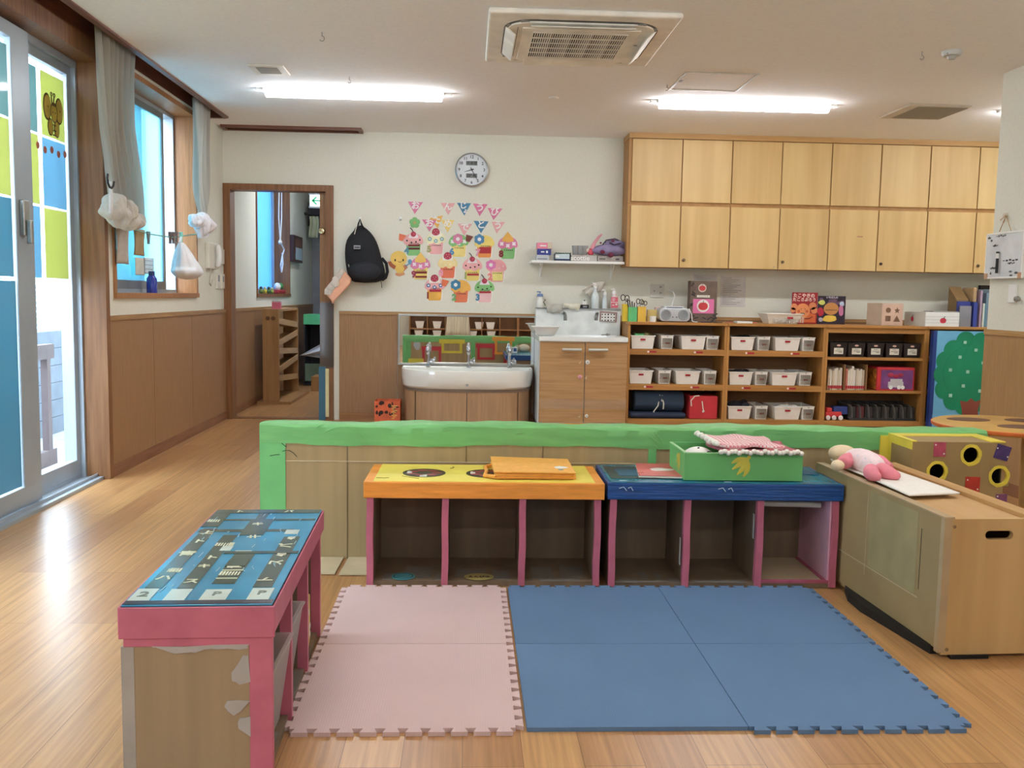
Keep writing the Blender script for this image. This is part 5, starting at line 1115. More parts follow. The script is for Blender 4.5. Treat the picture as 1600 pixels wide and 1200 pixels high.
# cupcakes
PINK, LP, GRN, YEL, CRM, ORG, RED_, BLU, SAL, GOLD = 'DF86AC', 'EFB2B2', '86C27A', 'F2DC7C', 'F6EFBE', 'E87A58', 'B03048', '4C86B0', 'F0A898', 'F0B858'
def cupcake(cx, cy, frost, wrap, topping, tcol, deco, dcol, num, ncol, bands, label, w=34, h=38, flower_at=None, choc=None, paper=None):
    """cx, cy: centre in the photo; all layers are thin paper glued on each other"""
    root = thing('paper_cupcake', label, 'paper cupcake', 'paper cupcakes on the wall')
    def U(dx, dy): return BP(cx+dx, cy+dy)
    W_ = [U(-11.5, 0), U(11.5, 0), U(10, 17), U(8.5, 18.5), U(-8.5, 18.5), U(-10, 17)]
    outl = [U(-13, -1), U(13, -1), U(11.5, 19), U(-11.5, 19)]
    flat(outl, WYF, .0012).build('backing', M_cream, root)
    flat(W_, WYF-.0012, .0012).build('wrapper', mat(wrap, .6), root)
    n = 30; pts = []
    for k in range(n+1):
        a = PI*k/n; pts.append(U(15.5*math.cos(a), -1.5-15*math.sin(a)**.9))
    m_ = 10
    for k in range(1, m_): t = k/m_; pts.append(U(-15.5+31*t, -1.5+3.2*abs(math.sin(t*PI*2.5))+2*math.sin(PI*t)))
    flat(pts, WYF-.0026, .0016).build('frosting', mat(frost, .6), root)
    tm = mat(tcol, .5) if tcol else None
    if topping == 'cherry':
        flat([U(-8, -9), U(8, -9), U(6, -15), U(-6, -15)], WYF-.0044, .001).build('cream', mat('F0E8EC'), root)
        c = flat(disc(U(0, -15), .024, 0, 0), WYF-.0056, .0016).build('cherry', tm, root); MB().tube([(p[0], WYF-.008, p[1]) for p in (U(-.5, -19), U(-2, -22), U(-5, -25))], .004, 6).build('stem', mat('3A1E1C'), c); flat(disc(U(1, -15.5), .008, 0, 0), WYF-.0074, .0006).build('glint', mat('C85A70'), c)
    elif topping == 'strawberry':
        flat([U(-9, -9), U(9, -9), U(8, -17), U(-8, -17)], WYF-.0044, .001).build('cream', M_cream, root)
        c = flat([U(6.2*math.sin(t)*(1 if abs(t) < 2.2 else 1), -15-7*math.cos(t) if math.cos(t) > 0 else -15-4.5*math.cos(t)) for t in [2*PI*k/24 for k in range(24)]], WYF-.0056, .0016).build('strawberry', tm, root)
        q = MB()
        for (dx, dy) in ((-2, -18), (2, -18), (0, -15), (-3, -13), (3, -13)): q.prism([(x, WYF-.0073, z) for x, z in disc(U(dx, dy), .004, 0, 0, 8)], (0, -.0006, 0))
        q.build('seed', mat('E8A0A8'), c)
    elif topping == 'peak':
        flat([U(-9, -9), U(0, -7), U(9, -9), U(8, -14), U(4, -19), U(0, -24), U(-4, -19), U(-8, -14)], WYF-.0044, .0016).build('cream_peak', tm, root)
    elif topping == 'flower':
        fx, fy = flower_at; c = flat(flower_pts(U(fx, fy), .048, 6), WYF-.0044, .0018).build('flower', tm, root); flat(disc(U(fx, fy), .017, 0, 0), WYF-.0064, .001).build('flower_centre', M_white, c)
    if deco:
        q = MB()
        for (dx, dy) in ((-10, -5), (-3, -2), (4, -3), (10, -6)) if deco == 'dot' else ((-9.5, -5), (0, -2), (9.5, -5)):
            if deco == 'dot': pp = disc(U(dx, dy), .008, 0, 0, 10)
            elif deco == 'cross': pp = flower_pts(U(dx, dy), .020, 4, 32, PI/4, .6)
            else: pp = flower_pts(U(dx, dy), .019, 5, 30)
            q.prism([(x, WYF-.0043, z) for x, z in pp], (0, -.0012, 0))
        b = q.build('decoration', mat(dcol, .5), root)
        if deco == 'flower':
            q = MB()
            for (dx, dy) in ((-9.5, -5), (0, -2), (9.5, -5)): q.prism([(x, WYF-.0056, z) for x, z in disc(U(dx, dy), .008, 0, 0, 10)], (0, -.0006, 0))
            q.build('decoration_centre', M_white, b)
    if paper: flat([U(-7, 3), U(9.5, 3), U(9, 16.5), U(-6, 16.5)], WYF-.0026, .001).build('name_paper', mat(paper), root)
    for (y0, y1, col) in bands: flat([U(-8, y0), U(10, y0), U(10, y1), U(-8, y1)], WYF-.0046, .0012).build('name_strip', mat(col), root)
    q = MB(); z_ = U(0, 5)[1] if not bands else U(0, bands[0][0]-1.6)[1]
    for k in range(5): x, _ = U(-5+3*k, 0); q.box(x-.005, x+.004, WYF-.0066, WYF-.0046, z_-.003, z_+.003)
    q.build('small_print', mat('3A3024'), root)
    if num: x, z = U(-10.5, 11); text('number', num, .078, (x, WYF-.0058, z), FRONT, mat(ncol), root, .0008, .004)
    if choc:
        dx, dy, col = choc; flat([U(dx-5, dy+5), U(dx-4, dy-5), U(dx+7, dy-2), U(dx+1, dy+7)], WYF-.0044, .0014).build('chocolate_piece', mat(col), root)
DR = '7A1A20'
cupcake(646, 381, LP, GRN, 'cherry', RED_, 'dot', '2A1A1A', '4', '5E98A8', [(1, 4, DR), (6, 9, '5A1418')], 'pink topped paper cupcake with cherry and an orange piece, at the top left', choc=(-18, -11, ORG))
cupcake(681, 378.5, 'F4F0C4', LP, 'strawberry', RED_, 'flower', '7AB0B4', '5', 'A8A870', [], 'cream topped paper cupcake numbered 5 with a strawberry')
cupcake(716.5, 382.5, GRN, YEL, 'flower', PINK, 'cross', 'F4F8F0', '6', BLU, [], 'green topped paper cupcake numbered 6 with a pink flower', flower_at=(-1, -9), choc=(16, -11, '6E3428'), paper='F4E08A')
cupcake(757, 384, YEL, 'EC9A50', 'flower', BLU, None, None, '7', 'E89AB0', [(2, 12, 'B02834')], 'yellow topped paper cupcake with a blue flower and a red name strip', flower_at=(-8, -10))
cupcake(793.5, 386, PINK, GRN, 'peak', GOLD, 'cross', 'FFF4F8', '8', '8A2A30', [], 'pink topped paper cupcake numbered 8 with a golden peak, top right')
cupcake(657, 418, PINK, YEL, 'peak', 'F4C868', 'cross', 'F8E8F4', '9', '9A3450', [(6, 9.5, DR), (13, 16, DR)], 'pink topped paper cupcake numbered 9 beside the yellow chick')
cupcake(699.5, 416, 'F2DC9C', ORG, 'strawberry', RED_, 'dot', 'F4ECC8', '0', 'F0A0B8', [], 'pale yellow topped paper cupcake numbered 0 on an orange wrapper')
cupcake(738, 420, LP, YEL, 'cherry', RED_, 'dot', '3A1A1E', '1', 'A8B060', [(7.5, 10.5, 'A82030')], 'pink topped paper cupcake with cherry in the middle row')
cupcake(776, 422, 'F0A8AC', LP, 'flower', 'E080B8', 'dot', 'F4D0D0', '2', 'E88880', [], 'salmon topped paper cupcake numbered 2 with a pink flower, middle row right', flower_at=(-9, -8), paper='F4E88C')
cupcake(679, 451, LP, 'F0B850', 'strawberry', RED_, 'flower', '4A78A8', '1', '8A2A24', [(1, 5, 'B02838')], 'pink topped paper cupcake numbered 1 with blue flowers, bottom row left', choc=(16, -10, 'DE7248'))
cupcake(720, 454, GOLD, 'E87E58', 'flower', '3E84A8', None, None, '2', '78B070', [], 'orange topped paper cupcake numbered 2 with a blue flower, bottom row', flower_at=(-8, -9))
cupcake(757, 454, GRN, 'F4C8C8', 'cherry', RED_, 'dot', '1E4A2A', '3', '4A88B0', [(1, 4, 'B02434')], 'green topped paper cupcake numbered 3 with a cherry, bottom right')
# chick
cc = thing('paper_chick', 'yellow paper chick with brown wings holding a blue spoon', 'paper chick')
flat([BP(*p) for p in ((605.5, 409), (612, 408), (620, 415), (616, 421), (609, 416))], WYF, .0014).build('wing', mat('B0603C'), cc); flat([BP(*p) for p in ((628, 416), (634, 413), (637, 418), (630, 425))], WYF, .0014).build('wing', mat('C88058'), cc)
flat([BP(*p) for p in ((620, 412), (629, 412), (632, 420), (629, 427), (621, 427), (617, 420))], WYF-.0014, .0014).build('body', mat('F0C864'), cc)
hd = flat(disc(BP(623, 404), .074, 0, 0, 28, 1, .93), WYF-.0028, .0016).build('head', mat('F0CA68'), cc); q = MB()
for dx in (-5.5, 7): q.prism([(x, WYF-.0046, z) for x, z in disc(BP(623+dx, 406.5), .0085, 0, 0, 12, .8, 1.4)], (0, -.001, 0))
q.build('eye', M_black, hd); q = MB(); q.tube([(x, WYF-.0056, z) for x, z in (BP(622, 408), BP(625, 410), BP(628, 408))], .002, 5); q.build('mouth', mat('6A3A20'), hd)
flat([BP(*p) for p in ((618, 426), (624, 428), (631, 425), (633, 429), (624, 432), (618, 430))], WYF-.001, .001).build('feet', mat('DE9A6C'), cc); q = MB(); q.prism([(x, WYF-.003, z) for x, z in disc(BP(640.5, 409), .018, 0, 0, 14, 1, 1.3)], (0, -.0015, 0)); q.tube([(x, WYF-.004, z) for x, z in (BP(640, 411), BP(634, 416))], .005, 6); q.build('spoon', mat('6FA4C4'), cc)
wh = thing('wall_hook', 'small white stick-on hook left of the green paper flower', 'hook'); x, z = BP(626, 342); q = MB(); q.blob((x, BY-.006, z+.008), (.013, .007, .016), 12, 8); q.build('base', M_white, wh); MB().box(x-.009, x+.009, BY-.014, BY-.004, z-.014, z-.008).build('prong', M_grey, wh)

# backpack and peach bag on a hook
wh = thing('wall_hook', 'small clear hook carrying the black backpack', 'hook'); x, z = BP(563, 342); MB().blob((x, BY-.008, z), (.012, .01, .018), 12, 8).build('base', M_plastic, wh)
bp_ = thing('backpack', 'black backpack hanging from a wall hook', 'backpack'); M_bk = mat('16181E', .85, 0, .1, 40, bump=.15); M_bk2 = mat('1C1E26', .8, 0, .1, 40)
prof = [(352, 561, 565), (358, 556, 575), (366, 549, 583), (376, 542.5, 590), (390, 541, 595), (403, 541, 598), (415, 542, 602), (428, 545, 604.5), (436, 548, 602), (442, 553, 590)]
n = 20; vs = []
for (py, a, b) in prof:
    xa, z = BP(a, py); xb, _ = BP(b, py); cx_ = (xa+xb)/2; hw = (xb-xa)/2; k_ = min(1, (py-350)/30)*(1 if py < 436 else .75)
    for k in range(n):
        an = 2*PI*k/n; c_, s_ = math.cos(an), math.sin(an)
        vs.append((cx_+hw*(abs(c_)**.75)*(1 if c_ > 0 else -1), BY-.095*k_-.004+.09*k_*(abs(s_)**.8)*(1 if s_ > 0 else -1), z))
q = MB(); m_ = len(prof); q.add(vs, [(i*n+k, i*n+(k+1) % n, (i+1)*n+(k+1) % n, (i+1)*n+k)[::-1] for i in range(m_-1) for k in range(n)]+[tuple(range(n)), tuple((m_-1)*n+k for k in range(n))[::-1]], True); q.build('body', M_bk, bp_, sub=1)
q = MB(); q.tube([(BP(a, b)[0], BY-.03-dd, BP(a, b)[1]) for a, b, dd in ((555, 362, .03), (560, 352, .01), (563, 343, -.01), (566, 352, .01), (571, 360, .03))], .008, 8); q.build('top_loop', M_bk, bp_)
x0, z0 = BP(557, 385); x1, z1 = BP(567, 391); b = box(x0, x1, BY-.206, BY-.19, z1, z0).build('label_patch', mat('8C8E94'), bp_); box(x0+.006, x1-.006, BY-.207, BY-.206, z1+.010, z1+.02).build('label_text', M_black, b)
q = MB(); q.blob((BP(572, 424)[0], BY-.165, BP(572, 424)[1]), (.145, .05, .09), 22, 12, .03); q.build('front_pocket', M_bk2, bp_, sub=1)
q = MB(); q.tube([(BP(a, b)[0], BY-.10, BP(a, b)[1]) for a, b in ((598, 404), (605, 412), (607, 425), (604, 434), (598, 438))], .014, 8); q.tube([(BP(a, b)[0], BY-.09, BP(a, b)[1]) for a, b in ((597, 438), (598, 450))], .003, 5); q.build('shoulder_strap', M_bk, bp_); q = MB(); q.tube([(BP(a, b)[0], BY-.195, BP(a, b)[1]) for a, b in ((549, 414), (549.5, 418))], .004, 6); q.build('zip_pull', M_steel, bp_)
pk = thing('peach_bag', 'peach coloured bag hanging beside the black backpack', 'bag')
pts = [BP(*p) for p in ((539, 420), (552, 436), (550, 444), (526, 470), (523, 475), (521, 469), (511, 458), (513, 452), (536, 421))]; MB().prism([(x, BY-.11, z) for x, z in pts], (0, -.05, 0)).build('body', mat('F0B494', .6, 0, .05, 10, bump=.2), pk, .01)
pts = [BP(*p) for p in ((538, 420), (543, 424), (520, 462), (511, 460), (511, 453)) ]; MB().prism([(x, BY-.155, z) for x, z in pts], (0, -.012, 0)).build('flap', mat('CFC4B8', .7, 0, .1, 30, bump=.3), pk, .004); MB().tube([(BP(*p)[0], BY-.1, BP(*p)[1]) for p in ((562, 344), (550, 390), (540, 420))], .004, 6).build('string', M_offw, pk)
q = MB(); q.blob((BP(528, 441)[0], BY-.17, BP(528, 441)[1]), (.03, .008, .05), 12, 8, .15); q.build('tassel', mat('D8CCC0', .9), pk)

# ================================================================ CHILDREN'S SINK
sk = thing('wash_basin', 'long white ceramic children\'s basin with three taps below the mirror', 'sink')
def bowl_outline(grow=0, n=24):
    pts = []
    for k in range(n+1):
        a = PI+PI*k/n; pts.append((.59*math.copysign(abs(math.cos(a))**.45, math.cos(a))*(1+grow), 8.44+(.34+.16*0)*math.sin(a)*(1-.0)-.14*(math.sin(a)**2) if False else 8.44-.43*abs(math.sin(a))**.55-.05*abs(math.sin(a))**3))
    return pts
def slab(pts, zs, scl, m_, name, par, close=True, sm=True):
    vs = []; n = len(pts)
    for z, s_ in zip(zs, scl): vs += [(x*s_[0], 8.46+(y-8.46)*s_[1], z) for x, y in pts]
    q = MB(); fs = []
    for i in range(len(zs)-1): fs += [(i*n+k, i*n+(k+1) % n, (i+1)*n+(k+1) % n, (i+1)*n+k) for k in range(n)]
    q.add(vs, fs, sm); q.add(vs[:n], [tuple(range(n))[::-1]]); q.add(vs[-n:], [tuple(range(n))]); return q.build(name, m_, par)
o_ = bowl_outline(); ZR = .508
M_cer = mat('F2F2EA', .08, 0, .01, spec=.8)
q = slab(o_, (.355, .345, .362, .43, .488, ZR-.004, ZR, ZR-.006, .45), ((.90, .86), (.955, .93), (.985, .97), (1.0, .995), (1.0, 1.0), (.995, .995), (.98, .975), (.95, .91), (.90, .84)), M_cer, 'basin', sk)
box(-.585, .585, 8.35, 8.475, .47, ZR+.006).build('tap_ledge', M_cer, sk, .01)
for px in (669, 732, 796):
    x = at(px, 578, 'y', 8.36).x
    t = MB().lathe([(.001, ZR), (.022, ZR), (.022, ZR+.01), (.013, ZR+.02), (.013, ZR+.06), (.001, ZR+.062)], (x, 8.36, 0), 14).build('tap', M_chrome, sk)
    MB().tube([(x, 8.36, ZR+.05), (x, 8.36, ZR+.15), (x, 8.35, ZR+.19), (x, 8.31, ZR+.20), (x, 8.27, ZR+.18), (x, 8.265, ZR+.13)], [.011, .011, .012, .012, .013, .013], 12).build('spout', M_chrome, t); q = MB(); q.blob((x+.03, 8.35, ZR+.045), (.03, .014, .014), 12, 8); q.blob((x, 8.33, ZR+.04), (.012, .03, .012), 12, 8); q.blob((x+.05, 8.34, ZR+.055), (.012, .012, .022), 12, 8); q.build('tap_handle', M_chrome, t); MB().blob((x, 8.264, ZR+.155), (.019, .019, .04), 14, 10).build('spout_head', M_chrome, t)
MB().lathe([(.001, -.002), (.012, -.0015), (.012, 0)], (.0, 7.965, .385), 12, 'y').build('maker_mark', M_grey, sk)
skb = thing('basin_cupboard', 'curved wooden cupboard under the long white basin', 'cupboard')
slab(o_, (.0, .345), ((.955, .90), (.955, .90)), M_sinkbase, 'body', skb, sm=False); slab(o_, (.32, .342), ((.962, .91), (.962, .91)), mat('8A7868'), 'top_rail', skb)
def front_y(x): 
    best = min(o_, key=lambda p: abs(p[0]*.955-x)); return 8.46+(best[1]-8.46)*.90
for (xa, xb) in ((-.55, -.455), (-.445, -.003), (.003, .44), (.45, .55)):
    n = 16; vs = []
    for i in range(n+1): x = xa+(xb-xa)*i/n; sn = math.sqrt(max(0, 1-(abs(x)/.5635)**(2/.45))); y = min(8.44, 8.46-(.02+.43*sn**.55+.05*sn**3)*.90); vs.append((x, y))
    q = MB(); pts = [(x, y-.006) for x, y in vs]+[(x, y+.02) for x, y in vs[::-1]]; q.prism([(x, y, .04) for x, y in pts], (0, 0, .275)); d = q.build('door', M_sinkbase, skb)
    if xa > -.5: sx_ = xa-.004; ys = vs[0][1]; box(sx_-.003, sx_+.003, ys-.0075, ys+.01, .04, .315).build('door_gap', mat('4A3828'), skb)
    if xa == .003: MB().lathe([(.001, -.004), (.013, -.003), (.014, 0)], (.05, vs[1][1]-.006, .27), 14, 'y').build('lock', mat('B89468', .3, .6), d)
mr = thing('wall_mirror', 'wide steel framed mirror above the children\'s basin', 'mirror')
mx0, mz1 = BP(622.5, 491, 8.47); mx1, mz0 = BP(836, 573, 8.47)
mm = bpy.data.materials.new('mirror'); mm.use_nodes = True; b = mm.node_tree.nodes['Principled BSDF']; b.inputs['Metallic'].default_value = 1; b.inputs['Roughness'].default_value = .01; b.inputs['Base Color'].default_value = (.86, .87, .86, 1)
mz0 = .522
box(mx0+.012, mx1-.012, 8.466, 8.474, mz0+.01, mz1-.012).build('glass', mm, mr); q = MB(); q.box(mx0, mx1, 8.460, 8.487, mz1-.014, mz1+.004); q.box(mx0, mx1, 8.458, 8.487, mz0-.006, mz0+.012); q.box(mx0, mx0+.014, 8.460, 8.487, mz0, mz1); q.box(mx1-.014, mx1, 8.460, 8.487, mz0, mz1); q.build('frame', M_steel, mr, .002)
ob = thing('orange_box', 'orange patterned open box on the floor by the children\'s sink', 'box')
x0, x1 = at(585, 650, 'y', 8.15).x, at(625, 650, 'y', 8.15).x; zt = at(605, 627, 'y', 8.15).z
for a in ((x0, x1, 8.15, 8.156), (x0, x1, 8.34, 8.346), (x0, x0+.006, 8.156, 8.34), (x1-.006, x1, 8.156, 8.34)): box(*a, 0, zt).build('side', mat('E86838', .5, 0, .0, 8, (1, 1, 1), 0, .5, '3A1A10') if False else mat('E0683C', .5, 0, .12, 12), ob)
box(x0, x1, 8.15, 8.346, 0, .005).build('base', mat('B0502C'), ob); q = MB(); rr2 = random.Random(5)
for i in range(16): q.blob((rr2.uniform(x0+.02, x1-.02), 8.149, rr2.uniform(.09, zt-.01)), (rr2.uniform(.006, .022), .0015, rr2.uniform(.006, .02)), 8, 5, .2, i)
q.build('black_print', mat('2E1A14'), ob); q = MB()
for i in range(9): q.box(x0+.15+.01*(i % 2), x0+.175+.012*(i % 3), 8.1475, 8.149, .06+i*.014, .067+i*.014)
q.build('yellow_print', mat('E8B060'), ob)

# ================================================================ SINK CABINET
vn = thing('sink_cabinet', 'oak fronted sink cabinet with white top and tall splashback', 'cabinet'); VX0, VX1, VY = .612, 1.384, 7.965
box(VX0, VX1, VY+.02, BY-.014, .06, .775).build('body', mat('D8DCDC', .5), vn); box(VX0+.01, VX1-.01, VY+.06, BY-.02, 0, .06).build('plinth', M_grey, vn)
mid = at(913, 600, 'y', VY).x
for (a, b, lb) in ((VX0+.012, mid-.004, 'l'), (mid+.004, VX1-.002, 'r')):
    d = box(a, b, VY, VY+.02, .07, .768).build('door', M_vanity, vn, .002)
    hx = (869, 907) if lb == 'l' else (921, 952); ha, hb_ = at(hx[0], 546, 'y', VY).x+(0.045 if lb == 'l' else 0), at(hx[1], 546, 'y', VY).x
    ha = at(878 if lb == 'l' else 919, 546, 'y', VY).x; hb_ = at(908 if lb == 'l' else 949, 546, 'y', VY).x
    q = MB(); q.tube([(ha, VY-.028, .705), (hb_, VY-.028, .705)], .013, 12); q.box(ha+.01, ha+.02, VY-.028, VY, .70, .71); q.box(hb_-.02, hb_-.01, VY-.028, VY, .70, .71); q.build('handle', mat('C8C8BE', .35, .4), d)
for (px, py, r, col, lb) in ((918, 566, .020, 'F4F4F0', 'white latch button'), (906, 589, .019, 'E8A4B0', 'pink latch button'), (916.5, 650, .016, 'E8E4D8', 'white latch button')):
    p = at(px, py, 'y', VY); k = MB().lathe([(.001, -.012), (r*.8, -.011), (r, -.004), (r, 0)], (p.x, VY, p.z), 18, 'y').build('child_latch', mat(col, .4), vn, label=lb); MB().lathe([(.001, -.0135), (r*.3, -.013), (r*.3, -.011)], (p.x, VY, p.z), 10, 'y').build('latch_screw', M_grey, k)
q = MB()
for (px, py) in ((906, 566), (905.5, 650), (915.5, 590)): p = at(px, py, 'y', VY); q.box(p.x-.01, p.x+.006, VY-.006, VY, p.z-.01, p.z-.004); q.box(p.x+.002, p.x+.006, VY-.006, VY, p.z-.01, p.z+.01)
q.build('latch_stub', mat('D8C8A8'), vn)
box(VX0+.012, VX1-.002, VY-.005, VY-.0045, .19, .275).build('clear_film', film('FFFFFF', 'FFFFFF', .06, .08), vn)
M_vt = mat('ECEFEC', .2, 0, .01)
q = MB(); a0, a1 = VX0-.0, VX1+.0
q.box(a0, a1, VY-.018, VY+.03, .775, .815); q.box(a0, a1, 8.37, 8.42, .775, .815); q.box(a0, a0+.04, VY+.03, 8.37, .775, .815); q.box(a1-.04, a1, VY+.03, 8.37, .775, .815); q.box(a0, a1, VY+.0, 8.42, .77, .782)
ct = q.build('counter', M_vt, vn, .004); MB().grid(lambda u, v: (a0+.04+(a1-a0-.08)*u, VY+.03+(8.37-VY-.03)*v, .815-.1*(min(1, 6*min(u, 1-u, v, 1-v)))**.6+.0), 20, 14).build('bowl', M_vt, ct)
box(a0, a1-.0, 8.39, BY-.022, .782, 1.048).build('splashback', mat('ECF0EE', .25), vn, .003); MB().box(a0, a1, 8.375, BY-.022, 1.046, 1.056).build('top_ledge', M_grey, vn)
for px in (881, 933):
    x, z = at(px, 487, 'y', 8.38).x, at(px, 489, 'y', 8.38).z; b = MB().lathe([(.001, -.03), (.016, -.028), (.018, 0)], (x, 8.39, z), 14, 'y').build('tap', M_chrome, vn)
    q = MB(); q.tube([(x, 8.36, z), (x+(.0 if px < 900 else -.01), 8.30, z-.005), (x+(.0 if px < 900 else -.02), 8.26, z-.02), (x+(.002 if px < 900 else -.025), 8.255, z-.065)], [.012, .013, .014, .015], 12); q.build('spout', mat('70706C', .3, .7), b)
q = MB(); q.box(1.245, 1.26, 8.29, 8.33, .813, .835); q.tube([(1.20, 8.31, .82), (1.28, 8.31, .825)], .006, 6); q.build('drain_fitting', M_steel, vn)
so = thing('soap_holder', 'white perforated soap dish on a pinkish backing on the splashback', 'soap dish'); x0, x1, z0, z1 = *[at(p, 490, 'y', 8.388).x for p in (939, 962)], *[at(950, p, 'y', 8.388).z for p in (502, 488)]
box(x0-.012, x1+.012, 8.384, 8.389, z0-.006, z1+.006, ry=.05).build('backing', mat('A88C84', .6), so, .002); q = MB(); xx0, xx1, zz0, zz1 = x0+.0, x1-.006, z0+.0, z1-.010; q.box(xx0, xx1, 8.370, 8.380, zz0, zz1, ry=.05); b = q.build('dish', M_white, so, .002); q = MB()
for i in range(5):
    for j in range(3): a = xx0+.01+(xx1-xx0-.02)*i/4; c = zz0+.009+(zz1-zz0-.018)*j/2; q.box(a-.005, a+.005, 8.3685, 8.3702, c-.0045, c+.0045)
q.build('hole', M_black, b)
def bottle(name, label, px, w, h, y, zb, m, cap=M_white, neck=.4, capk='spray'):
    r = thing(name, label, 'bottle'); x = at(px, 480, 'y', y).x
    MB().lathe([(.001, 0), (w*.95, 0), (w, .006), (w, h*.55), (w*.85, h*.68), (w*neck, h*.85), (w*neck, h), (.001, h)], (x, y, zb), 20).build('body', m, r)
    if capk == 'spray':
        q = MB(); q.lathe([(.001, h), (w*neck*1.2, h), (w*neck*1.1, h+.02), (.001, h+.02)], (x, y, zb), 14); q.tube([(x, y, zb+h+.02), (x, y, zb+h+.04)], w*.15, 6); q.box(x-.024, x+.008, y-.007, y+.007, zb+h+.032, zb+h+.044)
    else: q = MB(); q.lathe([(.001, h), (w*neck*1.3, h), (w*neck, h+.025), (.004, h+.03), (.004, h+.045), (.001, h+.045)], (x, y, zb), 14); q.box(x-.03, x+.006, y-.006, y+.006, zb+h+.038, zb+h+.048)
    q.build('pump_head', cap, r); return r, x
zl = 1.056; M_milk = mat('DDE6E6', .35)
bottle('spray_bottle', 'tall pale spray bottle on the splashback ledge', 929.5, .036, .185, 8.425, zl, M_milk)
bottle('pump_bottle', 'slimmer pale pump bottle between the tall one and the pink labelled one', 944.5, .024, .125, 8.43, zl, M_milk, capk='pump', neck=.55)
r, x = bottle('pump_bottle', 'pump bottle with pink and white label at the right of the ledge', 959, .033, .135, 8.425, zl, mat('F0DCDC', .35), capk='pump', neck=.5)
lbx = box(x-.031, x+.031, 8.386, 8.3915, zl+.01, zl+.105).build('pink_label', mat('DC6878', .5), r); q = MB(); q.box(x-.031, x+.031, 8.385, 8.386, zl+.055, zl+.060); q.box(x-.02, x+.005, 8.385, 8.386, zl+.085, zl+.092); q.box(x-.02, x+.0, 8.385, 8.386, zl+.07, zl+.076); q.lathe([(.001, -.001), (.009, -.001), (.009, 0)], (x+.016, 8.386, zl+.04), 12, 'y'); q.box(x-.022, x-.002, 8.385, 8.386, zl+.03, zl+.036); q.build('label_print', M_white, lbx)
r, x = bottle('soap_dispenser', 'white soap dispenser with a blue pump at the left end of the ledge', 843.5, .034, .10, 8.43, zl-.002, mat('EFEFE8', .3), cap=mat('6A84B0', .4), capk='pump', neck=.7)
q = MB(); q.tube([(x+.035, 8.41, zl+.075), (x+.05, 8.41, zl+.07), (x+.03, 8.41, zl+.05), (x+.05, 8.41, zl+.02)], .004, 6); q.build('dark_clip', M_black, r)
bx_ = thing('sponge_box', 'small black box with a white cap on the ledge', 'box'); x = at(913, 478, 'y', 8.42).x; box(x-.038, x+.038, 8.39, 8.45, zl, zl+.032).build('tray', M_black, bx_, .003); MB().box(x-.02, x+.018, 8.40, 8.44, zl+.032, zl+.065).build('white_block', M_white, bx_, .003); MB().blob((x, 8.42, zl+.07), (.007, .007, .006), 8, 6).build('knob', M_black, bx_); box(x-.015, x+.022, 8.388, 8.39, zl+.008, zl+.022).build('label', mat('9C9CA4'), bx_)
def cloth(label, quad, y, m_, name='hand_towel', t=.006, wob=.006):
    A, B, C_, D_ = [at(px, py, 'y', y) for px, py in quad]
    o = MB().grid(lambda u, v: tuple((A.lerp(B, u)).lerp(D_.lerp(C_, u), v)+Vector((0, -.012*math.sin(PI*v)-wob*math.sin(u*9+v*2), wob*.8*math.sin(u*11)*v))), 16, 10).build(name, m_, solid=t); return tag(o, label, 'cloth')
cloth('greyish folded cloth draped over the splashback, left', ((853, 474), (880, 476), (876, 489), (855, 488)), 8.37, mat('C4C2B8', .95, 0, .08, 20, bump=.3))
cloth('cream folded cloth draped over the splashback, in the middle', ((880, 474), (907, 475), (904, 485), (882, 480)), 8.37, mat('E6E2CE', .95, 0, .04, 20, bump=.3))
cloth('whitish cloth hung on the wall hook above the splashback', ((924, 441), (945, 440), (938, 455), (930, 458)), 8.44, mat('D8D0C4', .95, 0, .06, 20, bump=.3), 'hanging_cloth', .006, .012)
cloth('left corner of white cloth drooping from the hook above the ledge', ((928, 441), (936, 444), (921, 463), (909, 454)), 8.45, mat('DCD4C8', .95, 0, .06, 20, bump=.3), 'hanging_cloth', .006, .010)
bw_ = thing('wash_bowl', 'white plastic wash bowl standing on the sink counter', 'bowl'); x = at(853, 520, 'y', 8.08).x
MB().lathe([(.001, 0), (.065, 0), (.075, .004), (.115, .075), (.132, .078), (.132, .083), (.112, .082), (.072, .010), (.001, .008)], (x, 8.08, .816), 32).build('bowl', M_white, bw_)

# ---- little bracket shelf
sh = thing('wall_shelf', 'small white bracket shelf left of the wall cabinets', 'shelf'); z = 1.452
q = MB(); x0 = at(830, 410, 'y', 8.25).x; x1 = 1.384; q.box(x0, x1, 8.25, BY-.001, z, z+.022); q.build('board', M_white, sh, .004)
for px in (846, 957):
    x = at(px, 420, 'y', 8.4).x; q = MB(); q.box(x-.008, x+.008, 8.49, 8.499, z-.13, z); q.box(x-.008, x+.008, 8.30, 8.499, z-.012, z); q.prism([(x-.004, 8.49, z-.12), (x-.004, 8.49, z-.095), (x-.004, 8.32, z-.012), (x-.004, 8.30, z-.012)], (.008, 0, 0)); q.build('bracket', M_white, sh)
zs = z+.022; SYc = 8.30
def sbox(name, label, pxa, pxb, h, z0, m_, extra=None, y=SYc, d=.11, cat='box'):
    a, b = at(pxa, 400, 'y', y).x, at(pxb, 400, 'y', y).x; r = thing(name, label, cat); box(a, b, y, y+d, z0, z0+h).build('body', m_, r, .002)
    for (u0, u1, v0, v1, mm_, nm) in (extra or []): box(a+(b-a)*u0, a+(b-a)*u1, y-.0012, y, z0+h*v0, z0+h*v1).build(nm, mm_, r)
    return r
sbox('tissue_box', 'white box at the foot of the stack on the bracket shelf', 838, 857.5, .05, zs, mat('C8CCD0', .5), [(.1, .9, .2, .4, M_grey, 'print')])
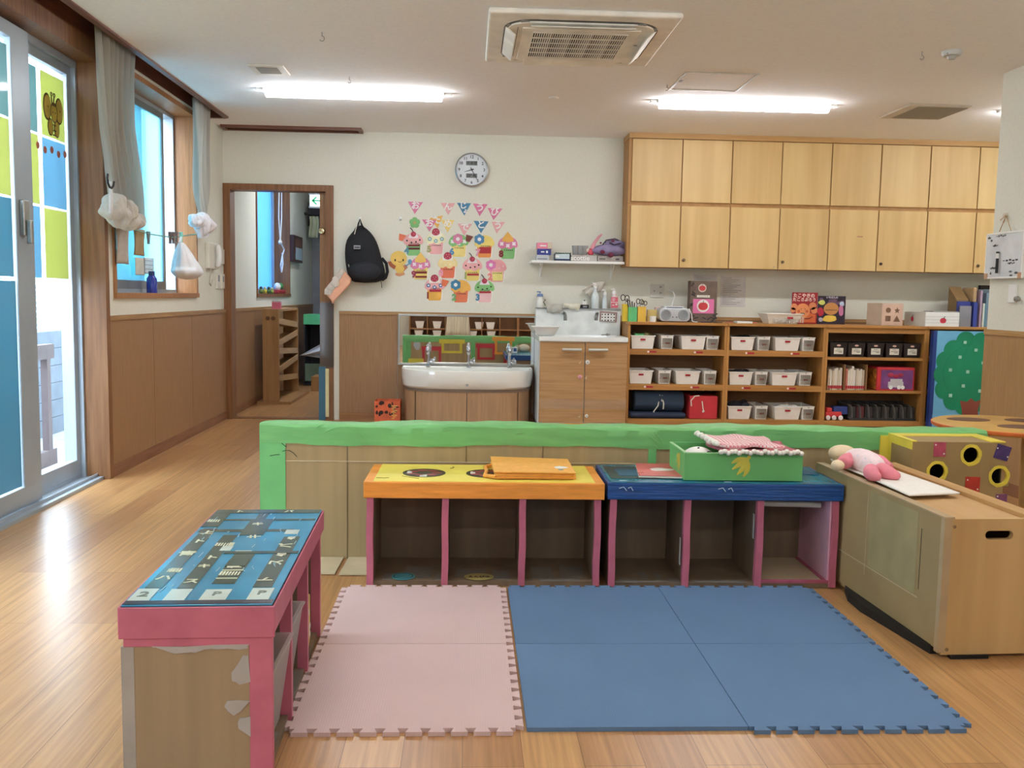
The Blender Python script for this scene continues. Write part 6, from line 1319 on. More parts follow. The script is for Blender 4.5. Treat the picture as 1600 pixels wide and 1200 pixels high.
sbox('navy_box', 'navy blue box in the middle of the stack on the bracket shelf', 840, 861, .052, zs+.051, mat('303E90', .5), [(.25, .5, .4, .6, M_white, 'print'), (.62, .76, .3, .7, M_white, 'print')])
sbox('pink_box', 'pink box on top of the stack on the bracket shelf', 839, 862, .054, zs+.104, mat('E88AA4', .5), [(.72, .98, .05, .95, mat('D8D0B0'), 'side_panel'), (.2, .62, .4, .6, M_white, 'print')])
sbox('black_white_box', 'low black and white striped box beside the stack', 866, 892, .062, zs, mat('C4D4D8', .5), [(0, .06, 0, 1, M_black, 'dark_edge'), (.92, 1, 0, 1, M_black, 'dark_edge'), (0.06, .92, 0, .3, mat('2A3A5A'), 'dark_band'), (.06, .3, .5, .8, mat('F0F4F4'), 'print')])
q = MB(); 
a, b = at(868, 400, 'y', SYc).x, at(892, 400, 'y', SYc).x
for i in range(14): q.blob((a+(b-a)*i/13, SYc+.03+.01*(i % 3), zs+.066+.004*(i % 2)), (.007, .012, .006), 8, 5, .2, i)
tag(q.build('green_packets', mat('5A7468', .6, 0, .3, 60)), 'row of small dark green packets lying on the striped box', 'packets')
r = sbox('tissue_box', 'grey tissue box with white lettering on the bracket shelf', 893, 933, .055, zs, mat('B8B4AE', .5)); text('lettering', 'scottie', .062, ((at(893, 400, 'y', SYc).x+at(920, 400, 'y', SYc).x)/2, SYc-.0015, zs+.028), FRONT, M_white, r, .0006, .0012)
sbox('tissue_box', 'grey box under the purple bag on the bracket shelf', 934, 974, .052, zs, mat('A8A098', .5), [(.06, .3, .35, .6, mat('6A6460'), 'print'), (.7, .84, .3, .6, mat('5A4A54'), 'print')])
pc = thing('plastic_cups', 'clear plastic cups heaped on the tissue box', 'cups')
for i, (px, rz_) in enumerate(((899, .3), (906, -.2), (913, .1))):
    x = at(px, 395, 'y', 8.35).x; MB().lathe([(.001, 0), (.026, 0), (.034, .085), (.031, .085), (.024, .004), (.001, .003)], (x, 8.35, zs+.055), 18).build('cup', film('DCDCDC', 'F0F0F0', .45, .12), pc)
rd = thing('pink_toy', 'pink and red toy figure beside the purple bag', 'toy'); x = at(923, 390, 'y', 8.34).x
MB().blob((x, 8.34, zs+.085), (.03, .026, .032), 14, 10).build('body', mat('D05060', .5), rd); MB().tube([(x+.01, 8.34, zs+.11), (x+.035, 8.35, zs+.17), (x+.075, 8.35, zs+.225), (x+.10, 8.35, zs+.245)], [.02, .014, .012, .006], 8).build('arm', mat('E8A0A8', .5), rd); MB().blob((x-.03, 8.34, zs+.10), (.022, .02, .02), 12, 8).build('white_tuft', mat('E0D8CC'), rd)
pbg = thing('purple_bag', 'purple cloth bag with dark red spots at the right end of the bracket shelf', 'bag'); M_pp = mat('8E84A8', .85, 0, .1, 12, bump=.3)
x = at(953, 392, 'y', 8.33).x; MB().blob((x, 8.34, zs+.105), (.155, .07, .055), 26, 14, .07, 4).build('body', M_pp, pbg, sub=1); MB().blob((x+.05, 8.35, zs+.155), (.095, .05, .045), 22, 12, .1, 2).build('upper_fold', M_pp, pbg, sub=1)
q = MB()
for (dx, dz, r_) in ((-.075, .085, .022), (.0, .06, .026), (.02, .115, .018), (-.09, .165, .010), (.02, .185, .014)): q.blob((x+dx, 8.272+(.02 if dz > .1 else 0), zs+dz), (r_, .008, r_*.8), 12, 8)
q.build('red_spot', mat('6E2440', .7), pbg); q = MB(); q.tube([(x-.01, 8.31, zs+.17), (x+.03, 8.29, zs+.15), (x+.09, 8.30, zs+.165)], .006, 6); q.tube([(x-.07, 8.31, zs+.15), (x-.04, 8.30, zs+.19), (x+.04, 8.31, zs+.205), (x+.08, 8.33, zs+.19)], .006, 6); q.build('dark_seam', mat('3A3048'), pbg)
# ================================================================ ON THE SHELF TOPS
ZT = SZT
def TX(px, y=8.2, py=500): return at(px, py, 'y', y).x
def TZ(py, px, y=8.2): return at(px, py, 'y', y).z
def cup(name, label, pxa, pxb, pytop, m, y=8.16, dep=.06):
    r = thing(name, label, 'holder'); a, b = TX(pxa, y), TX(pxb, y); z1 = TZ(pytop, (pxa+pxb)/2, y); t = .003
    q = MB(); q.box(a, b, y, y+t, ZT, z1); q.box(a, b, y+dep-t, y+dep, ZT, z1); q.box(a, a+t, y+t, y+dep-t, ZT, z1); q.box(b-t, b, y+t, y+dep-t, ZT, z1); q.box(a, b, y, y+dep, ZT, ZT+.003); q.build('carton', m, r)
    return r, a, b, z1, y
r, a, b, z1, y = cup('tool_carton', 'yellow carton holding scissors, leftmost on the shelf top', 973, 980.5, 475, mat('ECC83C', .5), 8.17)
def scissors(label, x, y, z0, col, s=1):
    t = thing('scissors', label, 'scissors'); q = MB(); q.tube([(x+.0, y, z0), (x+.004, y, z0+.10)], .004, 6); q.build('blades', M_steel, t); q = MB()
    for (dx, dz) in ((-.016, .125), (.014, .12)): q.tube([(x+dx*s+.016*s*math.cos(2*PI*k/12), y, z0+dz+.022*s*math.sin(2*PI*k/12)) for k in range(12)], .004, 6, True)
    q.build('finger_loops', mat(col), t)
scissors('black scissors standing in the leftmost yellow carton', (a+b)/2, y+.03, z1-.07, '26241C', 1.2)
r, a, b, z1, y = cup('tool_carton', 'green carton holding black tools on the shelf top', 982, 995, 480, mat('62BE78', .5), 8.13)
to = thing('marker_pens', 'black pens and clips standing in the green carton', 'pens')
for i in range(5): x = a+.012+i*(b-a-.024)/4; MB().tube([(x, y+.02+.006*(i % 2), z1-.05), (x-.025+.01*i, y+.03, z1+.075-.012*i)], .0055, 8).build('pen', M_black if i != 4 else mat('B8B0C8'), to)
r, a, b, z1, y = cup('tool_carton', 'yellow carton holding scissors right of the green one', 996.5, 1009, 479, mat('ECC04C', .5), 8.13)
scissors('dark handled scissors in the right yellow carton', a+.02, y+.03, z1-.08, '4A4030'); scissors('second pair of scissors in the right yellow carton', a+.06, y+.035, z1-.09, '5A4C30', .8)
r, a, b, z1, y = cup('paper_carton', 'pale yellow carton half hidden behind the white cup', 1012, 1026, 484, mat('E8CE80', .6), 8.25)
wc = thing('white_cup', 'small white cup left of the radio', 'cup'); MB().lathe([(.001, 0), (.026, 0), (.03, .05), (.027, .05), (.024, .004), (.001, .004)], (TX(1020, 8.14), 8.14, ZT), 20).build('cup', M_white, wc)
tag(box(TX(1024, 8.30), TX(1044, 8.30), 8.30, 8.36, ZT, ZT+.128).build('pink_paper_box', mat('E8C8C4', .6), bevel=.002), 'pale pink box behind the radio', 'box')
# radio
ra = thing('cd_radio', 'silver portable radio with two round speakers on the shelf top', 'radio'); x0, x1 = TX(1030, 8.14), TX(1077, 8.14); zc = ZT+.065
q = MB(); n = 10; pts = rr_pts((x0+x1)/2, zc, (x1-x0)/2, .058, .035, 0, 6); pts = [(p[0], 8.12, p[1]) for p in pts]; q.prism(pts, (0, .17, 0)); q.build('body', mat('C8CCD0', .35, .2), ra, .006)
for px in (1040.5, 1067.5):
    x = TX(px, 8.12); s_ = MB().lathe([(.001, -.004), (.040, -.004), (.044, -.006), (.046, 0)], (x, 8.12, zc-.0), 28, 'y').build('speaker', mat('8E9294', .7, 0, .1, 300), ra); MB().lathe([(.0385, -.007), (.042, -.007), (.042, -.004), (.0385, -.004)], (x, 8.12, zc), 28, 'y').build('speaker_ring', mat('B0B4B8', .4), s_)
q = MB()
for px in (1051, 1057): q.lathe([(.001, -.004), (.005, -.003), (.005, 0)], (TX(px, 8.12), 8.12, zc-.02), 10, 'y')
q.build('jack', M_black, ra); q = MB(); xm = (x0+x1)/2
for i in range(7): q.box(xm-.07+i*.02, xm-.055+i*.02, 8.13, 8.16, zc+.058, zc+.068)
q.build('key', mat('787C88'), ra); q = MB(); q.box(xm-.095, xm+.085, 8.15, 8.28, zc+.056, zc+.074); q.build('lid', mat('D8DADC', .3), ra, .006)
q = MB(); q.tube([(TX(1042, 8.48), 8.485, TZ(453, 1042, 8.48)), (TX(1050, 8.45), 8.45, TZ(455, 1050, 8.45)), (TX(1053, 8.4), 8.4, TZ(462, 1053, 8.4)), (TX(1049, 8.35), 8.33, TZ(474, 1049, 8.35)), (TX(1047, 8.3), 8.30, TZ(486, 1047, 8.3))], .005, 6); tag(q.build('radio_cable', M_white), 'white cable from the wall outlet to the radio', 'cable')
q = MB(); q.tube([(TX(1076, 8.2), 8.2, ZT+.12), (TX(1080, 8.18), 8.17, ZT+.07), (TX(1081, 8.15), 8.14, ZT+.012), (TX(1086, 8.12), 8.11, ZT+.006), (TX(1090, 8.12), 8.13, ZT+.006), (TX(1085, 8.12), 8.16, ZT+.006)], .004, 6); tag(q.build('charger_cable', M_white), 'white cable curled on the shelf top right of the radio', 'cable')
ol = thing('wall_outlet', 'white wall outlet plate above the radio', 'outlet'); a, b = BP(1016, 444)[0], BP(1037, 465)[0]; z1, z0 = BP(1016, 444)[1], BP(1037, 465)[1]
box(a, b, BY-.012, BY, z0, z1).build('plate', mat('D2CEC4', .4), ol, .003); q = MB()
for (u, v) in ((.70, .35), (.78, .35), (.7, .8), (.78, .8), (.28, .5)): q.box(a+(b-a)*u-.002, a+(b-a)*u+.002, BY-.0135, BY-.012, z0+(z1-z0)*v-.008, z0+(z1-z0)*v+.008)
q.build('socket', mat('4A4A4A'), ol)
# brown carton with apples
ca = thing('apple_carton', 'tall brown patterned carton with a pink card and apple pictures', 'carton'); y = 8.22; a, b = TX(1077, y), TX(1119, y); z1 = TZ(439, 1098, y)
q = MB(); q.box(a, b, y, y+.10, ZT, z1); q.build('carton', mat('6E5C50', .7, 0, .1, 20), ca, .003); q = MB(); rr3 = random.Random(9)
for i in range(18):
    x = rr3.choice([rr3.uniform(a+.005, a+.035), rr3.uniform(b-.035, b-.005), rr3.uniform(a+.02, b-.02)]); z = rr3.uniform(ZT+.02, z1-.02) if (x < a+.04 or x > b-.04) else ZT+rr3.uniform(.01, .05)
    q.box(x-.018, x+.018, y-.001, y, z-.005, z+.005, ry=rr3.uniform(-1, 1))
q.build('dark_leaf_print', mat('2E2824'), ca)
def apple(c, r, y, par, disc_col='F4EEE6'):
    d = flat(disc(c, r, 0, 0, 28), y, .0014).build('round_disc', mat(disc_col), par); pts = []
    for k in range(28):
        t = 2*PI*k/28; rr_ = r*.74*(1-.10*abs(math.sin(t))**8*(1 if math.sin(t) > 0 else .4)); pts.append((c[0]+rr_*1.04*math.cos(t), c[1]-r*.05+rr_*.88*math.sin(t)))
    ap = flat(pts, y-.0014, .0012).build('apple', mat('CC4040', .5), d); flat([(c[0]-r*.04, c[1]+r*.5), (c[0]+r*.06, c[1]+r*.5), (c[0]+r*.08, c[1]+r*.88), (c[0]-r*.0, c[1]+r*.88)], y-.0026, .001).build('stalk', mat('3A2A1E'), ap); return d
p = at(1097.5, 450, 'y', y-.002); apple((p.x, p.z), .037, y-.0002, ca, 'D8C8BC'); pa, pb_ = at(1083, 467, 'y', y), at(1115, 490, 'y', y); pcd = box(pa.x, pb_.x, y-.003, y-.001, pb_.z, pa.z).build('pink_card', mat('E87CB0', .5), ca); p = at(1098.5, 478, 'y', y-.004); apple((p.x, p.z), .056, y-.0032, pcd); c1, c2 = at(1089, 461, 'y', y), at(1109, 465, 'y', y); lb_ = box(c1.x, c2.x, y-.002, y-.0005, c2.z, c1.z).build('name_label', M_offw, ca); text('lettering', 'りんごぐみ', .017, ((c1.x+c2.x)/2, y-.0026, (c1.z+c2.z)/2), FRONT, M_grey, lb_, .0003)
# notes on the wall
for (x0, x1, y0, y1, lb) in ((1126.5, 1164, 431, 480, 'white typed notice on the wall right of the brown carton'), (1084, 1120, 429, 441, 'pale notice on the wall behind the brown carton')):
    A, B = BP(x0, y0), BP(x1, y1); o = box(A[0], B[0], BY-.0015, BY-.0003, B[1], A[1]).build('paper_notice', mat('D8D4D0', .7)); tag(o, lb, 'notice'); q = MB()
    nl = 16 if y1 > 450 else 3
    for i in range(nl): z = A[1]-.02-i*(A[1]-B[1]-.03)/nl; q.box(A[0]+.02, A[0]+.02+(B[0]-A[0]-.04)*(.4+.55*((i*37) % 10)/10), BY-.002, BY-.0015, z-.002, z+.001)
    q.build('typed_lines', mat('9C9A98'), o)
# small things on the top
tag(box(TX(1097, 8.10), TX(1112, 8.10), 8.09, 8.15, ZT, ZT+.008).build('mobile_phone', M_black, bevel=.002), 'black phone lying flat on the shelf top', 'phone')
tag(box(TX(1114, 8.12), TX(1128, 8.12), 8.10, 8.14, ZT, ZT+.006).build('black_case', mat('241A1C'), bevel=.002), 'flat black case right of the phone on the shelf top', 'case')
tag(box(TX(1150, 8.12), TX(1174, 8.12), 8.08, 8.20, ZT, ZT+.018).build('white_tablet', M_white, bevel=.003), 'thin white slab lying on the shelf top', 'tablet')
q = MB(); q.tube([(TX(1134, 8.12), 8.12, ZT+.006), (TX(1144, 8.12), 8.11, ZT+.006)], .004, 6); q.tube([(TX(1176, 8.12), 8.12, ZT+.006), (TX(1184, 8.12), 8.13, ZT+.006)], .005, 6); tag(q.build('red_pen', mat('C86A5A')), 'small reddish pen ends beside the white slab', 'pens')
# white basket
wb = thing('white_basket', 'white plastic basket with a red label on the shelf top', 'basket'); x = TX(1226, 8.2); 
bin_open(wb, (x-.03, 8.24, ZT), .25, .17, .32, .26, .092, M_plastic, .003, .006)
q = MB(); xc = x+.01
for i in range(14): xx = xc-.13+.02*i; q.box(xx-.002, xx+.002, 8.13, 8.134, ZT+.012, ZT+.07)
for i in range(4): z = ZT+.018+i*.014; q.box(xc-.14, xc+.14, 8.130, 8.133, z-.001, z+.001)
q.build('lattice', mat('D0C8BC'), wb); l = box(TX(1230, 8.12), TX(1239, 8.12), 8.118, 8.121, ZT+.045, ZT+.062).build('red_label', M_lblred, wb)
# picture books standing
def cover_book(label, pxa, pxb, pyt, y, base):
    r = thing('picture_book', label, 'book'); a, b = TX(pxa, y), TX(pxb, y); z1 = TZ(pyt, (pxa+pxb)/2, y)
    box(a, b, y, y+.012, ZT, z1).build('cover', base, r, .001); return r, a, b, z1, y
r, a, b, z1, y = cover_book('dark red picture book with octopus-ball faces standing on the shelf top', 1236.5, 1276, 457, 8.30, mat('9A1E28', .4))
text('title', 'たこやきの', .040, ((a+b)/2-.01, y-.001, z1-.030), FRONT, mat('F0DCD0'), r, .0005, .001); text('title', 'たこさぶろう', .036, ((a+b)/2-.005, y-.001, z1-.066), FRONT, mat('F0DCD0'), r, .0005, .001)
q = MB(); 
for (dx, dz, s_) in ((.02, -.13, .03), (.19, -.12, .034), (.205, -.16, .03), (.01, -.16, .024)): MB().lathe([(.001, -.002), (s_, -.002), (s_, 0)], (a+dx, y, z1+dz), 20, 'y').build('small_face', mat('DE8A5C', .5), r)
pass; f_ = MB().lathe([(.001, -.004), (.066, -.004), (.066, -.001)], (a+.10, y, z1-.165), 26, 'y').build('big_face', mat('E8945C', .5), r); flat([(a+.05, z1-.27), (a+.22, z1-.27), (a+.22, z1-.2), (a+.16, z1-.18)], y-.001, .002).build('orange_print', mat('D86A38'), r)
q = MB(); q.box(a+.08, a+.115, y-.0055, y-.004, z1-.20, z1-.185); q.lathe([(.001, -.0055), (.004, -.0055), (.004, -.004)], (a+.085, y, z1-.15), 8, 'y'); q.lathe([(.001, -.0055), (.004, -.0055), (.004, -.004)], (a+.12, y, z1-.15), 8, 'y'); q.tube([(a+.12, y-.006, z1-.235), (a+.16, y-.006, z1-.235), (a+.19, y-.006, z1-.215)], .003, 5); q.build('face_lines', mat('3A1A14'), f_); q = MB()
for dx in (.062, .138): MB().lathe([(.001, -.0052), (.013, -.0052), (.013, -.004)], (a+dx, y, z1-.17), 14, 'y').build('cheek', mat('D0603C'), f_)
r, a, b, z1, y = cover_book('dark purple picture book with a round bun and yellow star standing on the shelf top', 1277, 1320, 462.5, 8.30, mat('2A1E30', .4))
text('title', 'いちばんめ', .022, ((a+b)/2, y-.001, z1-.014), FRONT, mat('D8CCD8'), r, .0005, .0006); q = MB(); rr4 = random.Random(2)
for i in range(14): q.blob((rr4.uniform(a+.02, b-.02), y-.001, z1-rr4.uniform(.03, .07)), (.018, .0015, .012), 10, 5, .2, i)
q.build('grey_print', mat('6A5068'), r); q = MB(); q.lathe([(.001, -.003), (.062, -.003), (.062, -.001)], ((a+b)/2-.005, y, z1-.115), 26, 'y', 1.1, .9); bn = q.build('bun', mat('CC8E50'), r); MB().box((a+b)/2-.06, (a+b)/2+.05, y-.004, y-.003, z1-.13, z1-.124).build('bun_line', mat('6A3A1E'), bn)
for (dx, dz, w_, h_, c_) in ((.035, -.06, .03, .022, 'D8DC70'), (.025, -.145, .03, .04, 'B82840'), (.22, -.07, .022, .02, 'C0D0E8'), (.215, -.13, .022, .05, 'C878A0'), (.11, -.205, .065, .03, 'ECC850'), (.03, -.215, .02, .02, 'B8B0C0')):
    q = MB(); q.blob((a+dx, y-.003, z1+dz), (w_, .002, h_), 14, 7, .1, int(dx*99)); q.build('coloured_print', mat(c_), r)
# shape sorter
ss = thing('shape_sorter', 'wooden shape sorting cube with circle, star, square and triangle holes', 'toy'); y = 8.12; a, b = TX(1377, y), TX(1410.5, y); z1 = TZ(474, 1395, y)
a0 = TX(1362, 8.3); q = MB(); q.prism([(a, y, ZT), (b, y, ZT), (b-.02, y+.16, ZT), (a-.02-.05, y+.15, ZT)], (0, 0, z1-ZT)); q.build('cube', mat('CDB8A2', .55), ss, .002); w_ = b-a; h_ = z1-ZT
q = MB(); q.box(a+.003, b-.003, y-.002, y, ZT+.004, z1-.004); q.build('front_plate', mat('D8B8A4', .55), ss)
Mh = mat('7A5A44', .6); flat(disc((a+w_*.30, ZT+h_*.69), .023, 0, 0), y-.002, .001).build('round_hole', Mh, ss); flat([(a+w_*.71+(.028 if k % 2 == 0 else .013)*math.sin(PI*k/5), ZT+h_*.68+(.028 if k % 2 == 0 else .013)*math.cos(PI*k/5)) for k in range(10)], y-.002, .001).build('star_hole', Mh, ss); flat([(a+w_*.18, ZT+h_*.2), (a+w_*.42, ZT+h_*.2), (a+w_*.42, ZT+h_*.44), (a+w_*.18, ZT+h_*.44)], y-.002, .001).build('square_hole', Mh, ss); flat([(a+w_*.55, ZT+h_*.18), (a+w_*.87, ZT+h_*.18), (a+w_*.71, ZT+h_*.46)], y-.002, .001).build('triangle_hole', Mh, ss)
# white apple box
ab = thing('white_apple_box', 'white low box with a red apple print on the shelf top', 'box'); y = 8.10; a, b = TX(1446, y), TX(1499, y); z1 = TZ(488, 1470, y); 
x2 = TX(1413, 8.33); q = MB(); q.prism([(a, y, ZT), (b, y, ZT), (b, y+.24, ZT), (a-.02, y+.25, ZT)], (0, 0, z1-ZT)); q.build('carton', M_white, ab, .002); q = MB(); q.prism([(a-.001, y, ZT), (a-.001, y, z1), (x2, 8.33, z1), (x2, 8.33, ZT)], (.002, .003, 0)); q.build('side', mat('D4D2CA', .5), ab); q = MB()
for i in range(3): z = ZT+.03+.028*i; q.box(a+.002, b-.002, y-.001, y, z, z+.004)
q.build('grey_stripe', mat('D8D8D8'), ab)
def apple2(cx_, cz_, r, y, par, sx=1):
    pts = [(cx_+sx*r*math.cos(2*PI*k/24)*(1.0), cz_+r*.92*math.sin(2*PI*k/24)*(1-.1*abs(math.sin(2*PI*k/24))**6)) for k in range(24)]; o = flat(pts, y, .0015).build('apple', mat('C83248'), par); flat([(cx_, cz_+r*.7), (cx_+.006*sx, cz_+r*.7), (cx_+.02*sx, cz_+r*1.35), (cx_+.012*sx, cz_+r*1.35)], y-.0015, .001).build('leaf', mat('2A3A20'), o); return o
apple2(TX(1473.5, y), TZ(501, 1473, y)+.0, .028, y-.0011, ab); o = apple2(0, 0, .026, 0, ab, .55); d = Vector((x2-a, 8.33-y, 0)); p = Vector((a, y, 0))+d*.62+Vector((-.002, -.003, 0)); o.location = (p.x, p.y, TZ(498, 1424, 8.25)); o.rotation_euler = (0, 0, math.atan2(d.y, d.x)+PI)
tag(box(a+.08, b+.09, y+.03, y+.2, z1+.001, z1+.009, ry=-.0).build('grey_folder', mat('A8A8A4', .5)), 'thin grey folder lying on the white apple box', 'folder')
# files at the right end
mf = thing('magazine_file', 'navy blue magazine file with a grey holder in front, right end of the shelf top', 'file'); y = 8.12; a, b = TX(1499, y), TX(1530, y)
z_ = lambda py, px=1510: TZ(py, px, y)
q = MB(); q.prism([(a-.01, y+.20, ZT), (a-.01, y+.20, TZ(448, 1500, 8.3)), (a-.01, y+.05, z_(468)), (a-.01, y+.05, ZT)], (.11, 0, 0)); q.build('brown_back', mat('8A6E48', .6), mf, .003); box(a-.01, a+.11, y+.03, y+.05, ZT, z_(471)).build('navy_front', mat('34408C', .5), mf); box(a, a+.105, y, y+.02, ZT, z_(478)).build('grey_holder', mat('8C8C94', .4), mf)
mg = thing('magazine_file', 'blue and tan magazine file leaning beside the grey holder', 'file'); q = MB(); q.box(a+.125, a+.16, y, y+.22, ZT, z_(472)); q.build('blue_lower', mat('3A4A9A', .5), mg); q = MB(); q.box(a+.127, a+.158, y+.02, y+.22, z_(472), z_(449)); q.build('tan_upper', mat('BCA078', .6), mg, .008)
for i, (px, wpx, pyt, col, lb) in enumerate(((1531.5, 3, 454, 'B49CB0', 'pale mauve folder standing right of the tan file'), (1537, 3, 474, 'D8E0D8', 'thin white book near the right end of the shelf top'), (1540.5, 2.5, 475, '5A8CA0', 'thin teal book near the right end of the shelf top'), (1544, 4, 458, '7A94A8', 'tall blue grey book at the right end of the shelf top'), (1548.5, 4, 452, 'A8C4D0', 'tall pale blue book against the right wall end'))):
    o = box(TX(px-wpx/2, 8.12), TX(px+wpx/2, 8.12), 8.12+.01*i, 8.34, ZT, TZ(pyt, px, 8.12)).build('book', mat(col, .6)); tag(o, lb, 'book', 'books at the right end of the shelf top')
tag(box(TX(1544, 8.2), TX(1560, 8.2), 8.36, 8.40, ZT, TZ(446, 1550, 8.36)).build('black_binder', M_black), 'black binder behind the tall books at the right end', 'binder')

# ================================================================ RIGHT WALL
wbd = thing('whiteboard', 'small whiteboard hanging from a string at the end of the right wall', 'whiteboard'); xw = RX-.03
A, B = at(1541, 400, 'x', xw), at(1598, 400, 'x', xw); zt_, zb_ = at(1541, 367, 'x', xw).z, at(1541, 435, 'x', xw).z; y0, y1 = B.y, A.y
b = box(xw, xw+.010, y0, y1, zb_, zt_).build('board', mat('DCE2E6', .25), wbd, .002); q = MB(); q.box(xw-.003, xw+.012, y0-.004, y1+.004, zt_-.006, zt_+.004); q.box(xw-.003, xw+.012, y0-.004, y1+.004, zb_-.004, zb_+.006); q.box(xw-.003, xw+.012, y0-.006, y0+.006, zb_, zt_); q.box(xw-.003, xw+.012, y1-.006, y1+.006, zb_, zt_); q.build('frame', M_white, wbd, .002)
q = MB(); q.box(xw-.004, xw+.0, y0-.002, y0+.035, zb_-.004, zb_+.03); q.box(xw-.004, xw+.0, y1-.03, y1+.004, zb_-.004, zb_+.03); q.build('corner_tape', mat('C09878'), wbd)
ym = lambda px: at(px, 400, 'x', xw).y
def wrt(px0, px1, py): p0, p1 = at(px0, py, 'x', xw), at(px1, py, 'x', xw); return p0, p1
q = MB()
for (x0, x1, py) in ((1557, 1573, 369), (1544, 1549, 372), (1548, 1551, 376), (1552, 1560, 384), (1567, 1592, 407), (1575, 1586, 411), (1547, 1556, 419), (1577, 1581, 424), (1585, 1590, 426), (1577, 1582, 430), (1547, 1549, 427)):
    p0, p1 = wrt(x0, x1, py); n_ = 5
    for i in range(n_): t0_ = p0.y+(p1.y-p0.y)*i/n_; q.box(xw-.0008, xw, t0_, t0_+(p1.y-p0.y)/n_*.6, p0.z-.004-.003*(i % 2), p0.z+.003*(i % 3))
q.build('handwriting', mat('3A3E44'), b)
mk = thing('whiteboard_marker', 'black and white marker held upright on the whiteboard', 'marker'); y = ym(1561.5); q = MB(); q.tube([(xw-.012, y, at(1561, 427, 'x', xw).z), (xw-.012, y, at(1561, 404, 'x', xw).z)], .0085, 12); q.build('barrel', M_black, mk); q = MB(); q.tube([(xw-.012, y, at(1561, 404, 'x', xw).z), (xw-.012, y, at(1561, 396, 'x', xw).z)], .009, 12); q.build('cap', M_white, mk); q = MB(); q.tube([(xw-.012, y, at(1561, 396, 'x', xw).z), (xw-.012, y, at(1561, 393.5, 'x', xw).z)], .010, 12); q.build('cap_tip', M_black, mk)
hkz = at(1573, 336, 'x', RX); q = MB(); q.tube([at(1561.5, 362, 'x', xw+.004), at(1572, 337, 'x', RX-.012), at(1580, 360, 'x', xw+.004)], .003, 6); q.tube([at(1563, 344, 'x', RX-.014), at(1572, 337, 'x', RX-.016), at(1568, 348, 'x', RX-.014)], .003, 6); q.build('string', mat('B8946C'), wbd)
tag(MB().lathe([(.001, -.022), (.013, -.018), (.010, -.008), (.016, 0)], (RX, hkz.y, hkz.z), 14, 'x').build('wall_peg', mat('D8C8B0', .5)), 'pale wall peg holding the whiteboard string', 'peg')
sw = thing('light_switch', 'white switch plate low beside the whiteboard on the right wall', 'light switch'); A, B = at(1579, 445, 'x', RX), at(1589, 473, 'x', RX); box(RX-.012, RX, B.y, A.y, B.z, A.z).build('plate', M_white, sw, .003)
p = at(1593, 467, 'x', RX); MB().lathe([(.001, -.035), (.014, -.03), (.018, -.012), (.010, 0)], (RX, p.y, p.z), 14, 'x').build('key_lock', M_steel, sw)
tag(box(RX-.07, RX-.001, 4.9, 5.45, CZ-.035, CZ-.001).build('wall_top_rail', M_ceil), 'white rail along the top of the right wall', 'rail') if False else None

# ================================================================ CORRIDOR THINGS
mt = thing('marble_tower', 'tall wooden zigzag ball run tower in the corridor', 'toy'); tx0, tx1, ty0, ty1 = -2.10, -1.935, 9.62, 10.72; zt = .955; M_mt = wood('B08658', '9C7448', 'z', .5, 30)
box(tx0, tx1, ty0, ty0+.03, .03, zt).build('end_panel', M_mt, mt); box(tx0, tx1, ty1-.03, ty1, .03, zt).build('end_panel', M_mt, mt); box(tx0, tx1, ty0, ty1, zt-.0, zt+.025).build('top', M_mt, mt); box(tx0-.06, tx1+.12, ty0-.02, ty1, 0, .03).build('base', M_mt, mt)
q = MB()
for dx in (.055, .11): q.lathe([(.001, -.003), (.022, -.003), (.022, 0)], (tx0+dx, ty0, zt-.07), 16, 'y')
q.build('round_hole', mat('6E4A2C'), mt)
zz = [.86, .70, .55, .42, .27, .12]
for i in range(5):
    a, b = ((ty0+.04, ty1-.04), (ty1-.04, ty0+.04))[i % 2]; z0, z1 = zz[i]+.0, zz[i+1]+.04; dz = z1-z0
    q = MB(); q.prism([(tx0+.01, a, z0), (tx0+.01, b, z0+dz*.6), (tx0+.01, b, z0+dz*.6-.03), (tx0+.01, a, z0-.03)], (tx1-tx0-.02, 0, 0)); q.prism([(tx1-.012, a, z0+.03), (tx1-.012, b, z0+dz*.6+.03), (tx1-.012, b, z0+dz*.6-.03), (tx1-.012, a, z0-.03)], (.012, 0, 0)); q.build('ramp', wood('C09A6C', 'AC8658', 'y', .5, 30), mt)
pc_ = thing('pink_carton', 'small pink carton on top of the ball run tower', 'carton'); box(-2.03, -1.945, 9.75, 9.83, zt+.025, zt+.095).build('carton', mat('D86C88', .5), pc_, .002); box(-2.03, -1.945, 9.75, 9.83, zt+.095, zt+.11).build('torn_rim', mat('C8B8C0', .6), pc_)
gc = thing('green_top_cabinet', 'low cabinet with a bright green top at the corridor\'s end', 'cabinet'); gy = 11.6; x0 = at(474, 500, 'y', gy).x; x1 = -1.02
box(x0, x1, gy, gy+.4, at(480, 507, 'y', gy).z, at(480, 491, 'y', gy).z).build('green_top', mat('5CC088', .3), gc, .004); q = MB(); z1 = at(480, 507, 'y', gy).z; q.box(x0, x0+.02, gy, gy+.4, .03, z1); q.box(x1-.02, x1, gy, gy+.4, .03, z1); q.box(x0, x1, gy+.38, gy+.4, .03, z1); q.box(x0, x1, gy, gy+.4, 0, .03); q.build('carcass', mat('2C2A30'), gc); zb = at(480, 568, 'y', gy).z; box(x0+.02, x1-.1, gy-.01, gy, .06, zb).build('sage_panel', mat('7C9C88', .6), gc)
q = MB(); q.box(-1.22, -1.20, gy+.05, gy+.3, .70, .80); q.box(-1.18, -1.165, gy+.05, gy+.3, .68, .8); q.build('pale_bars', mat('C8B8B0'), gc)
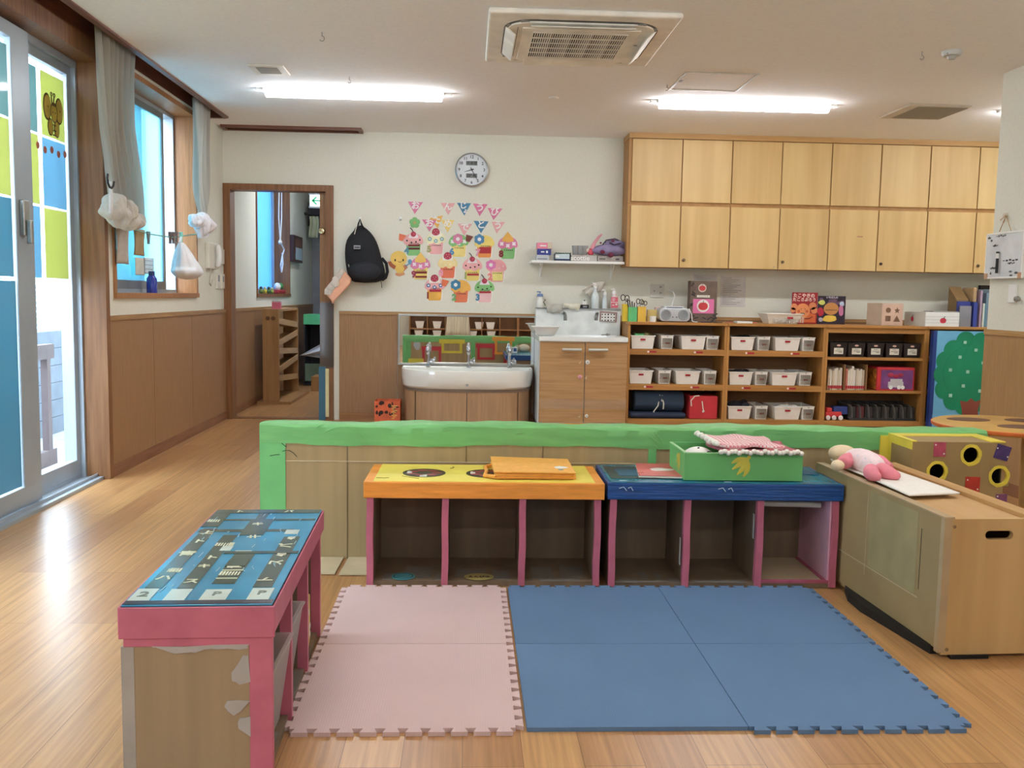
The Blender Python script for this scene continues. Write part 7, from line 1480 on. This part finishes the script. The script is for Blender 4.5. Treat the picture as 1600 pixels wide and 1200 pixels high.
def clf(u, v):
    A = at(470, 555, 'y', 11.45); B = at(604, 480, 'y', 11.45); C_ = at(604, 573, 'y', 11.45); p = A.lerp(B.lerp(C_, v), u); return (p.x, p.y+.05*math.sin(v*9+u*3), p.z-.02*math.sin(PI*v)*u)
tag(MB().grid(clf, 16, 16).build('white_drape', mat('D8DCE4', .9), solid=.004), 'white cloth pulled sideways in the corridor beside the ball run', 'cloth')
wx = thing('wooden_crate', 'low wooden box on the corridor floor behind the ball run', 'box'); box(-1.83, -1.25, 10.95, 11.3, 0, .17).build('crate', M_mt, wx, .003); MB().blob((-1.42, 10.948, .12), (.03, .004, .02), 10, 6).build('red_mark', mat('8A3A28'), wx)
# framed thing on the corridor's left wall
fx = thing('display_frame', 'dark wooden display frame on the corridor wall', 'frame'); A, B = at(459, 369, 'x', LX+.06), at(473, 411, 'x', LX+.06); y0, y1 = A.y, B.y; z0, z1 = at(466, 410, 'x', LX+.06).z, at(466, 369, 'x', LX+.06).z
box(LX, LX+.06, y0, y1, z0, z1).build('frame', mat('3C2018', .4), fx, .004); box(LX+.06, LX+.063, y0+.12, y1-.08, z0+.35*(z1-z0)+.0, z1-.05).build('brown_panel', mat('6A4230'), fx); box(LX+.06, LX+.064, y0+.12, y1-.05, z0+.03, z0+.55*(z1-z0)).build('pale_sheet', mat('A8BCC8', .4), fx)
ex = thing('exit_sign', 'green and white arrow exit sign hanging in the corridor', 'sign'); A, B = at(484, 304.5, 'y', 11.0), at(502, 322.5, 'y', 11.0); b = box(A.x, B.x, 11.0, 11.03, B.z, A.z).build('panel', glow((225, 245, 235), 1.1), ex); zc = (A.z+B.z)/2; gm = glow((10, 130, 80), .5)
q = MB(); x = A.x+.025; q.box(x, x+.12, 10.998, 11.0, zc-.008, zc+.008); q.prism([(x-.005, 10.998, zc), (x+.045, 10.998, zc+.048), (x+.062, 10.998, zc+.040), (x+.02, 10.998, zc)], (0, .002, 0)); q.prism([(x-.005, 10.998, zc), (x+.045, 10.998, zc-.048), (x+.062, 10.998, zc-.040), (x+.02, 10.998, zc)], (0, .002, 0)); q.build('arrow', gm, b); q = MB(); q.box(A.x-.01, B.x+.01, 10.995, 11.035, B.z-.02, B.z); q.box(A.x-.01, B.x+.01, 10.995, 11.035, A.z, A.z+.015); q.build('casing', M_grey, ex); MB().box((A.x+B.x)/2-.01, (A.x+B.x)/2+.01, 11.0, 11.02, A.z+.015, CZ).build('hanger', M_grey, ex)
cg = thing('hanging_clothes', 'small clothes hung on a rail under the exit sign', 'clothes'); A = at(486, 338, 'y', 12.6); q = MB(); q.box(A.x-.1, A.x+.3, 12.6, 12.65, A.z+.02, A.z+.05); q.build('rail', M_black, cg); MB().grid(lambda u, v: (A.x-.02+.12*u+.01*math.sin(v*5), 12.58+.02*math.sin(u*12), A.z-.28*v), 8, 8).build('cloth', mat('C8CCB0', .9), cg, solid=.01)
box(A.x-.05, A.x+.3, 12.66, 12.75, A.z-.12, A.z+.18).build('dark_shelf_back', mat('2C2830'), cg)
cw_ = thing('blind_pull', 'looped white blind pull hanging in the corridor window', 'blind pull'); xx = LX-.03; zt_ = 2.42
p0, p1, p2, p3 = at(436, 300, 'x', xx), at(438, 378, 'x', xx), at(440, 425, 'x', xx), at(444, 390, 'x', xx)
q = MB(); q.tube([p0, at(435.5, 340, 'x', xx), p1], .008, 6); q.tube([at(440, 300, 'x', xx), at(440, 340, 'x', xx), p1], .008, 6); q.build('cord', M_offw, cw_); q = MB(); q.blob(p1, (.02, .05, .03), 10, 8, .1); q.tube([p1, p3, at(441, 400, 'x', xx), at(438.5, 415, 'x', xx), p2, at(442, 412, 'x', xx), at(441, 395, 'x', xx)], .008, 6); q.build('knotted_loop', M_white, cw_)
# toys on the sill
rr5 = random.Random(4)
for i, (px, col, r_, lb) in enumerate(((408, '6A7C38', .035, 'small green figure, nearest on the corridor window sill'), (414, 'B8A83C', .035, 'small yellow figure on the corridor window sill'), (420, '4A6A38', .035, 'small dark green figure in the middle of the corridor window sill'), (425, '8C9C3C', .032, 'small lime figure on the corridor window sill'))):
    p = at(px, 457, 'x', LX-.08); t = thing('toy_figure', lb, 'toy', 'tiny figures on the corridor sill'); MB().blob((p.x, p.y, 1.13+r_*.8), (r_*.7, r_*1.1, r_*.8), 12, 8, .1, i).build('body', mat(col), t); MB().blob((p.x, p.y, 1.13+r_*1.9), (r_*.5, r_*.6, r_*.5), 10, 8).build('head', mat('D8D090' if i % 2 else '3A4A28'), t)
t = thing('toy_vehicle', 'red toy vehicle with white and green figures on the corridor window sill', 'toy'); p = at(436, 456, 'x', LX-.08); y2 = at(446, 456, 'x', LX-.08).y; y1_ = at(430, 456, 'x', LX-.08).y
MB().box(p.x-.04, p.x+.04, y1_, y2, 1.135, 1.18).build('red_base', mat('A83038'), t, .01); q = MB(); q.blob((p.x, p.y-.1, 1.215), (.04, .07, .05), 12, 8); q.build('white_figure', M_white, t); MB().blob((p.x, p.y+.08, 1.225), (.035, .06, .04), 12, 8).build('green_figure', mat('4C9C58'), t)
tag(box(-1.42, -1.0, 11.86, 11.95, 1.0, 1.45).build('olive_panel', mat('6E7058')), 'olive panel at the corridor\'s end', 'panel') if False else None

# ================================================================ BEHIND THE CAMERA (seen in the mirror)
for k, (x0, x1) in enumerate(((-1.29, -.09), (-.09, 1.11), (1.11, 2.31))):
    u = thing('back_shelf_unit', 'brown shelf unit on the wall behind the camera, %s in the mirror' % ['left', 'middle', 'right'][k], 'shelf', 'shelf units behind the camera'); q = MB(); q.box(x0, x0+.025, -3.95, -3.6, 0, 1.25); q.box(x1-.025, x1, -3.95, -3.6, 0, 1.25); q.box(x0, x1, -3.97, -3.95, 0, 1.25); q.box(x0+.39, x0+.41, -3.95, -3.6, .03, 1.23); q.box(x0+.79, x0+.81, -3.95, -3.6, .03, 1.23)
    q.build('carcass', mat('9C6E44', .5), u)
    for z in (.0, .19, .385, .80, 1.23): box(x0+.025, x1-.025, -3.95, -3.6, z, z+.022).build('shelf_board', mat('A87848', .5), u)
for i, (x, z) in enumerate(((-1.06, .409), (-.68, .409), (.25, .409), (.50, .409), (-1.08, .213), (-.68, .213), (.11, .213), (.52, .213))):
    t = thing('white_tub', ('white tub %s in the upper shelf row behind the camera' if z > .3 else 'white tub %s in the lower shelf row behind the camera') % ['farthest left', 'left of the striped cloth', 'right of the striped cloth', 'farthest right'][i % 4], 'tub', 'tubs on the shelves behind the camera'); bin_open(t, (x, -3.75, z), .13, .2, .19, .24, .15, M_plastic)
M_st = mat('DCD4BC', .9, 0, .15, 40, (1, 1, .02)); 
tag(MB().grid(lambda u, v: (-.22+(u-.5)*(.36+.20*v), -3.56+.012*math.sin(u*22), 1.24-.98*v), 30, 10).build('striped_cloth', M_st, solid=.006), 'cream striped cloth hanging on the shelves behind the camera', 'cloth')
tb_ = thing('back_blue_bench', 'teal topped bench with red edges behind the barrier, seen in the mirror', 'bench', loc=(.50, 5.12, 0), rz=-PI/2)
bench_body(tb_, .93, .35, .40, .06, None, [.31, .62], M_red); lid(tb_, .93, .35, .40, .06, M_teal, M_navy)
wp = thing('plush_toy', 'cream plush toy on the teal bench behind the barrier', 'soft toy'); q = MB(); q.blob((.76, 4.42, .455), (.08, .06, .055), 16, 10); q.build('body', mat('D8D0B8', .9), wp); MB().blob((.67, 4.44, .45), (.045, .045, .045), 14, 10).build('head', mat('B8AC90', .9), wp)
wf = thing('photo_card', 'small black and white picture stand on the teal bench', 'card'); box(.54, .66, 4.62, 4.64, .403, .48).build('card', M_white, wf); box(.555, .595, 4.64, 4.643, .42, .465).build('dark_picture', M_black, wf); box(.61, .65, 4.64, 4.643, .42, .465).build('dark_picture', mat('4A6AA0'), wf)

# ================================================================ ORIGINS
def shift(o, d):
    """move the geometry of a thing by -d while its origin moves by +d"""
    if o.type == 'MESH': o.data.transform(Matrix.Translation(-d))
    for ch in o.children: ch.location = ch.location-d
bpy.context.view_layer.update()
def verts(o):
    out = []
    if o.type == 'MESH': out += [o.matrix_world @ v.co for v in o.data.vertices]
    for ch in o.children: out += verts(ch)
    return out
for o in FIX:
    vs = verts(o)
    if not vs: continue
    xs, ys, zs_ = [v.x for v in vs], [v.y for v in vs], [v.z for v in vs]
    d = Vector(((min(xs)+max(xs))/2, (min(ys)+max(ys))/2, min(zs_)))
    shift(o, d); o.location = o.location+d
